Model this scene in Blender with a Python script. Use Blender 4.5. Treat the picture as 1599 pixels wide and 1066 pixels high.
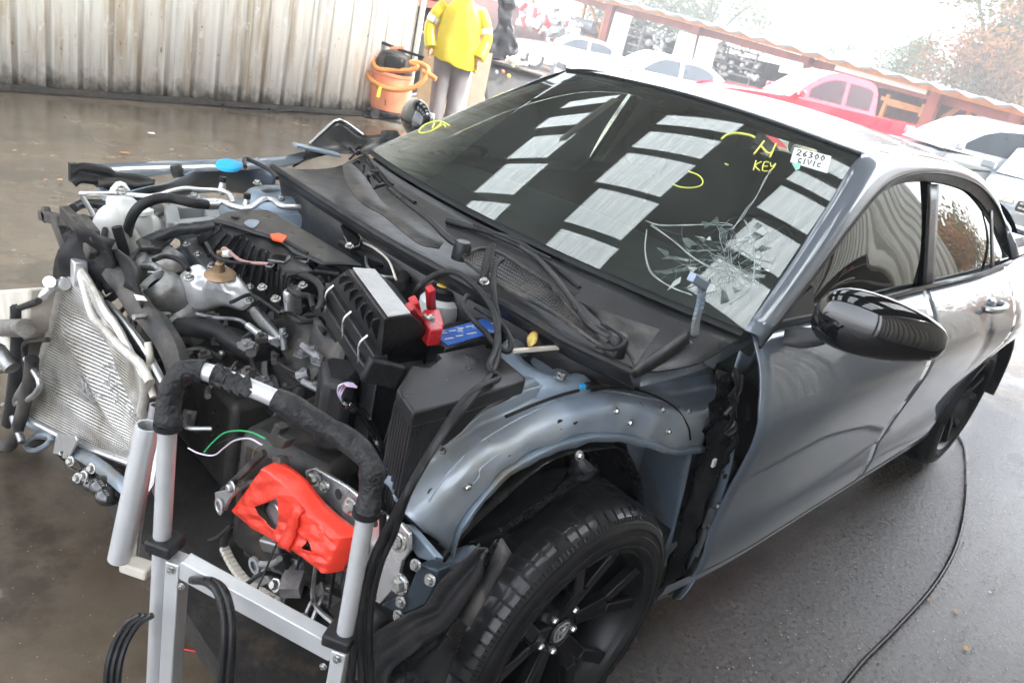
import bpy, bmesh, math, random
import numpy as np
from mathutils import Vector, Matrix, Euler, noise
R = math.radians
rnd = random.Random(7)
for o in list(bpy.data.objects): bpy.data.objects.remove(o)
scene = bpy.context.scene
COL = scene.collection
# ------------------------------------------------------------ camera
CAM = Vector((1.13855, 1.49414, 1.49395))
YAW, PITCH, ROLL, FPX = R(221.3749), R(22.6084), R(13.5573), 1196.53
cf = Vector((math.cos(YAW)*math.cos(PITCH), math.sin(YAW)*math.cos(PITCH), -math.sin(PITCH)))
r0 = cf.cross(Vector((0, 0, 1))).normalized(); u0 = r0.cross(cf)
cr = r0*math.cos(ROLL)+u0*math.sin(ROLL); cu = -r0*math.sin(ROLL)+u0*math.cos(ROLL)
cam_d = bpy.data.cameras.new('camera'); cam = bpy.data.objects.new('camera', cam_d); COL.objects.link(cam)
cam.matrix_world = Matrix(((cr.x, cu.x, -cf.x, CAM.x), (cr.y, cu.y, -cf.y, CAM.y), (cr.z, cu.z, -cf.z, CAM.z), (0, 0, 0, 1)))
cam_d.sensor_width = 36; cam_d.lens = 36*FPX/1599; cam_d.clip_start = .05; cam_d.clip_end = 600
cam_d.dof.use_dof = True; cam_d.dof.focus_distance = 1.75; cam_d.dof.aperture_fstop = 9
scene.camera = cam
scene.cycles.sampling_pattern = 'AUTOMATIC' if False else scene.cycles.sampling_pattern
# ------------------------------------------------------------ world, sun, exposure
SUN_EL, SUN_AZ = R(48), R(112)      # azimuth of the sun measured from +x towards +y
w = bpy.data.worlds.new('World'); scene.world = w; w.use_nodes = True
nt = w.node_tree; bg = nt.nodes['Background']
sky = nt.nodes.new('ShaderNodeTexSky'); sky.sky_type = 'NISHITA'; sky.sun_disc = False
sky.sun_elevation = SUN_EL; sky.sun_rotation = R(90)-SUN_AZ
sky.air_density = 1.0; sky.dust_density = 2.5; sky.ozone_density = 1
hs = nt.nodes.new('ShaderNodeHueSaturation'); hs.inputs['Saturation'].default_value = .3
nt.links.new(sky.outputs[0], hs.inputs['Color']); nt.links.new(hs.outputs[0], bg.inputs[0])
bg.inputs[1].default_value = .15
sl = bpy.data.lights.new('sun', 'SUN'); sl.energy = 1.1; sl.angle = R(14); sl.color = (1, .96, .9)
so = bpy.data.objects.new('sun', sl); COL.objects.link(so)
sd = Vector((math.cos(SUN_AZ)*math.cos(SUN_EL), math.sin(SUN_AZ)*math.cos(SUN_EL), math.sin(SUN_EL)))
so.rotation_euler = sd.to_track_quat('Z', 'Y').to_euler(); so.location = (0, 0, 20)
scene.view_settings.view_transform = 'Standard'; scene.view_settings.look = 'None'
scene.view_settings.gamma = 1; scene.view_settings.use_curve_mapping = False
scene.view_settings.exposure = 3.35
scene.render.engine = 'CYCLES'
scene.cycles.use_denoising = True
scene.cycles.max_bounces = 8; scene.cycles.transparent_max_bounces = 12; scene.cycles.caustics_reflective = False
scene.cycles.caustics_refractive = False; scene.cycles.sample_clamp_indirect = 8
# ------------------------------------------------------------ photo pixel -> place, at a chosen plane
def ray(px, py): return cf+cr*((px-799.5)/FPX)-cu*((py-533)/FPX)
def U(p, ax, v):
    d = ray(*p); return CAM+d*((v-CAM[ax])/d[ax])
def X(px, py, v): return U((px, py), 0, v)
def Y(px, py, v): return U((px, py), 1, v)
def Z(px, py, v=0.0): return U((px, py), 2, v)
def D(px, py, d): return CAM+ray(px, py)*d
def PLN(px, py, p0, n):
    d = ray(px, py); return CAM+d*((p0-CAM).dot(n)/d.dot(n))
def crop(x0, y0, s): return lambda a, b: (x0+a*s, y0+b*s)
c1 = crop(0, 0, .3752); c4 = crop(0, 380, .3752); c5 = crop(180, 280, .3003); c6 = crop(500, 330, .347)
c7 = crop(100, 240, .2377); cq = crop(150, 560, .4745); c8 = crop(550, 560, .4747); ct = crop(330, 650, .3283)
cw = crop(550, 80, .5003); cp = crop(550, 0, .2063); cb = crop(780, 0, .2627); cr_ = crop(1180, 0, .2814); cd = crop(1000, 200, .469)
# ------------------------------------------------------------ materials
def nodes(m): return m.node_tree.nodes, m.node_tree.links
MATS = {}
def mat(name, col, rough=.5, metal=0, var=.12, scale=6, col2=None, thr=.5, s2=3, bump=0, bs=60, coat=0, rvar=.1, stretch=None, soft=.12, rough2=None, det=5):
    m = bpy.data.materials.new(name); m.use_nodes = True; N, L = nodes(m); b = N['Principled BSDF']
    tc = N.new('ShaderNodeTexCoord'); mp = N.new('ShaderNodeMapping'); L.new(tc.outputs['Object'], mp.inputs[0])
    if stretch: mp.inputs['Scale'].default_value = stretch
    n1 = N.new('ShaderNodeTexNoise'); n1.inputs['Scale'].default_value = scale; n1.inputs['Detail'].default_value = det; L.new(mp.outputs[0], n1.inputs['Vector'])
    mr = N.new('ShaderNodeMapRange'); mr.inputs[1].default_value = .3; mr.inputs[2].default_value = .7; mr.inputs[3].default_value = 1-var; mr.inputs[4].default_value = 1+var
    L.new(n1.outputs[0], mr.inputs[0])
    mx = N.new('ShaderNodeMix'); mx.data_type = 'RGBA'; mx.blend_type = 'MULTIPLY'; mx.inputs[0].default_value = 1
    mx.inputs[6].default_value = (*col, 1); L.new(mr.outputs[0], mx.inputs[7]); out = mx.outputs[2]
    rr = N.new('ShaderNodeMapRange'); rr.inputs[3].default_value = max(.02, rough-rvar); rr.inputs[4].default_value = min(1, rough+rvar)
    n3 = N.new('ShaderNodeTexNoise'); n3.inputs['Scale'].default_value = scale*1.7; L.new(mp.outputs[0], n3.inputs['Vector']); L.new(n3.outputs[0], rr.inputs[0])
    rout = rr.outputs[0]
    if col2:
        n2 = N.new('ShaderNodeTexNoise'); n2.inputs['Scale'].default_value = s2; n2.inputs['Detail'].default_value = 8; n2.inputs['Roughness'].default_value = .65; L.new(mp.outputs[0], n2.inputs['Vector'])
        m2 = N.new('ShaderNodeMapRange'); m2.inputs[1].default_value = thr-soft; m2.inputs[2].default_value = thr+soft; L.new(n2.outputs[0], m2.inputs[0])
        x2 = N.new('ShaderNodeMix'); x2.data_type = 'RGBA'; L.new(m2.outputs[0], x2.inputs[0]); L.new(out, x2.inputs[6]); x2.inputs[7].default_value = (*col2, 1); out = x2.outputs[2]
        if rough2 is not None:
            x3 = N.new('ShaderNodeMix'); L.new(m2.outputs[0], x3.inputs[0]); L.new(rout, x3.inputs[2]); x3.inputs[3].default_value = rough2; rout = x3.outputs[0]
    L.new(out, b.inputs['Base Color']); L.new(rout, b.inputs['Roughness'])
    if metal == 0 and col[0] < .035 and rough > .27: b.inputs['Specular IOR Level'].default_value = .28
    b.inputs['Metallic'].default_value = metal; b.inputs['Coat Weight'].default_value = coat; b.inputs['Coat Roughness'].default_value = .04
    if bump:
        nb = N.new('ShaderNodeTexNoise'); nb.inputs['Scale'].default_value = bs; nb.inputs['Detail'].default_value = 6; L.new(mp.outputs[0], nb.inputs['Vector'])
        bb = N.new('ShaderNodeBump'); bb.inputs['Strength'].default_value = bump; bb.inputs['Distance'].default_value = .01; L.new(nb.outputs[0], bb.inputs['Height']); L.new(bb.outputs[0], b.inputs['Normal'])
    MATS[name] = m; return m
paint = mat('blue_grey_car_paint', (.10, .122, .15), .30, .12, .06, 2, coat=1, rvar=.05)
paint.node_tree.nodes['Principled BSDF'].inputs['Coat IOR'].default_value = 1.62
paint.node_tree.nodes['Principled BSDF'].inputs['Coat Roughness'].default_value = .02
primer = mat('bare_blue_grey_steel', (.25, .31, .38), .42, .35, .15, 7, col2=(.23, .21, .16), thr=.62, s2=5, rough2=.6)
primer2 = mat('apron_grey_green_steel', (.34, .41, .50), .32, .3, .15, 8, col2=(.33, .31, .25), thr=.62, s2=3.5, rough2=.35, bump=.06, bs=14, soft=.2)
blk = mat('black_plastic', (.019, .019, .020), .36, 0, .3, 14, col2=(.05, .048, .045), thr=.66, s2=6, rough2=.6, bump=.15, bs=120)
blk_sat = mat('satin_black_plastic', (.02, .02, .021), .3, 0, .2, 10, col2=(.045, .042, .04), thr=.62, s2=5, rough2=.5)
blk_gloss = mat('gloss_black', (.006, .006, .007), .06, 0, .1, 5, coat=1, rvar=.03)
blk_dust = mat('dusty_black_plastic', (.03, .03, .03), .5, 0, .3, 14, col2=(.13, .115, .1), thr=.56, s2=9, rough2=.75, bump=.1)
tyrew = mat('wet_tread_rubber', (.012, .012, .013), .3, 0, .1, 8, rvar=.06, coat=.3)
rimm = mat('black_wheel_lacquer', (.006, .006, .007), .3, 0, .1, 6, rvar=.04)
rub = mat('black_rubber', (.014, .014, .015), .5, 0, .25, 20, col2=(.035, .034, .032), thr=.6, s2=10, rough2=.6)
wetrub = mat('wet_black_rubber', (.012, .012, .013), .28, 0, .2, 20, col2=(.02, .02, .02), thr=.55, s2=9, rough2=.12, bump=.1, bs=40)
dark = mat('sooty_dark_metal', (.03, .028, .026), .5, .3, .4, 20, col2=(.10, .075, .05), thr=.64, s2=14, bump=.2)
alu = mat('dull_aluminium', (.55, .56, .57), .36, .85, .15, 12, col2=(.3, .29, .27), thr=.62, s2=9, rough2=.55)
alub = mat('bright_aluminium', (.78, .79, .8), .3, .8, .1, 10, col2=(.5, .5, .49), thr=.66, s2=12)
castal = mat('cast_aluminium', (.38, .38, .38), .42, .75, .25, 22, col2=(.16, .15, .13), thr=.58, s2=12, bump=.15, bs=90)
shield_m = mat('embossed_heat_shield_metal', (.76, .77, .78), .36, .45, .15, 9, col2=(.36, .33, .28), thr=.6, s2=8, bump=.2, bs=30)
fin = mat('condenser_fin_metal', (.66, .64, .60), .45, .35, .2, 16, col2=(.28, .25, .2), thr=.56, s2=7, rough2=.65)
whitep = mat('milky_white_plastic', (.66, .67, .64), .35, 0, .08, 5, col2=(.45, .43, .38), thr=.66, s2=6)
redp = mat('red_plastic', (.5, .02, .025), .3, 0, .1, 8)
orng = mat('orange_plastic', (.85, .1, .02), .4)
tape = mat('glossy_red_tape', (.88, .055, .03), .26, 0, .06, 7, bump=.12, bs=14)
bluel = mat('blue_label', (.05, .17, .62), .35, 0, .1, 12, col2=(.55, .62, .75), thr=.6, s2=34, soft=.03)
bluec = mat('bright_blue_plastic', (.03, .38, .75), .4)
whitel = mat('white_paper_label', (.8, .8, .78), .5, 0, .06)
cream = mat('cream_plastic_block', (.62, .58, .5), .6, 0, .15, 8, col2=(.35, .3, .24), thr=.62)
steel = mat('zinc_bolt_steel', (.6, .6, .58), .28, .9, .15, 30)
rust = mat('brownish_steel', (.3, .2, .12), .5, .6, .3, 20)
grayp = mat('grey_plastic', (.27, .28, .28), .45, 0, .12, 12)
yellow = mat('yellow_marker', (.78, .8, .16), .5)
carti = mat('scuffed_silver_cart_paint', (.62, .63, .64), .36, .45, .08, 14, col2=(.25, .25, .24), thr=.7, s2=22, soft=.04)
grip = mat('perished_black_foam', (.016, .016, .017), .42, 0, .3, 30, bump=.7, bs=110, col2=(.04, .04, .04), thr=.6, s2=30)
intr = mat('dark_cabin_trim', (.022, .023, .023), .7)
dashm = mat('grey_dashboard_vinyl', (.07, .078, .074), .6)
headl = mat('pale_headliner_cloth', (.30, .32, .30), .9)
seatm = mat('charcoal_seat_cloth', (.10, .115, .105), .85)
def glass(name, tint, ior=1.6, rough=0.0, boost=1.0, dust_veil=0, dcol=(.42, .47, .44)):
    m = bpy.data.materials.new(name); m.use_nodes = True; N, L = nodes(m); N.remove(N['Principled BSDF']); o = N['Material Output']
    t = N.new('ShaderNodeBsdfTransparent'); t.inputs[0].default_value = (*tint, 1); g = N.new('ShaderNodeBsdfGlossy'); g.inputs['Roughness'].default_value = rough
    g.inputs[0].default_value = (.96, 1, .98, 1)
    f = N.new('ShaderNodeFresnel'); f.inputs[0].default_value = ior; mx = N.new('ShaderNodeMixShader')
    mm = N.new('ShaderNodeMath'); mm.operation = 'MULTIPLY'; mm.use_clamp = True; mm.inputs[1].default_value = boost
    L.new(f.outputs[0], mm.inputs[0]); L.new(mm.outputs[0], mx.inputs[0]); L.new(t.outputs[0], mx.inputs[1]); L.new(g.outputs[0], mx.inputs[2]); L.new(mx.outputs[0], o.inputs[0])
    if dust_veil:  # pale diffuse film: dust, and a painted haze that lifts dark glass
        df = N.new('ShaderNodeBsdfDiffuse'); df.inputs[0].default_value = (*dcol, 1); m2 = N.new('ShaderNodeMixShader'); tc = N.new('ShaderNodeTexCoord'); nz = N.new('ShaderNodeTexNoise'); nz.inputs['Scale'].default_value = 4; nz.inputs['Detail'].default_value = 8; L.new(tc.outputs['Object'], nz.inputs[0])
        mr = N.new('ShaderNodeMapRange'); mr.inputs[1].default_value = .3; mr.inputs[2].default_value = .75; mr.inputs[3].default_value = dust_veil*.6; mr.inputs[4].default_value = dust_veil*1.6; L.new(nz.outputs[0], mr.inputs[0]); L.new(mr.outputs[0], m2.inputs[0])
        L.new(mx.outputs[0], m2.inputs[1]); L.new(df.outputs[0], m2.inputs[2]); L.new(m2.outputs[0], o.inputs[0])
    return m
g_wind = glass('greenish_windshield_glass', (.66, .78, .72), 1.92, .004, 1, .05)
g_side = glass('tinted_side_glass', (.045, .05, .05), 1.95, 0, 1, .02)
g_far = glass('far_car_glass', (.22, .25, .28), 1.45, .05, 1.0)
# ------------------------------------------------------------ mesh builder
def cat(pts, k=6, closed=False):
    P = [Vector(p) for p in pts]; n = len(P)
    if n < 3 or k < 2: return P
    out = []
    rng = range(n if closed else n-1)
    for i in rng:
        a = P[(i-1) % n] if (closed or i > 0) else P[0]*2-P[1]
        b = P[i]; c = P[(i+1) % n]; d = P[(i+2) % n] if (closed or i < n-2) else P[-1]*2-P[-2]
        for j in range(k):
            t = j/k; out.append(.5*((2*b)+(c-a)*t+(2*a-5*b+4*c-d)*t*t+(3*b-a-3*c+d)*t*t*t))
    if not closed: out.append(P[-1].copy())
    return out
WORLD = {}
class B:
    def __init__(s): s.bm = bmesh.new()
    def box(s, c, size, rot=None):
        m = Matrix.Translation(Vector(c)) @ (rot.to_matrix().to_4x4() if isinstance(rot, Euler) else (rot.to_4x4() if rot else Matrix.Identity(4))) @ Matrix.Diagonal((*size, 1))
        bmesh.ops.create_cube(s.bm, size=1, matrix=m); return s
    def bar(s, a, b, wd, h, up=(0, 0, 1)):
        a, b = Vector(a), Vector(b); d = (b-a); L = d.length
        if L < 1e-6: return s
        z = d/L; x = Vector(up).cross(z)
        if x.length < 1e-3: x = Vector((1, 0, 0)).cross(z)
        x.normalize(); y = z.cross(x)
        m = Matrix((x, y, z)).transposed()
        return s.box((a+b)/2, (wd, h, L), m)
    def tube(s, pts, r, n=10, k=6, closed=False, cap=True, wob=0):
        P = cat(pts, k, closed); N = len(P); rings = []
        up = None
        for i in range(N):
            t = (P[(i+1) % N]-P[i-1]) if closed else (P[min(i+1, N-1)]-P[max(i-1, 0)])
            if t.length < 1e-9: t = Vector((0, 0, 1))
            t.normalize()
            if up is None:
                up = t.cross(Vector((0, 0, 1)) if abs(t.z) < .9 else Vector((1, 0, 0))).normalized()
            else:
                up = (up-t*up.dot(t)).normalized()
            v = t.cross(up)
            rr = r(i/(N-1)) if callable(r) else r
            if wob: rr *= 1+wob*noise.noise(P[i]*60)
            rings.append([s.bm.verts.new(P[i]+(up*math.cos(a)+v*math.sin(a))*rr) for a in [2*math.pi*j/n for j in range(n)]])
        for i in range(N if closed else N-1):
            A, C = rings[i], rings[(i+1) % N]
            for j in range(n): s.bm.faces.new((A[j], A[(j+1) % n], C[(j+1) % n], C[j]))
        if cap and not closed:
            s.bm.faces.new(rings[0][::-1]); s.bm.faces.new(rings[-1])
        return s
    def lathe(s, prof, o, ax=(0, 0, 1), n=24, squash=1):
        z = Vector(ax).normalized(); x = z.cross(Vector((0, 0, 1)) if abs(z.z) < .9 else Vector((1, 0, 0))).normalized(); y = z.cross(x); o = Vector(o); rings = []
        for r, h in prof:
            if r < 1e-5: rings.append([s.bm.verts.new(o+z*h)]); continue
            rings.append([s.bm.verts.new(o+z*h+(x*math.cos(2*math.pi*j/n)*squash+y*math.sin(2*math.pi*j/n))*r) for j in range(n)])
        for A, C in zip(rings, rings[1:]):
            for j in range(n):
                k = (j+1) % n
                if len(A) == 1 and len(C) == 1: continue
                if len(A) == 1: s.bm.faces.new((A[0], C[k], C[j]))
                elif len(C) == 1: s.bm.faces.new((A[j], A[k], C[0]))
                else: s.bm.faces.new((A[j], A[k], C[k], C[j]))
        return s
    def grid(s, rows, keep=None, closed=False):
        V = [[s.bm.verts.new(Vector(p)) for p in r] for r in rows]
        for i in range(len(V)-1):
            m = len(V[i])
            for j in range(m if closed else m-1):
                if keep and not keep(i, j): continue
                q = (V[i][j], V[i][(j+1) % m], V[i+1][(j+1) % m], V[i+1][j])
                try: s.bm.faces.new(q)
                except ValueError: pass
        return s
    def loft(s, curves, k=5, kk=3):      # curves of equal length, smoothed both ways
        C = [cat(c, k) for c in curves]
        cols = [cat([C[i][j] for i in range(len(C))], kk) for j in range(len(C[0]))]
        return s.grid([[cols[j][i] for j in range(len(cols))] for i in range(len(cols[0]))])
    def prism(s, poly, vec):
        v = Vector(vec); A = [s.bm.verts.new(Vector(p)) for p in poly]; C = [s.bm.verts.new(Vector(p)+v) for p in poly]; n = len(A)
        s.bm.faces.new(A); s.bm.faces.new(C[::-1])
        for i in range(n): s.bm.faces.new((A[i], C[i], C[(i+1) % n], A[(i+1) % n]))
        return s
    def dome(s, outline, up, rings=6, k=4, pw=.5, jit=0):
        P = cat(outline, k, True); c = sum(P, Vector())/len(P); up = Vector(up); rows = []
        for i in range(rings+1):
            t = i/rings; q = 1-t*.98; hgt = (1-(q**(1/pw)))
            rows.append([c+(p-c)*q+up*hgt+(up*jit*noise.noise(p*25+Vector((t*3, 0, 0)))) for p in P])
        s.grid(rows, closed=True); s.bm.faces.new([v for v in s.bm.verts[-len(P):]] if False else [v for v in list(s.bm.verts)[-len(P):]]); return s
    def sphere(s, c, r, sc=(1, 1, 1), n=16, rot=None):
        m = Matrix.Translation(Vector(c)) @ (rot.to_matrix().to_4x4() if rot else Matrix.Identity(4)) @ Matrix.Diagonal((*sc, 1))
        bmesh.ops.create_uvsphere(s.bm, u_segments=n, v_segments=max(6, n//2), radius=r, matrix=m); return s
    def bolt(s, c, ax, r=.009):
        ax = Vector(ax).normalized(); s.lathe([(0, 0), (r*1.5, 0), (r*1.5, r*.35), (r*1.05, r*.4)], c, ax, 14)
        s.lathe([(r, r*.35), (r, r*1.1), (r*.85, r*1.3), (0, r*1.3)], c, ax, 6); return s
    def build(s, name, m, parent=None, bev=0, solid=0, ang=38, kind=None, label=None, off=0, sub=0, org=None, mats=None):
        bm = s.bm; me = bpy.data.meshes.new(name)
        bmesh.ops.recalc_face_normals(bm, faces=bm.faces)
        co = [v.co for v in bm.verts]
        if not co: co = [Vector()]
        lo = Vector((min(c.x for c in co), min(c.y for c in co), min(c.z for c in co))); hi = Vector((max(c.x for c in co), max(c.y for c in co), max(c.z for c in co)))
        c = Vector(org) if org is not None else (lo+hi)/2
        if org is None and parent is None: c.z = lo.z
        bmesh.ops.translate(bm, verts=bm.verts, vec=-c)
        bm.to_mesh(me); bm.free(); me.shade_smooth(); me.set_sharp_from_angle(angle=R(ang))
        o = bpy.data.objects.new(name, me); COL.objects.link(o); me.materials.append(m)
        for x in (mats or []): me.materials.append(x)
        WORLD[o.name] = c
        if parent is not None: o.parent = parent; o.location = c-WORLD[parent.name]
        else: o.location = c
        if sub:
            q = o.modifiers.new('s', 'SUBSURF'); q.levels = q.render_levels = sub
        if solid:
            q = o.modifiers.new('t', 'SOLIDIFY'); q.thickness = solid; q.offset = off
        if bev:
            q = o.modifiers.new('b', 'BEVEL'); q.width = bev; q.segments = 2; q.limit_method = 'ANGLE'; q.angle_limit = R(35)
        if kind: o['kind'] = kind
        if label: o['label'] = label
        return o
def thing(name, loc, label, cat_, group=None):
    o = bpy.data.objects.new(name, None); COL.objects.link(o); o.location = loc; o.empty_display_size = .2
    WORLD[o.name] = Vector(loc); tag(o, label, cat_, group); return o
def tag(o, label, cat_, group=None):
    o['label'] = label; o['category'] = cat_
    if group: o['group'] = group
    return o
def struct(o): o['kind'] = 'structure'; return o
def tb(pts, r, name, m, par, n=10, k=6, **kw): return B().tube(pts, r, n, k).build(name, m, par, ang=60, **kw)
#@@GROUND
# ------------------------------------------------------------ ground
def ground_mat():
    m = bpy.data.materials.new('wet_yard_ground'); m.use_nodes = True; N, L = nodes(m); b = N['Principled BSDF']
    tc = N.new('ShaderNodeTexCoord'); P = tc.outputs['Object']
    def nz(s, d=6, r=.6, vec=None):
        n = N.new('ShaderNodeTexNoise'); n.inputs['Scale'].default_value = s; n.inputs['Detail'].default_value = d; n.inputs['Roughness'].default_value = r; L.new(vec or P, n.inputs['Vector']); return n.outputs[0]
    def rg(x, a, c, lo=0, hi=1):
        r = N.new('ShaderNodeMapRange'); r.inputs[1].default_value = a; r.inputs[2].default_value = c; r.inputs[3].default_value = lo; r.inputs[4].default_value = hi; L.new(x, r.inputs[0]); return r.outputs[0]
    def mixc(f, A, C, mode='MIX'):
        x = N.new('ShaderNodeMix'); x.data_type = 'RGBA'; x.blend_type = mode
        if isinstance(f, float): x.inputs[0].default_value = f
        else: L.new(f, x.inputs[0])
        for s, v in ((6, A), (7, C)):
            if isinstance(v, tuple): x.inputs[s].default_value = (*v, 1)
            else: L.new(v, x.inputs[s])
        return x.outputs[2]
    def mth(op, a, c):
        x = N.new('ShaderNodeMath'); x.operation = op
        for i, v in ((0, a), (1, c)):
            if isinstance(v, (int, float)): x.inputs[i].default_value = v
            else: L.new(v, x.inputs[i])
        return x.outputs[0]
    sx = N.new('ShaderNodeSeparateXYZ'); L.new(P, sx.inputs[0])
    big = nz(.6, 5); mid = nz(3.2, 8, .7); fine = nz(120, 4, .7); grit = nz(60, 6, .75)
    # brown oily concrete under the canopy, grey coarse asphalt on the driver's side
    conc = mixc(rg(mid, .38, .62), (.10, .075, .050), (.17, .135, .097)); conc = mixc(rg(big, .35, .65), conc, (.085, .066, .048))
    asp = mixc(rg(grit, .42, .62), (.013, .011, .0095), (.10, .084, .072)); asp = mixc(rg(mid, .35, .75, 0, .6), asp, (.034, .029, .025))
    side = rg(mth('ADD', sx.outputs['Y'], mth('MULTIPLY', mid, .5)), .75, 1.1)
    col = mixc(side, conc, asp)
    out = mixc(rg(nz(1.6, 6), .45, .55), (.30, .28, .25), (.22, .15, .075))
    ox = rg(mth('ADD', sx.outputs['X'], mth('MULTIPLY', mid, 1.2)), -3.4, -4.2)
    col = mixc(ox, col, out)
    stain = rg(nz(.9, 7, .7), .52, .60); col = mixc(mth('MULTIPLY', stain, .55), col, (.02, .017, .014)); spk = rg(fine, .74, .80); col = mixc(mth('MULTIPLY', spk, .5), col, (.3, .26, .2))
    L.new(col, b.inputs['Base Color'])
    ro = rg(mid, .35, .65, .08, .30); ro2 = rg(mid, .35, .65, .12, .34)
    mr = N.new('ShaderNodeMix'); L.new(side, mr.inputs[0]); L.new(ro, mr.inputs[2]); L.new(ro2, mr.inputs[3])
    wet = rg(big, .48, .58); m3 = N.new('ShaderNodeMix'); L.new(mth('MULTIPLY', wet, .75), m3.inputs[0]); L.new(mr.outputs[0], m3.inputs[2]); m3.inputs[3].default_value = .05
    L.new(m3.outputs[0], b.inputs['Roughness']); b.inputs['Specular IOR Level'].default_value = .6
    bp = N.new('ShaderNodeBump'); bp.inputs['Distance'].default_value = .006; L.new(rg(side, 0, 1, .12, .7), bp.inputs['Strength']); L.new(grit, bp.inputs['Height']); L.new(bp.outputs[0], b.inputs['Normal'])
    return m
gb = B(); gx = [-140, -100, -60, -40, -30]+[-20+i for i in range(33)]+[20, 40, 100, 140]; gy = [-140, -100, -60, -40, -25]+[-16+i for i in range(30)]+[20, 40, 100, 140]
gb.grid([[(x, y, .012*noise.noise(Vector((x*.5, y*.5, 0)))*(1 if abs(x) < 20 else 0)-.012 if (abs(x-(-1.3)) > 3 or abs(y) > 2) else -.001) for y in gy] for x in gx])
struct(gb.build('ground', ground_mat(), org=(0, 0, 0)))
# ------------------------------------------------------------ corrugated walls
def wall_mat():
    m = bpy.data.materials.new('weathered_white_painted_sheet'); m.use_nodes = True; N, L = nodes(m); b = N['Principled BSDF']
    ge = N.new('ShaderNodeNewGeometry'); P = ge.outputs['Position']
    def nz(s, sc, d=7, r=.65):
        mp = N.new('ShaderNodeMapping'); mp.inputs['Scale'].default_value = sc; L.new(P, mp.inputs[0])
        n = N.new('ShaderNodeTexNoise'); n.inputs['Scale'].default_value = s; n.inputs['Detail'].default_value = d; n.inputs['Roughness'].default_value = r; L.new(mp.outputs[0], n.inputs['Vector']); return n.outputs[0]
    def rg(x, a, c, lo=0, hi=1):
        r = N.new('ShaderNodeMapRange'); r.inputs[1].default_value = a; r.inputs[2].default_value = c; r.inputs[3].default_value = lo; r.inputs[4].default_value = hi; L.new(x, r.inputs[0]); return r.outputs[0]
    def mixc(f, A, C):
        x = N.new('ShaderNodeMix'); x.data_type = 'RGBA'; L.new(f, x.inputs[0])
        for s, v in ((6, A), (7, C)):
            if isinstance(v, tuple): x.inputs[s].default_value = (*v, 1)
            else: L.new(v, x.inputs[s])
        return x.outputs[2]
    st = nz(7, (1, 1, .1)); st2 = nz(22, (1, 1, .05)); pt = nz(9, (1, 1, .7)); sx = N.new('ShaderNodeSeparateXYZ'); L.new(P, sx.inputs[0])
    c = mixc(rg(st, .50, .64), (.82, .80, .74), (.56, .48, .37)); c = mixc(rg(st2, .58, .75, 0, .55), c, (.38, .30, .22))
    c = mixc(rg(pt, .60, .68, 0, .85), c, (.92, .92, .90)); c = mixc(rg(nz(26, (1, 1, .45), 4, .5), .70, .74, 0, .8), c, (.12, .10, .08))
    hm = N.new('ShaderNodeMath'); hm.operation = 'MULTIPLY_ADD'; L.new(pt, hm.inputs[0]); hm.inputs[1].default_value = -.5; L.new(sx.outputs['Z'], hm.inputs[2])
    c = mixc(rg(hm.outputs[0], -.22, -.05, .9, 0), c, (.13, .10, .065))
    L.new(c, b.inputs['Base Color']); b.inputs['Roughness'].default_value = .45; b.inputs['Metallic'].default_value = .05
    return m
wm = wall_mat()
def corr_wall(name, a, b, h, pitch, depth, sheet, label, m, kind='box', z0=0):
    a, b = Vector(a), Vector(b); d = (b-a); L = d.length; d /= L; nrm = Vector((-d.y, d.x, 0))
    t = thing(name, (*((a+b)/2).xy, 0), label, 'wall')
    x = 0; i = 0
    while x < L-.01:
        e = min(x+sheet, L); bb = B(); rows = []; q = x; prof = []
        while q < e-1e-6:
            if kind == 'flute':
                for f, dz in ((0, 0), (.55, 0), (.64, 1), (.86, 1), (.95, 0)):
                    s = q+f*pitch
                    if s <= e: prof.append((s, dz*depth))
                q += pitch; continue
            if kind == 'box':   # flat pan with narrow raised ribs, as on wall cladding
                for f, dz in ((0, 0), (.30, 0), (.36, .25), (.42, .0), (.60, 0), (.64, 1), (.80, 1), (.84, 0), (.92, 0)):
                    s = q+f*pitch
                    if s <= e: prof.append((s, dz*depth))
            else:
                for j in range(8): prof.append((q+pitch*j/8, depth*(.5+.5*math.sin(2*math.pi*j/8))))
            q += pitch
        prof.append((e, 0)); lap = .004*(i % 2)
        for z in (-.04, h*.33, h*.66, h): rows.append([a+d*s+nrm*(dz+lap)+Vector((0, 0, z)) for s, dz in prof])
        bb.grid(rows).build('wall_sheet', m, t, solid=.003, ang=25)
        x = e-.0; i += 1
    return t
corr_wall('corrugated_wall', (4.2, -5.75, 0), (-4.98, -6.62, 0), 4.9, .26, .016, .78, 'weathered white corrugated metal wall with brown streaks behind the wet floor', wm)
B().bar((4.2, -5.7, .02), (-4.95, -6.56, .02), .05, .045).build('wall_base_strip', dark) and None
tag(bpy.data.objects['wall_base_strip'], 'dark grimy strip running along the foot of the white corrugated wall', 'base strip')
wm2 = mat('off_white_ribbed_sheet', (.68, .65, .58), .5, 0, .1, 3, col2=(.35, .28, .2), thr=.63, s2=2.5, stretch=(1, 1, .12))
corr_wall('corrugated_side_wall', (3.0, 3.6, 0), (-12.4, 3.6, 0), 4.9, .34, -.12, 1.02, 'off-white ribbed metal wall on the driver side, seen mirrored in the car windows', wm2, 'flute')
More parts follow.
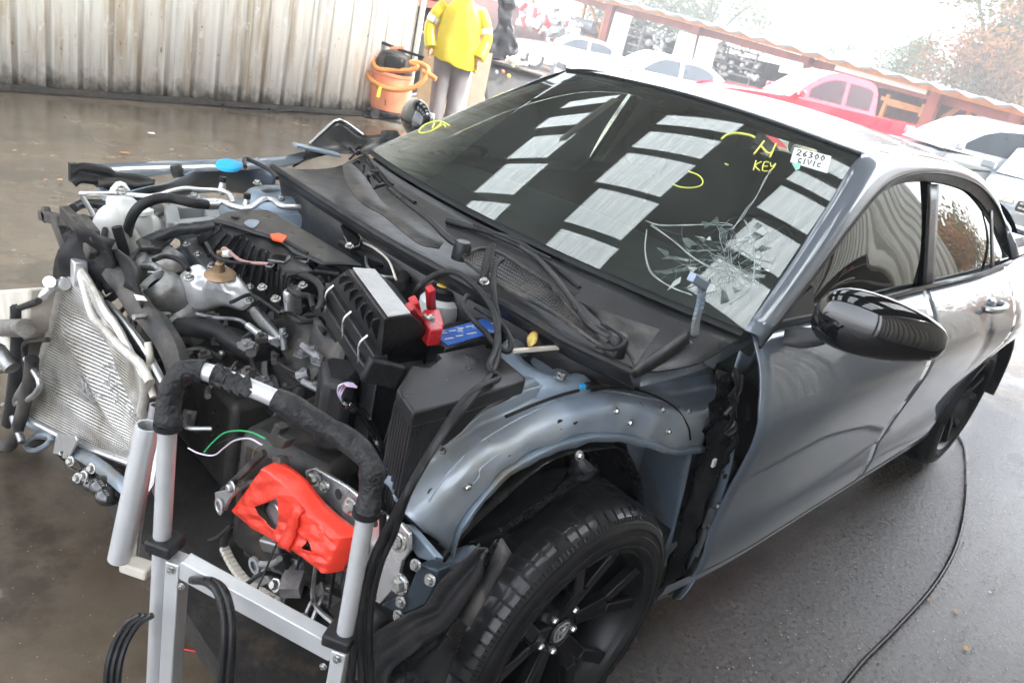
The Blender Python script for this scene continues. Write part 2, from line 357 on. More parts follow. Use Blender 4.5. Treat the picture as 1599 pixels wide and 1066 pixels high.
# ------------------------------------------------------------ canopy with translucent skylights
def sky_panel_mat():
    m = bpy.data.materials.new('translucent_skylight_sheet'); m.use_nodes = True; N, L = nodes(m); N.remove(N['Principled BSDF']); o = N['Material Output']
    t = N.new('ShaderNodeBsdfTransparent'); t.inputs[0].default_value = (.80, .84, .81, 1); tr = N.new('ShaderNodeBsdfTranslucent'); tr.inputs[0].default_value = (.90, .92, .90, 1)
    mx = N.new('ShaderNodeMixShader'); ge = N.new('ShaderNodeNewGeometry'); mp = N.new('ShaderNodeMapping'); mp.inputs['Scale'].default_value = (.6, 9, 1); L.new(ge.outputs['Position'], mp.inputs[0])
    n = N.new('ShaderNodeTexNoise'); n.inputs['Scale'].default_value = 3; n.inputs['Detail'].default_value = 6; L.new(mp.outputs[0], n.inputs['Vector'])
    r = N.new('ShaderNodeMapRange'); r.inputs[1].default_value = .3; r.inputs[2].default_value = .75; r.inputs[3].default_value = .25; r.inputs[4].default_value = .6; L.new(n.outputs[0], r.inputs[0])
    L.new(r.outputs[0], mx.inputs[0]); L.new(t.outputs[0], mx.inputs[1]); L.new(tr.outputs[0], mx.inputs[2]); L.new(mx.outputs[0], o.inputs[0]); return m
skm = sky_panel_mat(); roofm = mat('dark_underside_roof_sheet', (.11, .105, .10), .6, .2)
HC = 5.0
can = thing('canopy_roof', (0, -1.3, HC), 'dark canopy roof with rows of pale translucent skylights above the car', 'roof')
PAN = [[(-4.05, -3.82, -5.35, -4.3), (-3.55, -3.22, -5.28, -4.25), (-2.98, -2.42, -5.02, -4.12), (-2.3, -1.66, -4.86, -3.94), (-1.5, -1.06, -4.7, -3.8)],
       [(-3.42, -3.2, -2.95, -1.8), (-3.06, -2.72, -2.9, -1.82), (-2.62, -2.06, -2.84, -1.79), (-1.98, -1.4, -2.68, -1.72), (-1.3, -.84, -2.6, -1.64)],
       [(-3.35, -3.15, -.78, .3), (-3.02, -2.84, -.76, .3), (-2.76, -2.38, -.74, .3), (-2.26, -1.84, -.66, .3), (-1.7, -1.25, -.6, .3), (-1.1, -.7, -.6, .3)],
       [(-3.35, -3.1, 1.3, 2.3), (-2.9, -2.4, 1.3, 2.3), (-2.3, -1.8, 1.3, 2.3), (-1.7, -1.2, 1.3, 2.3), (-1.1, -.6, 1.3, 2.3)]]
for p_ in PAN:
    y0, y1 = p_[-1][2:]; p_ += [(.6, 1.2, y0, y1), (1.35, 1.95, y0, y1), (2.1, 2.7, y0, y1)]  # unseen forward skylights added to light the engine bay
strips = [(min(q[2] for q in p_)-.01, max(q[3] for q in p_)+.01) for p_ in PAN]
XA, XB = -6.1, 3.3
edges = [-6.7]+[v for s in strips for v in s]+[3.7]
for i in range(0, len(edges), 2):
    B().box(((XA+XB)/2, (edges[i]+edges[i+1])/2, HC+.03), (XB-XA, edges[i+1]-edges[i], .03)).build('roof_sheet', roofm, can)
for s, pans in zip(strips, PAN):
    xs = XA
    for a, b, ya, yb in pans:
        if a > xs+.001: B().box(((xs+a)/2, (s[0]+s[1])/2, HC+.03), (a-xs, s[1]-s[0]-.004, .026)).build('roof_sheet', roofm, can)
        rows = []
        for xx in (a+.001, b-.001): rows.append([(xx, ya+(yb-ya)*j/24, HC+.05+.012*math.sin(j*math.pi/2)) for j in range(25)])
        B().grid(rows).build('skylight', skm, can); xs = b
        for y0, y1 in ((s[0]+.002, ya), (yb, s[1]-.002)):
            if y1-y0 > .004: B().box(((a+b)/2, (y0+y1)/2, HC+.03), (b-a-.002, y1-y0, .022)).build('roof_sheet', roofm, can)
    B().box(((xs+XB)/2, (s[0]+s[1])/2, HC+.03), (XB-xs, s[1]-s[0]-.004, .026)).build('roof_sheet', roofm, can)
for x in (-6.0, -5.2, -4.45, -.4, .45, 1.27, 2.02, 2.77, 3.2):
    B().box((x, -1.5, HC-.04), (.07 if x > -3.3 else .09, 10.2, .1)).build('purlin', roofm, can)
for (x, y) in ((-6.0, 3.4), (3.2, 3.4), (3.2, -5.6)):
    tag(B().box((x, y, 2.45), (.12, .12, 4.95)).build('canopy_post', roofm), f'dark steel post holding the canopy {"beside the side wall opening" if x < 0 else "at the front end near the side wall" if y > 0 else "at the front end near the streaked wall"}', 'post')
# a fluorescent batten under the roof (its reflection crosses the windshield)
tl = thing('tube_light', (-3.2, -4.0, HC-.25), 'long unlit white tube light hanging under the canopy', 'light fitting')
B().tube([(-2.72, -4.0, HC-.27), (-3.7, -4.03, HC-.27)], .03, 10, 1).build('tube', whitel, tl); B().bar((-2.7, -4.0, HC-.2), (-3.72, -4.03, HC-.2), .12, .05).build('batten', whitel, tl)
#@@CAR
# ============================================================ the damaged sedan
car = thing('damaged_sedan', (-1.37, 0, 0), 'blue-grey crashed sedan with its bonnet and front end stripped and windshield broken', 'car')
WB = Vector((-.464, .766, .956)); WT = Vector((-1.176, .594, 1.343))
def Wsurf(u, v):    # u -1 (far side) .. 1 (near side), v 0 bottom .. 1 top
    e = WB.lerp(WT, v); x = e.x+(.125*(1-v)+.045*v)*(1-u*u); z = e.z+(.012*(1-v)+.03*v)*(1-u*u)+.035*v*(1-v)
    return Vector((x, e.y*u, z))
def wpix(px, py):   # where a photo pixel meets the windshield
    best = None; u, v = 0., .5
    for it in range(25):
        p = Wsurf(u, v); d = ray(px, py)
        pu = (Wsurf(u+.01, v)-p)*100; pv = (Wsurf(u, v+.01)-p)*100
        A = np.array([[pu.x, pv.x, -d.x], [pu.y, pv.y, -d.y], [pu.z, pv.z, -d.z]]); bvec = np.array(CAM-p)
        s = np.linalg.solve(A, bvec); u += float(s[0]); v += float(s[1])
    return Wsurf(u, v), u, v
def wn(u, v):
    a = (Wsurf(u+.01, v)-Wsurf(u-.01, v)).cross(Wsurf(u, v+.01)-Wsurf(u, v-.01)).normalized()
    return a if a.z > 0 else -a
ws = B().grid([[Wsurf(-1+2*i/36, j/18) for i in range(37)] for j in range(19)]).build('windshield', g_wind, car, ang=80)
# black frit border round the glass, just inside
def band(fn, n, w, name, m, par, off=-.004, solid=0):
    rows = [[fn(i/n, k) for i in range(n+1)] for k in (0, 1)]
    return B().grid(rows).build(name, m, par, solid=solid)
fr = B()
def fritp(u, v): return Wsurf(u, v)-wn(u, v)*.004
fr.grid([[fritp(-1+2*i/40, v) for i in range(41)] for v in (-.02, .07)])
fr.grid([[fritp(-1+2*i/40, v) for i in range(41)] for v in (.955, 1.0)])
for s in (-1, 1): fr.grid([[fritp(s*uu, j/20) for j in range(21)] for uu in (.965, 1.0)])
fr.grid([[fritp(-.09+.18*i/6, .86+.1*j/4) for i in range(7)] for j in range(5)])
fr.build('windshield_border', intr, car)
# roof -------------------------------------------------
RC = [(-1.176, .594, 1.343), (-1.45, .600, 1.362), (-1.8, .602, 1.362), (-2.2, .60, 1.335), (-2.6, .585, 1.265), (-2.78, .575, 1.222)]
def roofrow(p, n=16):
    x, y, z = p; t = min(1, max(0, (-x-1.176)/.5)); bow = .05*(1-t)*.9+.0*t; crown = .03+.02*t
    return [Vector((x+bow*(1-(s*s)), y*s, z+crown*(1-s*s)**1.1)) for s in [-1+2*i/n for i in range(n+1)]]
rows = [roofrow(p) for p in cat([Vector(p) for p in RC], 5)]
B().grid(rows).build('roof', paint, car, solid=.004, ang=60)
B().tube([v+Vector((.006, 0, .002)) for v in roofrow(Vector(RC[0]))], .006, 6, 2).build('windshield_top_trim', blk_sat, car)
# rear glass and boot (beyond the roof)
rg0 = roofrow(Vector(RC[-1])); rgE = [Vector((-3.42+.02*(1-s*s)*-1, .62*s, 1.045+.02*(1-s*s))) for s in [-1+2*i/16 for i in range(17)]]
B().grid([[a.lerp(b, t)+Vector((0, 0, .03*math.sin(math.pi*t))) for a, b in zip(rg0, rgE)] for t in [i/8 for i in range(9)]]).build('rear_window', g_side, car, ang=70)
boot = [[Vector((x, y*s, z+.015*(1-s*s))) for s in [-1+2*i/12 for i in range(13)]] for x, y, z in ((-3.42, .66, 1.05), (-3.6, .68, 1.06), (-3.74, .68, 1.05), (-3.77, .68, .95), (-3.72, .7, .7), (-3.76, .7, .5))]
B().grid(boot).build('boot_lid', paint, car, solid=.004)
# side body ---------------------------------------------
ZS = [(.17, .815), (.22, .845), (.30, .868), (.36, .872), (.42, .866), (.52, .878), (.62, .893), (.70, .902), (.76, .900), (.82, .878), (.88, .848), (.93, .805), (.97, .772), (1.33, .632), (1.5, .57)]
def Ys(x, z):
    for (a, ya), (b, yb) in zip(ZS, ZS[1:]):
        if z <= b or b == 1.5:
            t = max(0, min(1, (z-a)/(b-a))); y = ya+(yb-ya)*t; break
    if x > -.9: y -= .05*((x+.9)/.5)**2*.55
    if x < -2.1: y -= .03*((-x-2.1)/1.0)**2*(1+max(0, z-.8)*1.5)
    if x < -2.3 and z < .97: y += .03*math.exp(-((x+2.75)/.35)**2)*math.exp(-((z-.72)/.14)**2)
    return y
def side(s, x, z, off=0): return Vector((x, s*(Ys(x, z)+off), z))
def belt(x): return .955+.012*min(1, (-x-.5)/1.2)+(.02*max(0, (-x-2.3)))
def door(s, name, xf, xb, par):     # xf(z), xb(z) the edges
    zs = [.26, .275, .30, .33, .36, .39, .42, .46, .52, .57, .62, .66, .69, .715, .74, .77, .80, .83, .86, .89, .92, .945]
    rows = []
    for z in zs:
        rows.append([side(s, xf(z)+(xb(z)-xf(z))*i/24, min(z, belt(-1)) if z < .94 else belt(xf(z)+(xb(z)-xf(z))*i/24)) for i in range(25)])
    return B().grid(rows).build(name, paint, par, solid=.006, off=-1, ang=70)
def lerp_tab(tab):
    def f(z):
        for (a, xa), (b, xb_) in zip(tab, tab[1:]):
            if z <= b: return xa+(xb_-xa)*max(0, (z-a))/(b-a)
        return tab[-1][1]
    return f
fdf = lerp_tab([(.26, -.52), (.6, -.475), (.8, -.47), (.95, -.50)]); fdb = lerp_tab([(.26, -1.56), (.6, -1.585), (.95, -1.66)])
rdf = lambda z: fdb(z)-.004
rdb = lerp_tab([(.26, -2.27), (.36, -2.30), (.48, -2.37), (.6, -2.46), (.7, -2.56), (.8, -2.66), (.95, -2.74)])
doors = {}
for s in (1, -1):
    doors[s, 0] = door(s, 'front_door', fdf, fdb, car); doors[s, 1] = door(s, 'rear_door', rdf, rdb, car)
    # quarter panel above and behind the rear wheel arch
    rows = []
    cxw, rw = -2.735, .365
    for i in range(23):
        a = R(8+164*i/22); rim = (cxw+rw*math.cos(a), .325+rw*math.sin(a))
        tx = cxw+.0+(.52)*math.cos(a)*1.25 if False else None
        # outer target: rear-door edge / belt / tail
        dx, dz = math.cos(a), math.sin(a)
        if dx > 0:
            ex = rdb(min(.95, rim[1]+.02))-.007; far = (max(ex, rim[0]) if rim[1] < .42 else ex, min(.97, rim[1]+.0))
            t = max(.0, (belt(-2.74)-rim[1])/max(dz, .2)); far = (min(rim[0]+dx*t*.4, rdb(min(.95, rim[1]+dz*t))-.007), belt(-2.7)) if a > R(50) else (rdb(rim[1])-.007, rim[1]+.002)
        else:
            t = min((belt(-3.1)-rim[1])/max(dz, .05), (3.74+rim[0])/max(-dx, .05)); far = (rim[0]+dx*t, rim[1]+dz*t)
        rows.append([side(s, rim[0]+(far[0]-rim[0])*k/8, rim[1]+(far[1]-rim[1])*k/8) for k in range(9)])
    B().grid(rows).build('rear_quarter_panel', paint, car, solid=.006, off=-1, ang=75)
    B().grid([[Vector((cxw+rr*math.cos(R(6*j)), s*(Ys(cxw, .65)+dy), .325+rr*math.sin(R(6*j)))) for j in range(31)] for rr, dy in ((.372, -.012), (.363, -.016), (.36, -.05), (.36, -.3))]).build('rear_wheel_arch', blk, car)
    # upper quarter: C pillar to the boot
    cp0 = [(-2.85, .645, 1.15), (-3.05, .66, 1.08), (-3.42, .655, 1.045), (-3.74, .67, 1.03)]
    B().grid([[Vector((x, s*y, z)) for x, y, z in cp0], [side(s, x, z) for x, z in ((-2.9, .99), (-3.1, .99), (-3.45, .985), (-3.72, .97))]]).build('rear_pillar_panel', paint, car, solid=.004)
    # rocker
    B().grid([[side(s, x, z, -.005 if z > .25 else 0) for x in [-.42-1.95*i/20 for i in range(21)]] for z in (.265, .24, .21, .18, .165)]+[[Vector((x, s*.77, .165)) for x in [-.42-1.95*i/20 for i in range(21)]]]).build('rocker_panel', paint, car)
    B().grid([[side(s, x, z, -.02) for x in [-.62-2.08*i/12 for i in range(13)]] for z in (.25, .5, .9)]).build('body_inner_side', intr, car)
    # roof rail and A pillar: from the windshield edge / roof edge to the door frame
    W_ = [WB, WB.lerp(WT, .33), WB.lerp(WT, .66)+Vector((0, 0, .008)), WT, Vector(RC[1]), Vector(RC[2]), Vector(RC[3]), Vector(RC[4]), Vector((-2.85, .575, 1.19)), Vector((-3.1, .60, 1.12))]
    D_ = [Vector(p) for p in ((-.50, .800, .925), (-.76, .757, 1.065), (-1.00, .712, 1.19), (-1.24, .672, 1.282), (-1.48, .655, 1.318), (-1.8, .650, 1.325), (-2.2, .650, 1.296), (-2.55, .655, 1.225), (-2.8, .665, 1.14), (-3.0, .675, 1.055))]
    Mi = [(a+b)/2+Vector((0, .012, .010)) for a, b in zip(W_, D_)]
    fl = lambda L_: [Vector((p.x, p.y*s, p.z)) for p in L_]
    B().loft([fl(W_), fl(Mi), fl(D_)], 5, 3).build('roof_rail', paint, car, solid=.004, ang=70)
    E_ = [Vector(p) for p in ((-.68, .780, .962), (-.83, .748, 1.055), (-1.04, .706, 1.165), (-1.27, .668, 1.248), (-1.48, .653, 1.282), (-1.8, .650, 1.288), (-2.18, .652, 1.26), (-2.5, .658, 1.195), (-2.74, .67, 1.11), (-2.93, .69, 1.02))]
    sh = lambda L_, o, dz=0: [Vector((p.x, (p.y+o)*s, p.z+dz)) for p in L_]
    B().loft([sh(D_, -.004, -.001), sh([(a+b)/2 for a, b in zip(D_, E_)], -.010), sh(E_, -.014)], 5, 2).build('door_window_frame', blk, car, ang=70)
    tb(sh(D_, .001, -.003), .004, 'weather_strip', rub, car, 6, 5)
    tb([Vector((x, s*(Ys(x, belt(x))+.003), belt(x)+.004)) for x in [-.6-2.25*i/12 for i in range(13)]], .008, 'belt_moulding', blk_sat, car, 6, 2)
    # glass from frame inner edge to belt
    Ec = cat(E_, 6)
    def glz(x0, x1, nm, inset=-.020):
        top = [p for p in Ec if x1 <= p.x <= x0]
        B().grid([[Vector((p.x, s*((p.y*(1-t)+Ys(p.x, belt(p.x))*t)+inset+.012*math.sin(math.pi*t)), p.z*(1-t)+(belt(p.x)-.005)*t)) for p in top] for t in [k/10 for k in range(11)]]).build(nm, g_side, doors[s, 0] if x0 > -1 else doors[s, 1], ang=80)
    glz(-.6, -1.665, 'door_glass'); glz(-1.70, -2.97, 'door_glass')
    # B pillar trim and rear divider
    for xa, xb_, w0 in ((-1.655, -1.64, .105), (-2.50, -2.52, .035)):
        B().grid([[Vector((xa+(xb_-xa)*0-(w0*q)-.02*(1-t), s*((.653 if xa > -2 else .665)*(1-t)+Ys(xa, .96)*t+.002-.01), (1.284 if xa > -2 else 1.19)*(1-t)+.962*t)) for q in (0, .25, .5, .75, 1)] for t in [k/6 for k in range(7)]]).build('window_pillar', blk_sat if w0 > .05 else blk, car, solid=.006)
    # mirror triangle
    B().prism([side(s, x, z, .001) for x, z in ((-.53, .945), (-.80, .955), (-.80, 1.03))], (0, -.012*s, 0)).build('mirror_mount_trim', blk_sat, car)
# door handle
for s in (1, -1):
    for k, x in ((0, -1.47), (1, -2.33)):
        z = .865; y = Ys(x, z)
        B().tube([Vector((x+.10, s*(y+.002), z-.003)), Vector((x+.085, s*(y+.026), z)), Vector((x, s*(y+.04), z+.003)), Vector((x-.085, s*(y+.028), z+.004)), Vector((x-.10, s*(y+.002), z+.003))], .013, 10, 5).build('door_handle', alu if k else paint, doors[s, k])
        B().sphere((x, s*(y-.012), z), .03, (1.9, .8, 1), 16).build('handle_recess', paint, doors[s, k])
# wing mirrors
def mirror(s):
    mb = thing('wing_mirror', (0, 0, 0), '', ''); 
    for k_ in ('label', 'category'): del mb[k_]
    mb.name = 'wing_mirror'; MX = -.62 if s > 0 else -.80; WORLD[mb.name] = Vector((MX, s*.98, 1.04)); mb.parent = car; mb.location = WORLD[mb.name]-WORLD[car.name]
    c = Vector((MX, s*.985, 1.035)); bb = B(); rows = []
    for i in range(15):
        t = i/14; th = math.pi*t; xx = -math.cos(th)
        rr = math.sin(th)**.62
        row = []
        for j in range(28):
            a = 2*math.pi*j/28; ca, sa = math.cos(a), math.sin(a)
            fx = .060*rr*ca*(1.0 if ca > 0 else .45); fz = .080*rr*sa*(1.0 if sa > 0 else .82)*(1-.18*xx)
            row.append(c+Vector((fx-.050*xx-.02*xx*xx, s*xx*.128, fz+.006*xx)))
        rows.append(row)
    bb.grid(rows, closed=True).build('mirror_housing', blk_gloss, mb, ang=80)
    B().grid([[c+Vector((-.024, s*yy*.085, zz*.045)) for yy in (-1, -.6, 0, .6, 1)] for zz in (-.9, -.4, .3, .9)]).build('mirror_glass', alub, mb, solid=.004)
    B().loft([[(-.60, s*.80, .955), (-.60, s*.84, .975), (-.60, s*.90, 1.0)], [(-.67, s*.80, .955), (-.66, s*.84, .97), (-.66, s*.90, 1.0)], [(-.69, s*.81, .93), (-.67, s*.86, .945), (-.66, s*.92, .985)], [(-.58, s*.82, .925), (-.59, s*.87, .94), (-.60, s*.92, .985)], [(-.60, s*.80, .955), (-.60, s*.84, .975), (-.60, s*.90, 1.0)]], 3, 3).build('mirror_stalk', blk_sat, mb, ang=60)
    0 and tb([c+Vector((.058*math.sin(q)+.004, s*(-.10+.2*t), -.02-.0*t)) for t, q in ((0, 1.1), (.3, 1.5), (.6, 1.4), (.9, .9), (1.1, .4))], .003, 'indicator_strip', grayp, mb, 6)
mirror(1); mirror(-1)
# wheels --------------------------------------------------
def wheel(x, y, s, full=True):
    wh = bpy.data.objects.new('wheel', None); COL.objects.link(wh); wh.parent = car; WORLD[wh.name] = Vector((x, y, .322)); wh.location = WORLD[wh.name]-WORLD[car.name]
    c = Vector((x, y-s*.115, .322)); ax = Vector((0, s, 0))
    prof = [(.236, .005), (.240, .0), (.262, -.006), (.295, .004), (.309, .018), (.318, .035), (.320, .045)]
    prof += [(.322, .07), (.3225, .072), (.3225, .108), (.314, .109), (.314, .117), (.3225, .118), (.3225, .150), (.316, .151), (.316, .158), (.322, .159), (.320, .19)]
    prof += [(.309, .214), (.295, .228), (.288, .231), (.284, .228), (.262, .235), (.244, .232), (.240, .226), (.234, .222), (.232, .21)]
    B().lathe(prof, c, ax, 96).build('tyre', rub, wh, ang=50)
    tr = B()
    for i in range(72):      # shoulder blocks
        a = 2*math.pi*i/72
        for h0, h1, rr in ((.036, .066, .3215), (.162, .206, .321)):
            a2 = a+.03; p = []
            for aa in (a, a2):
                for h in (h0, h1):
                    r2 = rr-(.007 if (h > .2 or h < .04) else 0); p.append(c+ax*h+Vector((math.cos(aa), 0, math.sin(aa)))*(r2+.0014))
            tr.grid([[p[0], p[1]], [p[2], p[3]]])
        for h in (.213, .222): 
            pass
    for i in range(72):
        a = 2*math.pi*i/72; p = []
        for aa in (a, a+.068):
            for h, r2 in ((.160, .3232), (.185, .3228), (.202, .3182), (.216, .3105)): p.append(c+ax*h+Vector((math.cos(aa+(.02 if h > .17 else 0)), 0, math.sin(aa+(.02 if h > .17 else 0))))*r2)
        tr.grid([p[:4], p[4:]])
        tr.grid([[c+ax*h+Vector((math.cos(a+da+h*.3), 0, math.sin(a+da+h*.3)))*.3228 for h in (.120, .149)] for da in (0, .07)])
        tr.grid([[c+ax*h+Vector((math.cos(a+da-h*.3), 0, math.sin(a+da-h*.3)))*.3228 for h in (.073, .107)] for da in (0, .07)])
    for rr_t, hh in ((.272, .2335), (.300, .2265), (.250, .2355)): tr.tube([c+ax*hh+Vector((math.cos(a_), 0, math.sin(a_)))*rr_t for a_ in [2*math.pi*q/48 for q in range(48)]], .0012, 5, 1, closed=True)
    for i in range(180):
        a = 2*math.pi*i/180; tr.bar(c+ax*.222+Vector((math.cos(a), 0, math.sin(a)))*.3035, c+ax*.2145+Vector((math.cos(a), 0, math.sin(a)))*.3095, .0016, .002)
    tr.build('tread_blocks', tyrew, wh, kind='stuff')
    rim = B().lathe([(.234, .223), (.228, .226), (.222, .214), (.212, .20), (.21, .10), (.20, .03), (.20, .0)], c, ax, 64).build('rim', rimm, wh, ang=40)
    sp = B()
    for k in range(5):
        a0 = 2*math.pi*k/5+.35
        for sg in (-1, 1):
            A = c+ax*.175+Vector((math.cos(a0+sg*.10), 0, math.sin(a0+sg*.10)))*.05; M_ = c+ax*.195+Vector((math.cos(a0+sg*.13), 0, math.sin(a0+sg*.13)))*.13; E = c+ax*.208+Vector((math.cos(a0+sg*.27), 0, math.sin(a0+sg*.27)))*.222
            for p, q in ((A, M_), (M_, E)): sp.bar(p, q, .030, .024, up=(0, s, 0))
        a1 = a0+math.pi/5; A = c+ax*.17+Vector((math.cos(a1), 0, math.sin(a1)))*.05; E = c+ax*.20+Vector((math.cos(a1), 0, math.sin(a1)))*.14
    sp.build('spokes', rimm, wh, bev=.004)
    B().lathe([(.075, .14), (.072, .17), (.060, .182), (.036, .184), (.034, .178), (.0, .178)], c, ax, 32).build('hub', rimm, wh, ang=40)
    hc = B().lathe([(.034, .178), (.033, .186), (.0, .188)], c, ax, 32).build('centre_cap', blk_gloss, wh)
    if full:
        e = B(); o = c+ax*.189; ux = Vector((-s, 0, 0)); uz = Vector((0, 0, 1)); P = lambda a, b: o+ux*a+uz*b
        q = Matrix.Rotation(R(20), 3, 'Y')
        e.tube([P(-.019, .018), P(-.015, -.018), P(.015, -.018), P(.019, .018)], .0022, 6, 4, closed=True)
        for sg in (-1, 1): e.bar(P(sg*.012, .013), P(sg*.008, -.013), .005, .003, up=(0, 1, 0))
        e.bar(P(-.009, 0), P(.009, 0), .005, .003, up=(0, 1, 0)); e.build('emblem', alub, hc)
    for k in range(5):
        a = 2*math.pi*k/5+.35+math.pi/5; B().lathe([(.009, .165), (.009, .186), (.006, .19), (0, .19)], c+Vector((math.cos(a), 0, math.sin(a)))*.056, ax, 6).build('lug_nut', steel, wh)
    B().lathe([(.0, .05), (.15, .05), (.15, .07), (.0, .07)], c, ax, 40).build('brake_disc', dark, wh)
wheel(0, .75, 1); wheel(-2.735, .75, 1); wheel(0, -.75, -1, False); wheel(-2.735, -.75, -1, False)
# cabin ----------------------------------------------------
B().box((-1.9, 0, .33), (2.9, 1.5, .06)).build('cabin_floor', intr, car)
B().loft([[(-.50, -.74, .90), (-.42, 0, .93), (-.50, .74, .90)], [(-.75, -.74, .93), (-.72, 0, .96), (-.75, .74, .93)], [(-.98, -.72, .90), (-.98, 0, .93), (-.98, .72, .90)], [(-1.03, -.7, .76), (-1.03, 0, .76), (-1.03, .7, .76)]], 5, 4).build('dashboard', dashm, car)
B().box((-1.97, 0, 1.325), (1.5, 1.1, .01)).build('headliner', headl, car)
sw = B(); swc = Vector((-1.18, .36, .90)); swa = Vector((1, 0, .45)).normalized(); su = Vector((0, 1, 0)); sv = swa.cross(su)
sw.tube([swc+su*.18*math.cos(a)+sv*.18*math.sin(a) for a in [2*math.pi*i/16 for i in range(16)]], .014, 8, 2, closed=True); sw.bar(swc-su*.17, swc+su*.17, .05, .02, up=swa); sw.sphere(swc, .06, (.5, 1, 1)); sw.build('steering_wheel', intr, car)
for y in (-.36, .36):
    st = B().box((-1.65, y, .52), (.5, .5, .16)).box((-1.97, y, .88), (.14, .48, .62), Euler((0, R(-14), 0))).build('seat', seatm, car, bev=.05)
    B().box((-2.06, y, 1.22), (.10, .26, .17), Euler((0, R(-10), 0))).build('headrest', seatm, st, bev=.04)
B().box((-2.85, 0, .84), (.2, 1.1, .60), Euler((0, R(-20), 0))).build('rear_seat', seatm, car, bev=.05)
irv = Wsurf(0, .9)+Vector((-.09, 0, -.06)); B().box(irv, (.02, .24, .06), Euler((0, R(15), R(8)))).build('rear_view_mirror', intr, car, bev=.01)
# marks on the windshield
def wstroke(pts, r, k=4, f=cw):
    out = []
    for p in pts:
        q, u, v = wpix(*f(*p)); out.append(q+wn(u, v)*.0015)
    return B().tube(out, r, 6, k)
def wmark(strokes, name, m, r=.0022, k=4, lift=0):
    b = B()
    for st_ in strokes:
        out = []
        for p in st_:
            q, u, v = wpix(*cw(*p)); out.append(q+wn(u, v)*(.0012+lift))
        b.tube(out, r, 6, k)
    return b.build(name, m, ws)
wmark([[(1285, 282), (1262, 312), (1253, 322)], [(1275, 295), (1295, 318), (1308, 317)], [(1322, 290), (1310, 318), (1303, 332)]], 'marker_letter_n', yellow, .0028, 2)
wmark([[(1260, 343), (1252, 372)], [(1277, 346), (1257, 358), (1272, 374)], [(1300, 348), (1286, 347), (1280, 373), (1296, 375)], [(1283, 360), (1297, 360)], [(1305, 350), (1308, 362), (1321, 352)], [(1321, 352), (1314, 365), (1300, 377)]], 'marker_word_key', yellow, .0018, 2)
wmark([[(1152, 275), (1170, 262), (1200, 257), (1240, 263), (1257, 271)]], 'marker_arc', yellow, .0032)
wmark([[(1050, 376), (1080, 388), (1094, 405), (1088, 420), (1060, 427), (1025, 425), (1003, 417)], [(1163, 352), (1174, 356)]], 'marker_half_loop', yellow, .0018)
wmark([[(a+22, b+2) for a, b in q] for q in [[(282, 232), (255, 218), (228, 220), (200, 232), (187, 248), (196, 255), (225, 248), (248, 232), (256, 222)], [(235, 224), (228, 240)], [(240, 240), (262, 228), (270, 236)]]], 'marker_scrawl', yellow, .003)
sq = [wpix(*cw(*p)) for p in ((1380, 302), (1495, 330), (1482, 382), (1366, 347))]
stk = B().prism([q+wn(u, v)*.001 for q, u, v in sq], Vector((.0, 0, .0012))).build('paper_sticker', whitel, ws)
inkm = mat('black_marker_ink', (.03, .03, .035), .6)
sk = []
def onst(a, b): return (1380+115*a-14*b, 302+28*a+46*b)
def gl(ch, x, y, w_, h_):
    T = {'2': [[(0, .2), (.5, 0), (.9, .25), (.1, 1), (1, 1)]], '6': [[(.8, 0), (.1, .6), (.4, 1), (.9, .8), (.5, .55), (.12, .7)]], '3': [[(.1, 0), (.8, .1), (.4, .45), (.9, .75), (.1, 1)]], '0': [[(.5, 0), (.1, .5), (.5, 1), (.9, .5), (.5, 0)]],
         'C': [[(.9, .1), (.2, .3), (.2, .8), (.9, .95)]], 'I': [[(.5, 0), (.45, 1)]], 'V': [[(0, 0), (.45, 1), (1, 0)]]}
    for st_ in T[ch]: sk.append([onst(x+a*w_, y+b*h_) for a, b in st_])
for i, ch in enumerate('26300'): gl(ch, .10+.16*i, .10, .115, .36)
for i, ch in enumerate('CIVIC'): gl(ch, .18+.13*i, .60, .10, .32)
for i, ch in enumerate('22'): gl(ch, .50+.1*i, .42, .07, .14) if False else None
wmark(sk, 'sticker_handwriting', inkm, .0014, 1, .0022)
g2 = [wpix(*cw(*p)) for p in ((1372, 352), (1402, 346), (1396, 368), (1384, 374))]
B().prism([q+wn(u, v)*.001 for q, u, v in g2], Vector((0, 0, .001))).build('green_sticker_scrap', mat('pale_green_sticker', (.3, .62, .5), .5), ws)
# broken glass
crk = mat('white_crack_edges', (.35, .40, .38), .3, 0, .1)
shard_m = glass('crazed_shard_glass', (.62, .78, .74), 1.8, .06, 1.3, .10, (.62, .72, .68))  # whitish diffuse painted in to stand for skylights reflected by the facets
cb_ = B(); r2 = random.Random(3); ctr = (1165, 650)
def crack(p, ang, L_, r, dep=0):
    pts = [p]; x, y = p; n = max(3, int(L_/14))
    for i in range(n):
        ang += r2.uniform(-.35, .35); x += L_/n*math.cos(ang); y += L_/n*math.sin(ang)*.8; pts.append((x, y))
        if dep < 1 and r2.random() < .35: crack((x, y), ang+r2.choice((-1, 1))*r2.uniform(.5, 1.2), L_*.4, r*.7, dep+1)
    out = []
    for p_ in pts:
        try: q, u, v = wpix(*cw(*p_))
        except Exception: break
        if abs(u) > .97 or v < .05 or v > .98: break
        out.append(q+wn(u, v)*.0008)
    if len(out) > 2: cb_.tube(out, r, 4, 1)
for i in range(34): crack((ctr[0]+r2.gauss(0, 40), ctr[1]+r2.gauss(0, 28)), r2.uniform(0, 6.28), r2.uniform(40, 170), r2.uniform(.0003, .0008))
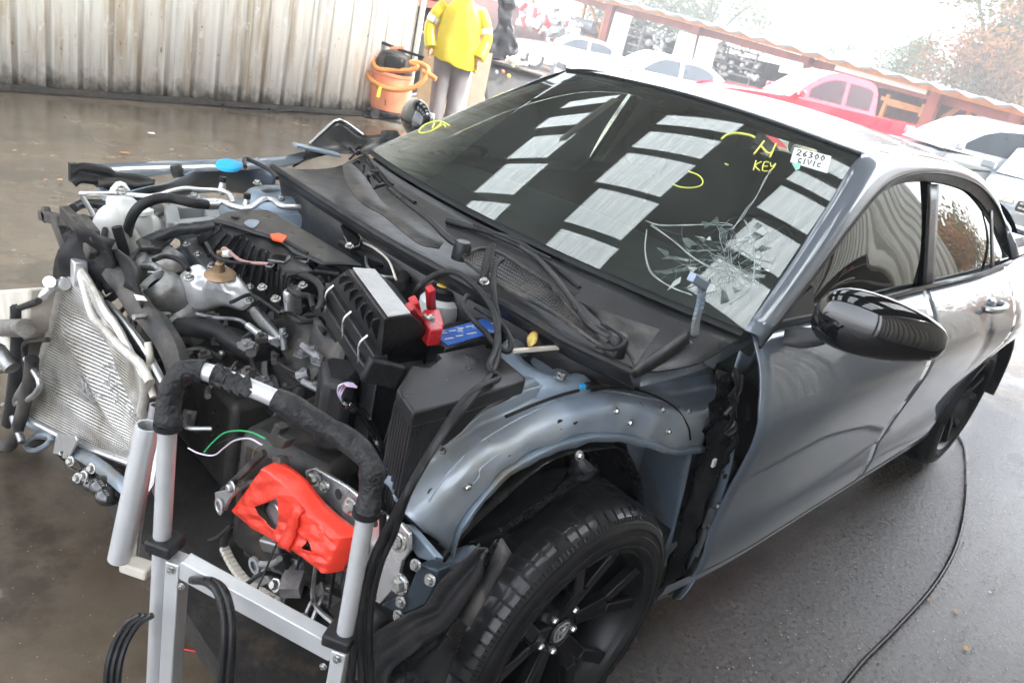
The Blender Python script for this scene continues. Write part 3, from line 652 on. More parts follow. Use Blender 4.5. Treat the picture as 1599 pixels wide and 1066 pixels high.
for st_ in ([(1185, 560), (1215, 520), (1235, 490), (1262, 455), (1290, 400), (1305, 375)], [(1190, 545), (1150, 540), (1050, 545), (960, 545), (915, 530)], [(920, 560), (915, 620), (930, 680), (960, 720), (1010, 740), (1060, 760)], [(930, 540), (1000, 590), (1070, 650), (1150, 690)], [(1225, 530), (1250, 600), (1255, 680), (1240, 740), (1180, 790)]):
    for q_ in range(2):
        out = []
        for p in st_:
            q, u, v = wpix(*cw(p[0]+r2.uniform(-5, 5), p[1]+r2.uniform(-5, 5))); out.append(q+wn(u, v)*.0008)
        cb_.tube(out, .0010, 4, 3, wob=.4)
cb_.build('glass_cracks', crk, ws, kind='stuff')
sh_ = B(); sh2 = B(); sh3 = B()
NS = 46; RR = [0, 9, 17, 27, 39, 53, 70, 90, 114, 142, 175]
def webp(i, k):
    rq = random.Random((i % NS)*97+k*13+5); a = 2*math.pi*((i % NS)+rq.uniform(-.32, .32)*(k > 0))/NS; rr = RR[k]*(1+rq.uniform(-.16, .16)); 
    return 1160+rr*1.15*math.cos(a), 655+rr*.72*math.sin(a)
for i in range(NS):
    for k in range(len(RR)-1):
        if k >= 4 and r2.random() < .13*(k-3): continue
        if k < 2 and i % 3: continue
        P4 = [webp(i, k), webp(i, k+1), webp(i+(1 if k > 1 else 3), k+1), webp(i+(1 if k > 1 else 3), k)]
        for tri_ in (((0, 1, 2), (0, 2, 3)) if r2.random() < .55 else ((0, 1, 2, 3),)):
            q4 = [P4[j] for j in tri_]; cxm = sum(p[0] for p in q4)/len(q4); cym = sum(p[1] for p in q4)/len(q4); W3 = []
            ok = True
            for p in q4:
                try: q, u, v = wpix(*cw(cxm+(p[0]-cxm)*.95, cym+(p[1]-cym)*.95))
                except Exception: ok = False; break
                if abs(u) > .965 or v < .02: ok = False; break
                W3.append((q, u, v))
            if not ok or len(W3) < 3: continue
            n_ = wn(W3[0][1], W3[0][2]); c_ = sum((w_[0] for w_ in W3), Vector())/len(W3); t1 = n_.orthogonal().normalized(); t2 = n_.cross(t1); sg_ = .09 if k < 5 else .035; g1, g2_ = r2.gauss(0, sg_), r2.gauss(0, sg_)
            sag = -.012*math.exp(-(RR[k]/70)**2)
            pts = [w_[0]+n_*(.0025+sag+g1*(w_[0]-c_).dot(t1)+g2_*(w_[0]-c_).dot(t2)) for w_ in W3]
            z_ = r2.random()
            try: (sh2 if z_ < .05 else sh3 if z_ < .08 and k < 6 else sh_).prism(pts, n_*-.001)
            except ValueError: pass
sh_.build('shattered_glass', shard_m, ws, kind='stuff'); sh2.build('glass_fragments', crk, ws, kind='stuff'); sh3.build('glass_holes', intr, ws, kind='stuff')
#@@BAY
# ------------------------------------------------------------ cowl, wipers
wb_low = [Vector(Wsurf(-1+2*i/12, -.03)) for i in range(13)]
fe = [Z(*p, z) for p, z in (((425, 262), .93), ((490, 305), .935), ((560, 350), .94), ((630, 392), .94), ((700, 430), .94), ((765, 465), .94), ((830, 502), .935), ((890, 538), .93), ((985, 582), .92))]
fe = cat(fe, 4); fe = [fe[round(i*(len(fe)-1)/12)] for i in range(13)]
mid1 = [a.lerp(b, .35)+Vector((0, 0, -.035)) for a, b in zip(wb_low, fe)]; mid2 = [a.lerp(b, .75)+Vector((0, 0, -.02)) for a, b in zip(wb_low, fe)]
B().loft([[p+Vector((.0, 0, -.006)) for p in wb_low], mid1, mid2, fe, [p+Vector((-.03, 0, -.04)) for p in fe]], 2, 4).build('cowl_panel', blk, car, solid=.004, ang=60)
B().tube([p+Vector((0, 0, .004)) for p in fe], .009, 8, 2, wob=.2).build('bonnet_seal', rub, car)
# lower firewall shelf
B().grid([[p+Vector((-.03, 0, -.04)) for p in fe], [Vector((p.x-.05, max(-.6, min(.58, p.y)), p.z-.12)) for p in fe], [Vector((max(-.12, p.x-.02), max(-.6, min(.58, p.y)), .55)) for p in fe], [Vector((-.05, max(-.6, min(.58, p.y)), .2)) for p in fe]]).build('firewall', blk, car, solid=.004)
# cowl mesh grille: a real lattice over a dark tray
gA = [Z(*c6(*p), .955) for p in ((640, 215), (745, 180), (850, 230), (950, 290), (1040, 350), (1100, 430), (1190, 520), (1330, 640))]
gB = [Z(*c6(*p), .945) for p in ((650, 235), (720, 290), (800, 345), (880, 385), (960, 425), (1060, 480), (1150, 545), (1320, 665))]
gA = cat(gA, 8); gB = cat(gB, 8); gm = B(); n = len(gA)
for i in range(n):
    if i % 1 == 0: gm.bar(gA[i]+Vector((0, 0, .006)), gB[i]+Vector((0, 0, .006)), .0022, .003)
for k in range(9):
    t = k/8; L_ = [a.lerp(b, t)+Vector((0, 0, .006)) for a, b in zip(gA, gB)]
    for a, b in zip(L_[::2], L_[2::2]): gm.bar(a, b, .0022, .003)
gm.build('cowl_grille', blk_dust, car, kind='stuff')
tb([p+Vector((0, 0, .008)) for p in gA[::6]], .005, 'grille_rim', blk_dust, car, 6)
tb([p+Vector((0, 0, .008)) for p in gB[::6]], .005, 'grille_rim', blk_dust, car, 6)
# light grey torn edge strip on the far half, pale end tray on the near half
sa = [c1(1425, 690), c1(1440, 760), c1(1500, 840), c1(1599, 900), (650, 378), (685, 388)]; sb_ = [c1(1455, 672), c1(1520, 740), c1(1599, 850), (640, 342), (672, 362), (692, 378)]
B().loft([[Z(*p, .975) for p in sa], [Z(*p, .985) for p in sb_]], 5, 2).build('cowl_edge_strip', blk_dust, car, solid=.004)
B().loft([[Z(*p, .975) for p in ((905, 470), (960, 492), (1030, 515))], [Z(*p, .955) for p in ((935, 500), (985, 530), (1005, 552))], [Z(*p, .95) for p in ((975, 545), (985, 560), (990, 575))]], 4, 3).build('cowl_end_tray', blk_dust, car, solid=.004)
B().loft([[Z(*p, .955) for p in ((985, 582), (1010, 560), (1045, 535), (1075, 515))], [Z(*p, .92) for p in ((990, 590), (1020, 575), (1050, 555), (1075, 535))]], 4, 3).build('cowl_side_seal', rub, car, solid=.006)
def wiper(arm, blade, z0, z1):
    wp = bpy.data.objects.new('wiper', None); COL.objects.link(wp); wp.parent = car; c0 = Z(*arm[0], z0); WORLD[wp.name] = c0; wp.location = c0-WORLD[car.name]
    n = len(arm); A = [Z(*p, z0+(z1-z0)*i/(n-1)) for i, p in enumerate(arm)]; A = cat(A, 4); b = B()
    b.tube(A, lambda t: .0095-.004*t, 8, 1)
    b.build('wiper_arm', blk_sat, wp)
    B().lathe([(.022, -.03), (.022, .004), (.016, .014), (.0, .014)], A[0], (0, 0, 1), 20).build('wiper_pivot', blk, wp)
    P = [wpix(*p) for p in blade]; P = [q+wn(u, v)*.012 for q, u, v in P]
    b = B().tube(P, .006, 6, 4); b.tube([p+Vector((0, 0, .008)) for p in P[1:-1]], .004, 6, 4); b.build('wiper_blade', rub, wp)
wiper([(965, 532), (925, 510), (900, 478), (872, 440), (840, 405), (812, 385)], [(905, 455), (860, 415), (800, 385), (740, 360), (700, 348)], .965, .99)
wiper([(722, 386), (700, 372), (672, 345), (640, 320), (608, 295)], [(650, 322), (615, 298), (590, 270), (573, 245)], .975, .985)
tb([Z(940, 505, .985), Z(965, 520, .99), Z(975, 532, .985), Z(960, 545, .975), Z(930, 540, .97)], .004, 'washer_hose', rub, car)
tb([wpix(*p)[0]+Vector((.01, 0, .012)) for p in ((700, 352), (760, 368), (820, 388), (900, 470))], .006, 'washer_pipe', rub, car)
# ------------------------------------------------------------ near side: apron, strut tower, liners
# bay floor and side masses
B().box((.12, 0, .22), (.95, 1.25, .06)).build('undertray', dark, car)
F1 = [(135, 445), (240, 300), (340, 250), (430, 172), (600, 90), (720, 55), (820, 43), (950, 55), (1060, 68), (1190, 45)]
F2 = [(150, 480), (270, 330), (370, 262), (460, 215), (620, 135), (740, 95), (840, 80), (960, 95), (1070, 115), (1200, 95)]
F3 = [(200, 530), (300, 450), (400, 340), (490, 285), (640, 210), (760, 170), (860, 150), (970, 165), (1080, 190), (1190, 170)]
F4 = [(320, 630), (350, 540), (430, 430), (510, 350), (640, 280), (750, 248), (840, 240), (960, 262), (1060, 290), (1150, 280)]
fv = []
for L_, y in ((F1, .635), (F2, .645), (F3, .725), (F4, .735)): fv.append([Y(*c8(*p), y) for p in L_])
fv.append([p+Vector((0, -.03, -.008)) for p in fv[-1]])
A_ = B(); C_ = [cat(c, 6) for c in fv]; rows = []
for j in range(len(C_[0])):
    col = cat([C_[i][j] for i in range(len(C_))], 6); rows.append([p+Vector((.002*noise.noise(p*40), .009*noise.noise(p*14)+.003*noise.noise(p*38), .006*noise.noise(p*11+Vector((3, 3, 3))))) for p in col])
from mathutils.bvhtree import BVHTree
A_.grid(rows); A_.bm.normal_update(); APB = BVHTree.FromBMesh(A_.bm)
def onap(px, py):
    h_, n_, i_, d_ = APB.ray_cast(CAM, ray(px, py).normalized())
    if h_ is None: return None, None
    return h_, (n_ if n_.dot(CAM-h_) > 0 else -n_)
A_.build('fender_apron', primer2, car, solid=.003, ang=75)
B().loft([fv[0], [p+Vector((0, -.03, .006+.004*math.sin(i*2.3))) for i, p in enumerate(fv[0])], [p+Vector((0, -.045, -.05)) for p in fv[0]]], 6, 2).build('apron_flange', primer, car, solid=.002, ang=70)
h = B()
for x, y_ in ((295, 305), (378, 418), (865, 172), (910, 208), (1018, 170), (1105, 175), (1038, 238)):
    p, n_ = onap(*c8(x, y_))
    if p is not None: B().bolt(p+n_*.001, n_, .0055).build('apron_bolt', steel, car)
for x, y_, r_ in ((685, 216, .010), (733, 203, .008), (658, 247, .006), (592, 255, .004), (516, 322, .004), (264, 438, .009), (347, 484, .004), (912, 206, .004), (1067, 158, .008), (1160, 98, .006), (560, 292, .005)):
    p, n_ = onap(*c8(x, y_))
    if p is not None: B().lathe([(0, 0), (r_, 0), (r_*1.05, -.004), (0, -.004)], p+n_*.0012, n_, 14).build('apron_hole', intr, car)
# lower front of the apron going down to the rail
fl_ = B().loft([[Y(*c8(*p), .66) for p in ((135, 445), (200, 530), (320, 630))], [Y(*c8(*p), .60) for p in ((130, 480), (180, 560), (300, 640))], [Vector((.40, .5, .62)), Vector((.36, .5, .52)), Vector((.25, .5, .45))]], 4, 3).build('apron_front_web', primer2, car, solid=.003)
# strut towers
for s in (1, -1):
    c = Vector((-.03, s*.575, .855)); b = B()
    b.lathe([(.062, -.035), (.06, -.004), (.066, .004), (.085, .006), (.098, -.002), (.108, -.014), (.112, -.06)], c, (0, s*.08, 1), 36); b.build('strut_tower', primer, car, ang=50)
    B().lathe([(0, -.03), (.03, -.03), (.035, -.012), (.058, -.02), (.062, -.04)], c, (0, s*.08, 1), 28).build('strut_mount', rub, car)
    for k in range(3):
        a = R(60+120*k); B().bolt(c+Vector((.088*math.cos(a), .088*math.sin(a), .004)), (0, 0, 1), .009).build('strut_bolt', steel, car)
    sh0 = [Vector((.30, s*.50, .74)), Vector((.12, s*.48, .80)), Vector((-.05, s*.44, .83)), Vector((-.22, s*.42, .84))]; sh1 = [Vector((p.x, s*(.628), p.z+.012)) for p in sh0]
    B().loft([sh0, [(a+b_)/2+Vector((0, 0, .01)) for a, b_ in zip(sh0, sh1)], sh1], 4, 3).build('strut_tower_shelf', primer, car, solid=.003)
    B().loft([sh0, [Vector((p.x, p.y-s*.02, .55)) for p in sh0], [Vector((p.x, p.y, .25)) for p in sh0]], 4, 2).build('inner_wing_panel', primer if s < 0 else blk, car, solid=.003)
# wheel arch liner
lr = []
for j in range(9):
    y_ = .46+.27*j/8; lr.append([Vector((.005+.375*math.cos(a), y_, .34+(.385-.0*j)*math.sin(a)+.006*math.sin(9*a+j))) for a in [R(12+160*i/30) for i in range(31)]])
B().grid(lr).build('wheel_arch_liner', wetrub, car, solid=.003, ang=60)
B().grid([[Vector((.4*math.cos(a)*q, .46, .34+.4*math.sin(a)*q)) for a in [R(200*i/16-10) for i in range(17)]] for q in (0.02, 1)]).build('wheel_well_wall', intr, car)
lp = [[Y(*c8(*p), .76) for p in ((375, 610), (480, 555), (620, 470), (700, 385), (735, 300))], [Y(*c8(*p), .80) for p in ((400, 600), (530, 535), (660, 440), (760, 380), (800, 360))], [Y(*c8(*p), .78) for p in ((420, 600), (540, 560), (670, 465), (790, 395), (805, 370))]]
B().loft(lp, 6, 3).build('torn_liner_strip', wetrub, car, solid=.003, ang=60); B().bolt(Y(*c8(745, 318), .79), (0, 1, .3), .007).build('liner_bolt', steel, car)
# blue inner panel behind the wheel
B().loft([[Y(*c8(*p), .60) for p in ((900, 270), (1000, 280), (1130, 290))], [Y(*c8(*p), .60) for p in ((930, 420), (1030, 450), (1130, 470))], [Y(*c8(*p), .62) for p in ((980, 600), (1060, 640), (1110, 660))], [Y(*c8(*p), .62) for p in ((990, 700), (1040, 740), (1080, 780))]], 4, 4).build('inner_sill_panel', primer, car, solid=.004)
B().loft([[X(*p, -.50) for p in ((975, 690), (1035, 672), (1092, 655))], [X(*p, -.51) for p in ((985, 770), (1030, 765), (1070, 760))], [X(*p, -.50) for p in ((1000, 860), (1020, 868), (1042, 872))]], 4, 4).build('front_bulkhead_panel', mat('dark_blue_panel_paint', (.13, .17, .22), .4, .3, .2, 8, col2=(.10, .09, .08), thr=.6, s2=7), car, solid=.004)  # darker blue than the other bay steel, with dirt patches
# hinge pillar, torn black cover and door shut edge
hp0 = [(1205, 40), (1250, 60), (1262, 150), (1240, 300), (1160, 500), (1130, 600), (1100, 700)]; hp1 = [(1150, 250), (1165, 260), (1150, 330), (1110, 430), (1070, 560), (1035, 680), (1010, 760)]
L0 = [Y(*c8(*p), .79) for p in hp0]; L1 = [Y(*c8(*p), .74) for p in hp1]; rows = []
for t in [i/8 for i in range(9)]:
    rows.append([a.lerp(b_, t)+Vector((0, .018*noise.noise(a.lerp(b_, t)*22)+.01*math.sin(math.pi*t), 0)) for a, b_ in zip(cat(L0, 6), cat(L1, 6))])
B().grid(rows).build('torn_pillar_cover', wetrub, car, solid=.003, ang=50)
B().loft([[Y(*c8(*p), .80) for p in ((1262, 120), (1262, 260), (1230, 420), (1150, 620), (1100, 740))], [Y(*c8(*p), .765) for p in ((1225, 200), (1215, 330), (1175, 470), (1110, 640), (1060, 770))]], 4, 2).build('door_shut_face', primer, doors[1, 0], solid=.003)
for p in ((1190, 490), (1195, 480)): pass
hb = B(); hb.bar(Y(*c8(1165, 555), .805), Y(*c8(1185, 500), .81), .02, .012); hb.bolt(Y(*c8(1200, 480), .812), (.3, 1, 0), .008); hb.bolt(Y(*c8(1172, 545), .812), (.3, 1, 0), .007); hb.build('door_hinge', castal, doors[1, 0])
B().sphere(Y(*c8(1240, 365), .79), .026, (.5, .7, 1.3), 14).build('door_boot_gaiter', rub, car)
B().box(Y(*c8(1190, 342), .80), (.012, .006, .022), Euler((0, R(10), 0))).build('white_clip', whitel, car)
ub = B()
for i in range(9):
    p0_ = Y(*cd(330+r2.uniform(-30, 40), 800+i*24), .79+.01*r2.random()); p1_ = p0_+Vector((r2.uniform(-.03, .03), .01, -r2.uniform(.03, .09))); ub.tube([p0_, (p0_+p1_)/2+Vector((.012*r2.uniform(-1, 1), .012, 0)), p1_], r2.uniform(.003, .010), 6, 4)
ub.build('torn_sealant', wetrub, car, kind='stuff')
# rocker front end
B().loft([[Y(*c8(*p), .84) for p in ((1160, 660), (1120, 740), (1080, 790))], [Y(*c8(*p), .80) for p in ((1130, 650), (1085, 730), (1050, 790))]], 4, 2).build('rocker_end_cap', paint, car, solid=.003)
# bonnet hinge
hn = B(); P_ = [Y(*cd(*p), .70) for p in ((180, 500), (205, 520), (200, 580), (185, 640), (180, 700))]; Q = cat(P_, 4)
for a, b_ in zip(Q, Q[1:]): hn.bar(a, b_, .022, .010, up=(0, 1, 0))
hn.bar(Y(*cd(170, 495), .70), Y(*cd(215, 525), .70), .018, .02); hn.build('bonnet_hinge_arm', primer, car, bev=.002)
hq = B()
for pts in (((110, 780), (120, 720), (160, 705), (200, 730), (200, 790), (140, 810)), ((200, 720), (250, 690), (262, 740), (240, 800), (205, 780))):
    hq.prism([Y(*cd(*p), .71) for p in pts], (0, .006, 0))
hq.bolt(Y(*cd(145, 795), .72), (0, 1, 0), .006); hq.bolt(Y(*cd(182, 740), .72), (0, 1, 0), .005); hq.build('bonnet_hinge_base', primer2, car, bev=.0015)
# corner of cowl at the A pillar: body steel bracket
B().loft([[Y(*cd(*p), .70) for p in ((0, 860), (120, 830), (240, 790), (330, 740), (400, 690))], [Y(*cd(*p), .66) for p in ((0, 790), (110, 770), (230, 700), (330, 680), (430, 655))], [Y(*cd(*p), .62) for p in ((20, 780), (120, 740), (230, 690), (330, 670), (420, 650))]], 4, 3).build('cowl_corner_panel', primer2, car, solid=.003)
B().loft([[Y(*cd(*p), .76) for p in ((330, 740), (370, 760), (400, 700), (440, 660))], [Y(*cd(*p), .74) for p in ((290, 870), (330, 850), (390, 770), (425, 690))]], 4, 2).build('pillar_base_panel', primer2, car, solid=.003)
# sensor cable clipped on the apron
cable = [Y(*c8(*p), .735) for p in ((740, 105), (790, 100), (850, 90), (920, 92), (990, 115), (1060, 160), (1100, 220), (1108, 270), (1090, 292), (1050, 290))]
def onl(pts, lift=.004):
    out = []
    for p in pts:
        q, n_ = onap(*c8(*p))
        if q is not None: out.append(q+n_*lift)
    return out
tb(onl([(740, 112), (790, 108), (850, 100), (920, 105), (990, 125), (1060, 165), (1100, 220), (1108, 262)]), .0024, 'sensor_cable', rub, car)
_a, _b = onl([(762, 122), (832, 112)], .022); B().bar(_a, _b, .013, .012).build('cable_connector', blk, car, bev=.002)
_a, _b = onl([(742, 125), (760, 122)], .022); B().bar(_a, _b, .011, .010).build('connector_tab', bluec, car, bev=.001)
_a, _b = onl([(905, 103), (935, 106)], .006); B().bar(_a, _b, .009, .008).build('cable_clip', blk, car, bev=.001)
tb(onl([(395, 410), (415, 385), (420, 360), (450, 335), (482, 312)], .002), .0018, 'panel_lap_edge', primer2, car, 6)
tb(onl([(418, 255), (440, 262), (452, 275), (470, 282)], .001), .0012, 'paint_crack', rust, car, 5)
tb(onl([(250, 470), (300, 400), (360, 330), (430, 270), (520, 215), (620, 165), (730, 125), (840, 108), (940, 125), (1040, 145)], .0015), .0022, 'pressed_ridge', primer2, car, 6)
for x, y_ in ((560, 290), (435, 360), (480, 350), (500, 348)):
    q, n_ = onap(*c8(x, y_))
    if q is not None: B().lathe([(.006, 0), (.004, .0015), (0, .0015)], q, n_, 12).build('panel_dimple', primer2, car)
f4 = cat([Y(*c8(*p), .735) for p in F4], 4)
B().grid([f4, [p+Vector((.004*noise.noise(p*30), .012, -.004)) for p in f4], [p+Vector((.006*noise.noise(p*30), .014+.006*noise.noise(p*40), -.016)) for p in f4]]).build('arch_lip', primer, car, solid=.0015)
tb([Y(*c8(*p), .68) for p in ((505, 190), (600, 150), (680, 122), (745, 104))], .0035, 'rubber_strip', rub, car, 6)
# ------------------------------------------------------------ fuse box, air box, battery
def slab(pix, f, z, h, name, m, par, bev=.004, lean=(0, 0)): 
    P = [Z(*f(*p), z) for p in pix]; return B().prism(P, Vector((lean[0], lean[1], -h))).build(name, m, par, bev=bev)
fb = slab([(345, 800), (410, 690), (490, 700), (540, 660), (520, 640), (740, 595), (800, 640), (925, 745), (925, 760), (640, 850), (420, 905)], c6, .885, .03, 'fuse_box', blk_sat, car, .004)
P = [Z(*c6(*p), .855) for p in ((350, 800), (415, 695), (740, 600), (915, 755), (640, 845), (420, 900))]; cc = sum(P, Vector())/6
B().prism([cc+(p-cc)*.97 for p in P], (0, 0, -.26)).build('fuse_box_body', blk, fb, bev=.004)
rb = B()
for a, b_ in ((P[0], P[5]), (P[5], P[5].lerp(P[4], .45))):
    for i in range(7):
        q = a.lerp(b_, (i+.5)/7); rb.box(q+(q-cc).normalized()*.002+Vector((0, 0, -.12)), (.006, .006, .2))
rb.build('fuse_box_ribs', blk, fb, bev=.001); B().bar(Z(*c6(540, 858), .872), Z(*c6(610, 838), .872), .018, .022).build('fuse_box_latch', blk, fb, bev=.002)
B().bar(Z(*c6(200, 705), .86), Z(*c6(360, 745), .84), .02, .05).bar(Z(*c6(190, 735), .84), Z(*c6(330, 775), .82), .012, .012).build('wiring_guide', blk, car, bev=.006)
# battery under its clamp strap
bt = B(); bp = [Z(*c6(*p), .87) for p in ((500, 550), (560, 505), (830, 445), (905, 520), (720, 570), (560, 620))]; bt.prism(bp, (0, 0, -.19)); bat = bt.build('car_battery', blk, car, bev=.004)
B().prism([Z(*c6(*p), .8725) for p in ((503, 548), (740, 480), (832, 472), (890, 512), (720, 560), (575, 602))], (0, 0, -.002)).build('battery_label', bluel, bat)
lt = B()
for i, (x, y_, w_) in enumerate(((545, 550, 26), (580, 540, 30), (622, 528, 22), (655, 520, 34), (690, 512, 20), (560, 575, 40), (612, 562, 30), (660, 552, 44), (770, 505, 30), (810, 500, 30))): lt.bar(Z(*c6(x, y_), .8745), Z(*c6(x+w_, y_-w_*.18), .8745), .004, .0006)
lt.build('label_print', whitel, bat)
B().lathe([(.012, 0), (.010, .018), (0, .018)], Z(*c6(500, 500), .872), (0, 0, 1), 14).build('battery_terminal', steel, bat)
# air filter box: ribbed sloping lid with a pale flat top
T = [Z(*c6(*p), .965) for p in ((130, 262), (245, 270), (408, 470), (290, 485))]     # pale top
La = [Z(*c6(*p), .90) for p in ((45, 315), (250, 660))]
ab = B(); zt = .965
A0, A1, A2, A3 = T
S0, S1 = Z(*c6(50, 318), .90), Z(*c6(275, 650), .87)
ab.grid([[A0, A1], [A3, A2]]); ab.grid([[S0, A0], [S1, A3]])
e1, e2 = Z(*c6(500, 560), .885), Z(*c6(490, 660), .80)
ab.grid([[A3, A2], [Z(*c6(400, 520), .94), Z(*c6(455, 500), .935)], [Z(*c6(290, 650), .86), e1], [Z(*c6(290, 690), .80), e2]])
ab.grid([[A3, Z(*c6(400, 520), .94), Z(*c6(290, 650), .86)], [S1, S1.lerp(Z(*c6(290, 650), .86), .5), Z(*c6(290, 650), .86)]])
ab.grid([[A1, Z(*c6(330, 330), .90)], [A2, e1]])
bmesh.ops.remove_doubles(ab.bm, verts=ab.bm.verts, dist=.001)
abx = ab.build('air_filter_box', blk, car, solid=.004, bev=.006, ang=30)
B().prism([p+Vector((0, 0, .002)) for p in [A0.lerp(A1, .12), A1, A2, A3.lerp(A2, .12)]], (0, 0, .004)).build('air_box_top_panel', mat('pale_grey_plastic', (.42, .42, .42), .45, 0, .2, 20, col2=(.3, .3, .3), thr=.55, s2=12, bump=.2), abx, bev=.006)  # top panel in a paler grey than the box
for i in range(7):
    t = (i+.6)/7.4; a = A0.lerp(A3, t); b_ = S0.lerp(S1, t); q = a.lerp(b_, .12); q2 = a.lerp(b_, .72)
    d_ = (A3-A0).normalized(); up_ = (b_-a).cross(d_).normalized(); up_ = up_ if up_.dot(CAM-a) > 0 else -up_
    B().prism([q, q2, q2+up_*.004, q.lerp(q2, .25)+up_*.016, q+up_*.012], d_*.006).build('air_box_rib', blk, abx, bev=.001)
base = B(); base.bar(S0+Vector((0, 0, -.015)), S1+Vector((0, 0, -.015)), .028, .03); base.bar(S0+Vector((.012, -.01, -.045)), S1+Vector((.012, -.01, -.045)), .02, .03)
base.build('air_box_rim', blk_sat, abx, bev=.003)
bd = B(); bd.prism([S0+Vector((0, 0, -.06)), S1+Vector((0, 0, -.06)), e2+Vector((0, 0, -.03)), Z(*c6(330, 330), .84)], (0, 0, -.2)); bd.build('air_box_base', blk, abx, bev=.004)
for t in (.18, .55, .86):
    q = S0.lerp(S1, t)+Vector((.012, -.006, -.012)); cb2 = B(); cb2.tube([q+Vector((0, 0, .03)), q+Vector((.012, -.006, .01)), q+Vector((.008, -.004, -.03))], .0025, 6, 4); cb2.build('air_box_clip', steel, abx)
# lower box in front of the air box (resonator) with small raised lettering plate
rz = B(); rz.prism([Z(*c5(*p), .80) for p in ((1060, 930), (1110, 905), (1260, 930), (1290, 1000), (1230, 1070), (1080, 1040))], (0, 0, -.16)); rz.build('intake_resonator', blk, car, bev=.02)
# brake fluid reservoir
rs = Z(*c6(545, 400), .86); r_o = B().lathe([(.0, -.06), (.045, -.06), (.05, -.02), (.05, .0), (.042, .01), (.0, .01)], rs, (0, 0, 1), 24).build('brake_fluid_reservoir', whitep, car)
B().lathe([(.034, .008), (.036, .03), (.03, .036), (0, .036)], rs, (0, 0, 1), 24).build('reservoir_cap', blk, r_o); B().lathe([(.014, .037), (.012, .039), (0, .039)], rs+Vector((.004, 0, 0)), (0, 0, 1), 20).build('cap_label', mat('yellow_cap_label', (.75, .55, .12), .5), r_o)
# ------------------------------------------------------------ engine
eb = B(); eb.box((.10, -.12, .44), (.36, .50, .36)); eb.box((.28, -.15, .40), (.2, .36, .26)); eng = eb.build('engine_block', dark, car, bev=.02)
B().box((.25, .30, .48), (.42, .24, .3), Euler((0, 0, R(20)))).build('gearbox_housing', dark, car, bev=.03)
ec = [(510, 205), (570, 165), (680, 158), (790, 155), (850, 180), (905, 215), (1000, 268), (1130, 345), (1215, 395), (1290, 440), (1180, 430), (1080, 432), (1000, 395), (930, 370), (860, 310), (780, 285), (700, 262), (600, 228)]
Pc = [Z(*c5(*p), .895) for p in ec]
cv = B().prism(Pc, (0, 0, -.012)); cvo = cv.build('engine_cover', blk_sat, eng, bev=.006)
B().prism([Z(*c5(*p), .897) for p in ((805, 292), (850, 287), (893, 302), (870, 330), (818, 318))], (0, 0, .004)).build('red_cover_badge', orng, cvo)
B().tube([Z(*c5(890, 322), .897), Z(*c5(1000, 385), .897)], .004, 6, 1).build('cover_groove', intr, cvo)
B().dome([Z(*c5(*p), .897) for p in ((670, 225), (700, 208), (748, 215), (735, 240), (715, 252), (690, 245))], (0, 0, -.012 if False else .003)).build('cover_scoop', primer, cvo)
B().lathe([(.03, 0), (.032, .012), (.028, .02), (.01, .02), (.01, .028), (0, .028)], Z(*c5(620, 248), .872), (0, 0, 1), 10).build('oil_filler_cap', blk, eng)
# ribbed front wall of the cam cover
fw_t = [Z(*c5(*p), .875) for p in ((535, 245), (600, 290), (680, 300), (740, 350), (810, 380), (850, 440), (900, 500))]
fw_b = [Z(*c5(*p), .76) for p in ((430, 300), (520, 420), (600, 470), (700, 520), (780, 580), (840, 620), (890, 655))]
B().loft([[p+Vector((-.06, 0, .005)) for p in fw_t], fw_t, [a.lerp(b_, .5) for a, b_ in zip(fw_t, fw_b)], fw_b, [p+Vector((0, 0, -.15)) for p in fw_b]], 4, 2).build('cam_cover', blk_sat, eng, solid=.004, ang=45)
ft, fbm = cat(fw_t, 4), cat(fw_b, 4); rr_ = B()
for i in range(1, len(ft)-1, 2): rr_.bar(ft[i]+Vector((.004, 0, 0)), fbm[i]+Vector((.008, 0, 0)), .006, .012)
rr_.build('cam_cover_ribs', blk, eng, bev=.002)
for k, (x, y_) in enumerate(((830, 375), (765, 565), (835, 625), (975, 555), (1130, 640))): B().bolt(Z(*c5(x, y_), .86), (.3, .1, 1), .007).build('engine_bolt', steel, eng)
for (x, y_) in ((860, 440), (975, 440), (1015, 405)):
    q = Z(*c5(x, y_), .87); co_ = B().box(q, (.03, .045, .035), Euler((.2, .3, .6))).box(q+Vector((.02, .0, -.005)), (.03, .02, .02), Euler((.2, .3, .6))); co_.build('ignition_coil', blk_gloss, eng, bev=.004)
tb([Z(*c5(*p), .875) for p in ((890, 490), (960, 495), (1030, 520), (1070, 570), (1075, 640), (1050, 690))], .008, 'breather_hose', rub, eng)
tb([Z(*c5(*p), .85) for p in ((905, 570), (950, 600), (1010, 610), (1030, 670))], .007, 'breather_hose', rub, eng)
for p in ((905, 640), (940, 620)): B().lathe([(.012, -.04), (.012, .03), (.008, .035), (0, .035)], Z(*c5(*p), .80), (.3, .2, 1), 14).build('injector_rail_boss', alub, eng)
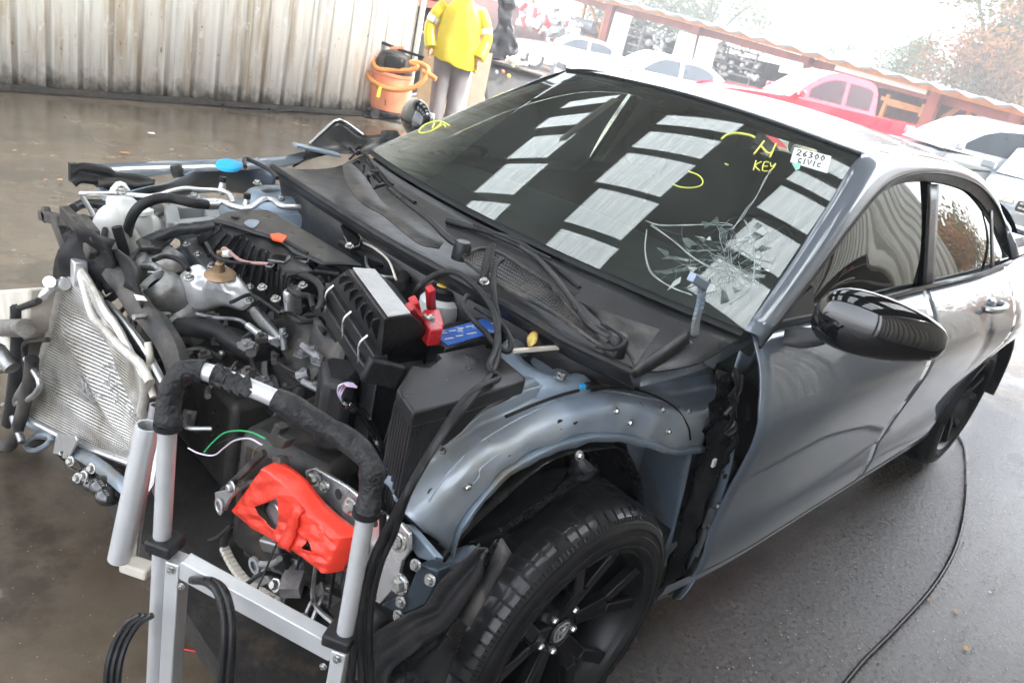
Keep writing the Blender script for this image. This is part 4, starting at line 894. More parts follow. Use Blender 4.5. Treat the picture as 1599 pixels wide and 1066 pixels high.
# heat shield, turbo, sensor
hsp = [Z(*c5(*p), z) for p, z in (((285, 605), .715), ((325, 525), .75), ((370, 480), .77), ((440, 485), .78), ((520, 535), .78), ((590, 470), .80), ((700, 575), .78), ((715, 630), .76), ((690, 665), .74), ((650, 680), .73), ((560, 660), .72), ((440, 693), .70), ((350, 665), .70))]
hs_ = B(); Pq = cat(hsp, 5, True); c_ = sum(Pq, Vector())/len(Pq); rows = []
for i in range(13):
    t = i/12; q = 1-.97*t; rows.append([c_+(p-c_)*q+Vector((.02, .012, .045))*(1-q**3.5)+Vector((0, 0, .008*math.sin(14*q+p.x*30)*(q*(1-q)*3)+.010*noise.noise(p*20+Vector((t*4, 0, 0)))*(1-abs(2*q-1)))) for p in Pq])
hs_.grid(rows, closed=True); hso = hs_.build('heat_shield', shield_m, eng, solid=.002, ang=80)
B().bolt(Z(*c5(385, 515), .80), (.3, .2, 1), .008).build('shield_bolt', steel, hso); B().bolt(Z(*c5(695, 635), .772), (.3, .2, 1), .007).build('shield_bolt', steel, hso)
oz = Z(*c5(545, 495), .81); B().lathe([(.03, -.006), (.036, .0), (.03, .006), (.012, .01), (.010, .03), (.006, .034), (.006, .06), (0, .06)], oz, (.15, .1, 1), 20).build('oxygen_sensor', rust, eng)
tb([oz+Vector((0, 0, .055)), oz+Vector((-.005, .006, .065)), Z(*c5(660, 425), .86), Z(*c5(800, 440), .87)], .004, 'sensor_lead', mat('pinkish_wire_sleeve', (.35, .2, .18), .5), eng)
B().tube([oz+Vector((0, 0, .05)), oz+Vector((-.01, .02, .058))], .009, 10, 1).build('sensor_plug', whitep, eng)
for p, z, rad in (((235, 575), .74, .050), ((330, 700), .68, .048)):
    q = Z(*c5(*p), z); B().lathe([(.018, .02), (rad*.7, .03), (rad, .012), (rad*1.05, 0), (rad, -.02), (rad*.8, -.05), (rad*.6, -.08)], q, (.6, -.2, .75), 30).build('turbo_housing', castal, eng, ang=50)
for i, (p, z) in enumerate((((150, 450), .76), ((190, 490), .75), ((200, 540), .73))): tb([Z(*c5(*p), z), Z(*c5(p[0]+60, p[1]+8), z+.01), Z(*c5(p[0]+110, p[1]+60), z-.01)], .012, 'coolant_pipe', alub if i == 1 else castal, eng)
al = Z(*c5(230, 450), .74); alo = B().lathe([(.02, .03), (.05, .025), (.062, .0), (.062, -.03), (.05, -.05)], al, (.2, -.75, .6), 28).build('alternator', castal, eng)
for k in range(8):
    a = 2*math.pi*k/8; B().bar(al+Vector((.02*math.cos(a), -.02, .02*math.sin(a))), al+Vector((.05*math.cos(a), -.018, .05*math.sin(a)+.01)), .006, .006).build('alternator_vane', rust if k % 3 == 0 else castal, alo)
# upper radiator hose with clamp and its cast outlet
hz = [Z(*c5(*p), z) for p, z in (((255, 745), .68), ((330, 768), .69), ((430, 775), .70), ((530, 795), .70), ((620, 850), .69), ((720, 895), .68), ((800, 895), .675), ((880, 880), .68))]
hs2 = B().tube(hz, lambda t: .019+.004*math.sin(t*3.1), 18, 6, wob=.04).build('radiator_hose', rub, car)
for x in (.10, .17):
    q = hz[0].lerp(hz[1], .6+x*2); d_ = (hz[1]-hz[0]).normalized(); B().lathe([(.0215, -.004), (.0235, -.004), (.0235, .004), (.0215, .004)], q, d_, 24).build('hose_clamp', alub, hs2)
fnl = B().loft([[Z(*c5(*p), .72) for p in ((690, 680), (760, 770), (860, 860))], [Z(*c5(*p), .75) for p in ((720, 665), (790, 745), (870, 830))], [Z(*c5(*p), .73) for p in ((760, 680), (830, 770), (885, 850))]], 4, 4).build('water_outlet', alub, eng, solid=.006)
tb([Z(*c5(*p), .73) for p in ((690, 760), (760, 810), (850, 850))], .008, 'outlet_edge', alub, eng)
# black shredded splash sheet between hose and resonator
rows = []
for t in [i/8 for i in range(9)]:
    a = [Z(*c5(*p), .80) for p in ((860, 690), (980, 700), (1100, 760), (1160, 860), (1150, 960))]; b_ = [Z(*c5(*p), .69) for p in ((820, 780), (880, 880), (900, 960), (930, 1040), (980, 1080))]
    rows.append([x.lerp(y_, t)+Vector((.02*noise.noise(x.lerp(y_, t)*18), .02*noise.noise(x.lerp(y_, t)*18+Vector((9, 0, 0))), .02*noise.noise(x.lerp(y_, t)*25))) for x, y_ in zip(cat(a, 5), cat(b_, 5))])
B().grid(rows).build('crumpled_splash_sheet', blk_dust, car, solid=.002, ang=40)
# far side of the bay
body_ = Z(*c7(460, 600), .72); rsv = B()
for c0_, rr in (((400, 590), (.065, .06, .13)), ((500, 610), (.075, .07, .10)), ((365, 440), (.04, .035, .11)), ((300, 560), (.045, .045, .09))): rsv.sphere(Z(*c7(*c0_), .76 if c0_[0] < 390 else .72), 1, rr, 20)
rv = rsv.build('coolant_reservoir', whitep, car, ang=80); B().lathe([(.022, -.05), (.022, .005), (.028, .008), (.028, .018), (.02, .022), (0, .022)], Z(*c7(515, 415), .815), (.1, -.1, 1), 20).build('reservoir_neck', whitep, rv)
tb([Z(*c7(*p), z) for p, z in (((415, 690), .62), ((408, 620), .70), ((415, 540), .76), ((440, 430), .84), ((500, 345), .88), ((600, 300), .90), ((700, 293), .90), ((850, 325), .895), ((940, 335), .89))], .0125, 'air_conditioning_hose', rub, car, 14)
B().tube([Z(*c7(930, 332), .89), Z(*c7(1000, 330), .888)], .0145, 16, 1).build('hose_ferrule', alub, car)
tb([Z(*c7(*p), .885) for p in ((995, 325), (1040, 318), (1110, 345), (1200, 362), (1255, 335), (1310, 302), (1370, 305), (1430, 345), (1550, 352))], .0085, 'air_conditioning_pipe', alub, car, 12)
pp_ = [((190, 400), .80), ((150, 330), .83), ((112, 268), .86), ((140, 262), .865), ((260, 262), .865), ((380, 264), .865), ((560, 277), .87), ((640, 265), .875), ((700, 245), .88), ((800, 226), .885), ((900, 236), .885), ((1020, 242), .885), ((1085, 265), .885), ((1110, 325), .88)]
tb([Z(*c7(*p), z) for p, z in pp_], .006, 'thin_refrigerant_pipe', alub, car, 10)
for p in ((1040, 200), (1200, 310)):
    q = Z(*c7(*p), .90); vo = B().lathe([(.009, -.03), (.011, -.01), (.008, .0), (.008, .012), (0, .012)], q, (0, 0, 1), 14).build('charge_port', alub, car); B().lathe([(.0095, .006), (.0095, .02), (0, .022)], q, (0, 0, 1), 14).build('port_cap', blk, vo)
fr_ = B()
for a, b_ in (((700, 385), (960, 385)), ((960, 385), (985, 470)), ((985, 470), (720, 500)), ((720, 500), (700, 385))): fr_.bar(Z(*c7(*a), .80), Z(*c7(*b_), .80), .035, .045)
fr_.build('air_duct_frame', grayp, car, bev=.006); B().box(Z(*c7(840, 440), .75), (.11, .10, .03)).build('duct_inside', intr, car)
hr = B(); H_ = [Z(*c7(*p), z) for p, z in (((490, 610), .78), ((600, 560), .80), ((740, 505), .83), ((870, 490), .85), ((1010, 465), .87))]; hr.tube(H_, .016, 10, 5, wob=.25); hr.prism([Z(*c7(*p), .79) for p in ((480, 590), (740, 490), (750, 540), (640, 650), (500, 650))], (0, 0, .012)); hr.build('wiring_loom_bracket', blk_sat, car, bev=.003)
tb([Z(*c7(*p), .79) for p in ((500, 630), (450, 680), (425, 740))], .006, 'loom_tail', rub, car)
tb([Z(*c7(*p), z) for p, z in (((330, 450), .80), ((280, 480), .80), ((265, 560), .78), ((290, 640), .75))], .008, 'dark_pipe', blk, car)
tb([Z(*c7(*p), .74) for p in ((245, 625), (300, 620), (370, 650), (365, 690), (300, 700))], .006, 'headlamp_pipe', alub, car)
tb([Z(*c7(*p), z) for p, z in (((345, 480), .83), ((370, 560), .80), ((395, 650), .76), ((400, 760), .70))], .012, 'black_hose', rub, car)
# far apron / rails in body steel
B().loft([[Z(*c7(*p), .86) for p in ((420, 250), (560, 215), (680, 195), (860, 110), (1060, 95), (1250, 100), (1400, 140))], [Z(*c7(*p), .80) for p in ((430, 300), (570, 260), (690, 240), (870, 190), (1060, 180), (1240, 200), (1380, 230))], [Z(*c7(*p), .72) for p in ((460, 370), (600, 330), (700, 300), (880, 260), (1060, 250), (1230, 270), (1380, 300))]], 5, 4).build('far_apron', primer, car, solid=.003, ang=70)
B().loft([[Z(*c7(*p), .70) for p in ((560, 470), (620, 400), (760, 340), (930, 290))], [Z(*c7(*p), .62) for p in ((600, 520), (680, 450), (800, 400), (940, 350))]], 5, 3).build('far_rail', primer, car, solid=.02)
B().lathe([(.016, 0), (.018, .02), (.015, .032), (0, .032)], Z(*c7(755, 150), .88), (.3, -.2, 1), 14).build('far_bump_stop', blk_dust, car)
for p in ((855, 290), (380, 250), (655, 445)): B().bolt(Z(*c7(*p), .87 if p[1] < 400 else .78), (.2, .2, 1), .010).build('bay_bolt', steel, car)
bc = Z(*c7(1080, 72), .925); wc = B().lathe([(.0, .006), (.02, .007), (.033, .002), (.036, -.005), (.03, -.010), (.02, -.012)], bc, (.15, .2, 1), 28).build('washer_filler_cap', bluec, car); B().sphere(bc+Vector((-.03, -.012, .0)), .014, (1.4, .8, .5)).build('cap_tab', bluec, wc)
tb([Z(*c7(*p), .95) for p in ((1190, 85), (1190, 35), (1260, 60), (1350, 110), (1400, 160))], .006, 'bonnet_seal_tail', rub, car)
# far wing panel, twisted
top = [(c1(310, 688), -.80), (c1(500, 680), -.80), (c1(760, 668), -.80), (c1(1000, 662), -.80), (c1(1180, 650), -.82), (c1(1270, 630), -.84)]
bot = [(c1(440, 735), -.78), (c1(560, 740), -.78), (c1(780, 715), -.78), (c1(1000, 705), -.78), (c1(1180, 690), -.80), (c1(1260, 665), -.82)]
tw = [Y(*p, y_) for p, y_ in top]; bw = [Y(*p, y_-.0) for p, y_ in bot]
B().loft([[p+Vector((0, -.035, -.05)) for p in tw], [p+Vector((0, -.02, -.02)) for p in tw], tw, [a.lerp(b_, .5)+Vector((0, .012, -.012)) for a, b_ in zip(tw, bw)], bw], 5, 3).build('far_wing', paint, car, solid=.003, ang=60)
tipb = B(); tp = [Y(*c7(*p), -.76) for p in ((50, 120), (110, 90), (280, 115), (340, 150), (450, 160), (560, 190))]; tipb.tube(tp, .013, 8, 5, wob=.2); tp2 = [p+Vector((0, .01, -.03)) for p in tp]; tipb.tube(tp2, .012, 8, 5, wob=.3); tipb.box(Y(*c7(62, 122), -.76), (.02, .02, .05)); tipb.build('wing_front_bracket', blk, car)
B().loft([[Y(*c7(*p), -.74) for p in ((220, 170), (330, 160), (480, 185), (600, 175))], [Y(*c7(*p), -.72) for p in ((230, 215), (340, 215), (470, 215), (590, 200))]], 5, 3).build('wing_inner_bracket', dark, car, solid=.01)
# torn rear flap of the far wing
fl0 = [c1(1250, 655), c1(1290, 600), c1(1350, 545), c1(1415, 500), c1(1510, 562), c1(1599, 558), (612, 212)]
fl1 = [c1(1260, 668), c1(1330, 650), c1(1400, 640), c1(1480, 640), c1(1540, 640), c1(1599, 620), (600, 235)]
a = [Y(*p, -.86) for p in fl0]; b_ = [Y(*p, -.80) for p in fl1]
B().loft([a, [x.lerp(y_, .5)+Vector((.03, 0, -.03)) for x, y_ in zip(a, b_)], b_], 5, 4).build('torn_wing_flap', blk_sat, car, solid=.003)
B().tube([p+Vector((.004, .004, .003)) for p in a[1:5]], .004, 6, 3, wob=.5).build('bare_metal_tear', alub, car)
B().bar(Y(*c1(1225, 603), -.82), Y(*c1(1410, 645), -.80), .04, .012).build('wing_strut', primer, car, bev=.003)
# far A-pillar hinge bits
hb = B()
for i in range(9): p = Z(*c1(1470+i*12+r2.uniform(-12, 12), 610+i*20+r2.uniform(-10, 10)), .98); hb.tube([p, p+Vector((r2.uniform(-.02, .03), r2.uniform(-.02, .03), r2.uniform(0, .02))), p+Vector((r2.uniform(-.03, .04), r2.uniform(-.03, .02), -.02))], .004, 6, 4)
hb.build('broken_hinge_clutter', blk_sat, car, kind='stuff')
# mid bay clutter behind the engine
bd = B(); q = Z(*c5(1220, 290), .88); bd.prism([Z(*c5(*p), .90) for p in ((1165, 240), (1205, 210), (1275, 290), (1265, 330), (1215, 355))], (-.01, .0, -.02)); bd.build('purge_valve_plate', blk_gloss, eng, bev=.004)
for p in ((1207, 215), (1217, 350)): B().bolt(Z(*c5(*p), .905), (.2, .1, 1), .007).build('valve_bolt', steel, eng)
B().lathe([(.0, .02), (.016, .02), (.02, .01), (.014, -.02), (.02, -.03)], Z(*c5(1300, 305), .89), (.5, .5, .6), 14).build('brass_fitting', mat('tan_valve_plastic', (.5, .42, .32), .5), eng)
tb([Z(*c5(*p), .86) for p in ((1180, 330), (1280, 380), (1380, 430), (1430, 440), (1490, 460), (1500, 550))], .013, 'heater_hose', rub, eng, 12)
tb([Z(*c5(*p), .87) for p in ((1320, 340), (1400, 370), (1480, 410), (1510, 480), (1480, 560))], .012, 'heater_hose', rub, eng, 12)
tb([Z(*c5(*p), .86) for p in ((1300, 385), (1315, 460), (1380, 500), (1450, 510))], .004, 'thin_metal_pipe', alu, eng, 8)
tb([Z(*c5(*p), .86) for p in ((1400, 330), (1450, 350), (1500, 385))], .0028, 'pale_wire', cream, eng, 6)
B().box(Z(*c6(400, 190), .90), (.03, .022, .03), Euler((.3, .2, .8))).build('olive_connector', mat('olive_zinc', (.42, .38, .2), .4, .6), eng, bev=.003)
tb([Z(*c5(*p), .87) for p in ((1030, 480), (1100, 485), (1160, 495))], .006, 'coil_cable', rub, eng)
# dark gaps filled with looms, clips and brackets (deep in the bay)
jb = B(); jc = B(); jm = B()
for i in range(150):
    x = r2.uniform(-.05, .5); y_ = r2.uniform(-.6, .6); z = r2.uniform(.45, .66) - (.1 if y_ > .25 else 0); p = Vector((x, y_, z)); L_ = r2.uniform(.05, .16)
    d1 = Vector((r2.uniform(-1, 1), r2.uniform(-1, 1), r2.uniform(-.5, .5))).normalized()*L_; d2 = Vector((r2.uniform(-1, 1), r2.uniform(-1, 1), r2.uniform(-.6, .2))).normalized()*L_
    (jb if i % 3 else jc).tube([p, p+d1*.5+Vector((0, 0, .02)), p+d1, p+d1+d2*.6], r2.uniform(.002, .008), 6, 4)
    if i % 3 == 0: jm.bolt(p+Vector((0, 0, .01)), (r2.uniform(-.4, .6), r2.uniform(-.4, .6), 1), r2.uniform(.004, .008))
    if i % 4 == 0: jc.box(p, (r2.uniform(.01, .05), r2.uniform(.01, .04), r2.uniform(.01, .03)), Euler((r2.random(), r2.random(), r2.random()*3)))
jb.build('wiring_looms', blk, car, kind='stuff', bev=0); jc.build('small_brackets', castal, car, kind='stuff', bev=0); jm.build('small_fasteners', steel, car, kind='stuff')
for pts, z, r_, m_, nm in ((((250, 250), (300, 330), (360, 380)), .80, .010, primer, 'bent_radiator_stay'), (((120, 420), (200, 440), (300, 420), (330, 470)), .78, .010, blk, 'torn_headlamp_frame'), (((60, 360), (120, 330), (210, 330), (300, 345)), .80, .012, blk, 'torn_headlamp_frame'), (((240, 240), (350, 290), (480, 300), (560, 340)), .80, .012, primer, 'far_inner_rail'), (((600, 250), (560, 330), (560, 400)), .80, .009, blk, 'wing_stay'), (((180, 170), (260, 230), (380, 235), (520, 250)), .80, .007, rub, 'headlamp_loom'), (((620, 480), (660, 420), (700, 420)), .78, .006, alub, 'earth_pipe'), (((330, 700), (360, 620), (400, 640), (420, 780)), .72, .006, rub, 'fan_loom'), (((20, 560), (60, 480), (110, 470), (160, 500)), .76, .012, blk_dust, 'torn_duct_edge')):
    tb([Z(*c7(*p), z) for p in pts], r_, nm, m_, car)
B().prism([Z(*c7(*p), .70) for p in ((200, 300), (420, 270), (640, 300), (680, 420), (560, 640), (300, 700), (200, 560))], (0, 0, -.02)).build('far_bay_shelf', dark, car, bev=.004)
mg = mat('mid_grey_casting', (.20, .20, .205), .45, .5, .3, 30, bump=.2)
k_a, k_b, k_c = B(), B(), B()
for i in range(90):      # clips, unions and short hoses on top of the engine and gearbox
    px, py = r2.uniform(430, 1180), r2.uniform(600, 1060)
    if r2.random() < .4: px, py = r2.uniform(880, 1500), r2.uniform(430, 700)
    p = Z(*c5(px, py), r2.uniform(.68, .76)); d1 = Vector((r2.uniform(-1, 1), r2.uniform(-1, 1), r2.uniform(-.4, .4))).normalized()*r2.uniform(.025, .07)
    kk_ = i % 5
    if kk_ < 2: k_a.tube([p, p+d1*.5+Vector((0, 0, .012)), p+d1, p+d1*1.3+Vector((.01, -.01, -.03))], r2.uniform(.002, .007), 8, 4)
    elif kk_ == 2: k_b.tube([p, p+d1*.5, p+d1], r2.uniform(.006, .012), 10, 3); k_b.bolt(p+d1*.5+Vector((0, 0, .008)), (.2, .1, 1), .006)
    elif kk_ == 3: k_c.box(p, (r2.uniform(.015, .035), r2.uniform(.012, .03), r2.uniform(.008, .02)), Euler((r2.uniform(-.4, .4), r2.uniform(-.4, .4), r2.uniform(0, 3)))); k_c.box(p+Vector((.004, 0, .01)), (.012, .01, .008))
    else: k_b.prism([p+Vector((.02*math.cos(a)*r2.uniform(.6, 1.3), .02*math.sin(a)*r2.uniform(.6, 1.3), 0)) for a in (0, 1.1, 2.2, 3.3, 4.4, 5.3)], (0, 0, .004)); k_b.bolt(p+Vector((0, 0, .004)), (0, 0, 1), .006)
k_a.build('small_hoses', rub, eng, kind='stuff'); k_b.build('cast_lugs', mg, eng, kind='stuff', ang=30); k_c.build('plug_connectors', blk_dust, eng, kind='stuff', ang=30)
for pts, z, r_, m_, nm in ((((600, 640), (700, 600), (780, 640), (860, 700)), .79, .0045, rub, 'knock_sensor_lead'), (((470, 330), (520, 400), (600, 430), (700, 440)), .86, .004, rub, 'injector_loom'), (((900, 700), (960, 740), (1040, 740), (1090, 800)), .79, .006, rub, 'vacuum_hose'), (((1100, 450), (1160, 470), (1200, 520), (1180, 560)), .86, .004, rub, 'breather_lead'), (((420, 700), (520, 720), (640, 730), (700, 770)), .72, .005, mg, 'steel_coolant_pipe'), (((1290, 330), (1350, 360), (1420, 420), (1460, 520)), .89, .003, cream, 'pale_vacuum_line'), (((200, 420), (260, 400), (330, 420), (380, 470)), .80, .006, rub, 'turbo_hose'), (((640, 850), (700, 900), (720, 980), (780, 1040)), .70, .005, rub, 'loom_branch'), (((820, 900), (860, 960), (930, 1000), (1000, 1010)), .72, .005, rub, 'loom_branch')):
    tb([Z(*c5(*p), z) for p in pts], r_, nm, m_, eng)
bx_ = B(); bx_.prism([Z(*c5(*p), .755) for p in ((350, 330), (430, 300), (470, 380), (560, 470), (520, 500), (440, 430))], (0, 0, -.02)); bx_.build('manifold_flange', mg, eng, bev=.003)
for x, y_ in ((370, 340), (430, 390), (500, 450), (640, 520), (700, 560), (1240, 720), (1290, 720)): B().bolt(Z(*c5(x, y_), .785), (.3, .1, 1), .0065).build('engine_bolt', steel, eng)
#@@FRONT
# ------------------------------------------------------------ front: condenser, radiator, support
CA = {(0, 1): X(112, 400, .60), (1, 1): X(*c4(605, 560), .585), (0, 0): X(42, 648, .66), (1, 0): X(*c4(550, 905), .56)}
def Csurf(u, v):
    p = CA[0, 0]*(1-u)*(1-v)+CA[1, 0]*u*(1-v)+CA[0, 1]*(1-u)*v+CA[1, 1]*u*v
    e = -.03*math.sin(math.pi*u)*math.sin(math.pi*v)
    def rid(u0, v0, u1, v1, w_, amp):
        dx, dy = u1-u0, v1-v0; L2 = dx*dx+dy*dy; t = max(0, min(1, ((u-u0)*dx+(v-v0)*dy)/L2)); d = math.hypot(u-u0-t*dx, v-v0-t*dy); return amp*math.exp(-(d/w_)**2)*math.sin(math.pi*(.15+.7*t))
    e += rid(.15, .60, .98, .22, .05, .026)+rid(.2, .74, .98, .45, .06, -.035)+rid(.1, .25, .9, .1, .05, .012)+rid(.5, .95, .95, .6, .06, .018)
    bow = .035*math.sin(math.pi*v*1.0)*(u-.1)
    return p+Vector((e, bow*.6, .02*math.sin(math.pi*u)*(v-.5)+bow*.4))
cond = bpy.data.objects.new('condenser', None); COL.objects.link(cond); cond.parent = car; WORLD[cond.name] = Csurf(.5, .5); cond.location = WORLD[cond.name]-WORLD[car.name]
cf_ = B(); NV = 60
for k in range(NV):
    v0, v1 = (k+.08)/NV, (k+.52)/NV; rows = []
    for v, dx in ((v0, 0), (v0, .004), (v1, .004), (v1, 0)): rows.append([Csurf(i/48, v)+Vector((dx, 0, 0)) for i in range(49)])
    cf_.grid(rows)
cf_.build('condenser_tubes', fin, cond, kind='stuff', ang=30)
mesh_fin = mat('crushed_fins', (.30, .285, .26), .6, .5, .5, 120, bump=.6, bs=300)
B().grid([[Csurf(i/48, j/40)+Vector((-.004, 0, 0)) for i in range(49)] for j in range(41)]).build('condenser_fins', mesh_fin, cond, solid=.003)
for u, nm in ((0, 'left'), (1, 'right')): B().tube([Csurf(u, j/8) for j in range(9)], .011, 10, 3, wob=.25).build('condenser_tank', fin, cond)
B().tube([Csurf(i/8, 0)+Vector((.004, 0, -.004)) for i in range(9)], .009, 8, 3).build('condenser_lower_bar', alub, cond); B().tube([Csurf(i/8, 1) for i in range(9)], .008, 8, 3, wob=.3).build('condenser_upper_bar', fin, cond)
# torn foil patches in the dent
tf = B()
for i in range(60):
    u, v = r2.uniform(.45, .98), r2.uniform(.42, .62); p = Csurf(u, v)+Vector((.014, 0, 0)); q = Csurf(min(1, u+.035), v-.01)+Vector((.012+.01*r2.random(), 0, 0)); tf.bar(p, q, .0035, .001)
for i in range(30):
    u, v = r2.uniform(.3, .55), r2.uniform(.30, .45); p = Csurf(u, v)+Vector((.012, 0, 0)); tf.bar(p, Csurf(u+.05, v-.005)+Vector((.012, 0, 0)), .005, .001)
tf.build('torn_fin_strips', alub, cond, kind='stuff')
for (p, q, w_) in ((((205, 165), (245, 185)), ((190, 215), (215, 200)), .02),): pass
pt = B(); o_ = X(*c4(225, 175), .63); pt.tube([X(*c4(270, 170), .62), o_, X(*c4(205, 160), .65)], .014, 12, 3); pt.tube([o_, X(*c4(190, 205), .65), X(*c4(178, 222), .655)], .010, 12, 2); pt.build('condenser_port', alub, cond)
mb_ = B(); mb_.prism([X(*c4(*p), .63) for p in ((245, 790), (325, 800), (330, 820), (295, 895), (268, 890), (275, 860), (255, 865), (262, 880), (230, 870))], (.006, 0, 0)); mb_.build('condenser_mount_tab', alub, cond, bev=.001)
# radiator core behind, seen edge-on along its top
ra, rb_ = [X(*c4(*p), .56) for p in ((370, 150), (420, 215), (500, 300), (600, 430), (690, 590))], [X(*c4(*p), .545) for p in ((400, 270), (440, 330), (540, 420), (610, 490), (680, 640))]
B().loft([ra, rb_, [p+Vector((-.01, 0, -.3)) for p in rb_]], 5, 2).build('radiator_core', fin, car, solid=.012)
rf = B(); rA, rB = cat(ra, 14), cat(rb_, 14)
for a, b_ in zip(rA, rB): rf.bar(a+Vector((.008, 0, .002)), b_+Vector((.008, 0, 0)), .0025, .004)
rf.build('radiator_fins', alu, car, kind='stuff')
tb([p+Vector((.006, 0, .006)) for p in ra], .006, 'radiator_edge', alub, car)
tb([X(*c4(*p), .60) for p in ((330, 90), (350, 180), (385, 300), (440, 360), (500, 430), (580, 500), (625, 580))], .010, 'condenser_side_frame', fin, car)
cap = B(); cap.box(X(*c4(330, 120), .60), (.03, .03, .06)); cap.bar(X(*c4(290, 40), .60), X(*c4(320, 130), .60), .012, .012); cap.build('radiator_top_bracket', alub, car, bev=.003)
B().lathe([(.03, .0), (.034, .004), (.034, -.01), (.03, -.02)], X(*c4(440, 185), .56), (.6, .1, .7), 24).build('fan_motor_rim', blk, car)
tb([X(*c4(*p), .57) for p in ((615, 410), (625, 480), (618, 560), (640, 640))], .008, 'radiator_side_pipe', cream, car)
# upper tie bar, dusty black
T1 = [(300, 20), (420, 80), (500, 150), (570, 260), (650, 340), (715, 450), (745, 560)]
tc_ = [X(*c4(*p), .545) for p in T1]; tcs = cat(tc_, 5); t_ = B(); rows = []
for i, p in enumerate(tcs):
    d_ = (tcs[min(i+1, len(tcs)-1)]-tcs[max(0, i-1)]).normalized(); n1 = Vector((1, 0, .5)).normalized(); n1 = (n1-d_*n1.dot(d_)).normalized(); n2 = d_.cross(n1); w2 = .024+.004*noise.noise(p*20); rows.append([p+n1*(a*.014)+n2*(b_*w2) for a, b_ in ((1, .7), (1.2, 0), (1, -.7), (.6, -1), (-1, -1), (-1, 1), (.6, 1))])
t_.grid(rows, closed=True).build('radiator_support_bar', blk_dust, car, ang=45)
B().prism([X(*c4(*p), .575) for p in ((560, 212), (600, 220), (615, 240), (572, 237))], (.002, 0, .001)).build('small_white_label', whitel, car)
# far front corner remains
tr_ = B()
for pts, w_ in ((((65, 335), (95, 345), (130, 345), (150, 370)), .02), (((100, 330), (130, 360), (145, 400)), .022), (((90, 345), (110, 400), (105, 460)), .025), (((70, 325), (75, 345)), .02)):
    P = [X(*p, .58) for p in pts]
    for a, b_ in zip(P, P[1:]): tr_.bar(a, b_, w_, w_*1.4)
tr_.build('far_headlamp_bracket', blk_dust, car, bev=.004)
rows = []
for t in [i/7 for i in range(8)]:
    a = [X(*p, .62) for p in ((105, 345), (90, 420), (50, 500), (40, 570), (30, 640))]; b_ = [X(*p, .56) for p in ((185, 375), (165, 440), (120, 500), (75, 560), (60, 650))]
    rows.append([x.lerp(y_, t)+Vector((.03*noise.noise(x.lerp(y_, t)*12), .015*noise.noise(x.lerp(y_, t)*30), 0)) for x, y_ in zip(cat(a, 5), cat(b_, 5))])
B().grid(rows).build('torn_front_lining', rub, car, solid=.003, ang=45)
rows = []
for t in [i/7 for i in range(8)]:
    a = [X(*p, .56) for p in ((120, 400), (150, 385), (190, 390), (215, 430))]; b_ = [X(*p, .55) for p in ((165, 450), (185, 455), (205, 450), (225, 475))]
    rows.append([x.lerp(y_, t)+Vector((.03*noise.noise(x.lerp(y_, t)*15), 0, .02*noise.noise(x.lerp(y_, t)*20))) for x, y_ in zip(cat(a, 5), cat(b_, 5))])
B().grid(rows).build('crumpled_rubber_duct', rub, car, solid=.003, ang=45)
fb2 = B(); cbk = [X(*p, .68) for p in ((-30, 455), (44, 450), (42, 520), (-10, 585), (-40, 580))]; fb2.prism(cbk, (-.12, 0, 0)); fb2.build('bumper_foam_block', cream, car, bev=.008)
B().tube([X(-20, 512, .72), X(40, 512, .70)], .022, 14, 1).tube([X(-5, 545, .72), X(20, 575, .70)], .02, 14, 1).build('crash_tube', castal, car)
for pts, m_, r_ in ((((75, 530), (40, 535), (38, 560), (42, 600)), blk, .006), (((60, 470), (25, 485), (22, 505), (40, 520)), rub, .008), (((0, 520), (10, 545), (5, 575)), alub, .008), (((5, 632), (40, 625), (62, 600), (40, 560)), alu, .007), (((30, 480), (30, 540), (25, 600), (15, 660)), blk, .02), (((50, 560), (45, 600), (20, 690), (0, 695)), blk_dust, .016), (((45, 590), (20, 640), (35, 690)), castal, .01)):
    tb([X(*p, .68) for p in pts], r_, 'front_bracket_piece', m_, car)
oe = [X(*c4(*p), .64) for p in ((110, 835), (140, 805), (190, 795), (215, 810), (190, 840), (150, 858), (118, 855))]; B().tube(oe, .008, 8, 4, closed=True).build('towing_eye', primer, car); B().sphere(X(*c4(155, 832), .64), .018, (1.2, .5, .7)).build('towing_eye_core', intr, car)
# lower front crossmember and things hanging under it
B().loft([[X(*c4(*p), .60) for p in ((110, 710), (250, 790), (400, 880), (540, 990))], [X(*c4(*p), .62) for p in ((115, 760), (250, 850), (400, 950), (530, 1060))]], 4, 3).build('lower_crossmember', primer, car, solid=.02)
pu = B()
for i, (x, y_, r_) in enumerate(((350, 970, .025), (385, 1000, .022), (430, 1010, .03), (450, 1050, .028), (330, 985, .012), (370, 940, .012))): pu.sphere(X(*c4(x, y_), .63), r_, (1, 1, .8), 14)
pu.tube([X(*c4(*p), .63) for p in ((240, 880), (290, 930), (340, 960))], .005, 6, 4); pu.build('washer_pump_cluster', blk_gloss, car)
for x, y_ in ((325, 975), (352, 965), (385, 935), (297, 905)): B().bolt(X(*c4(x, y_), .66), (1, .3, .3), .008).build('pump_bolt', steel, car)
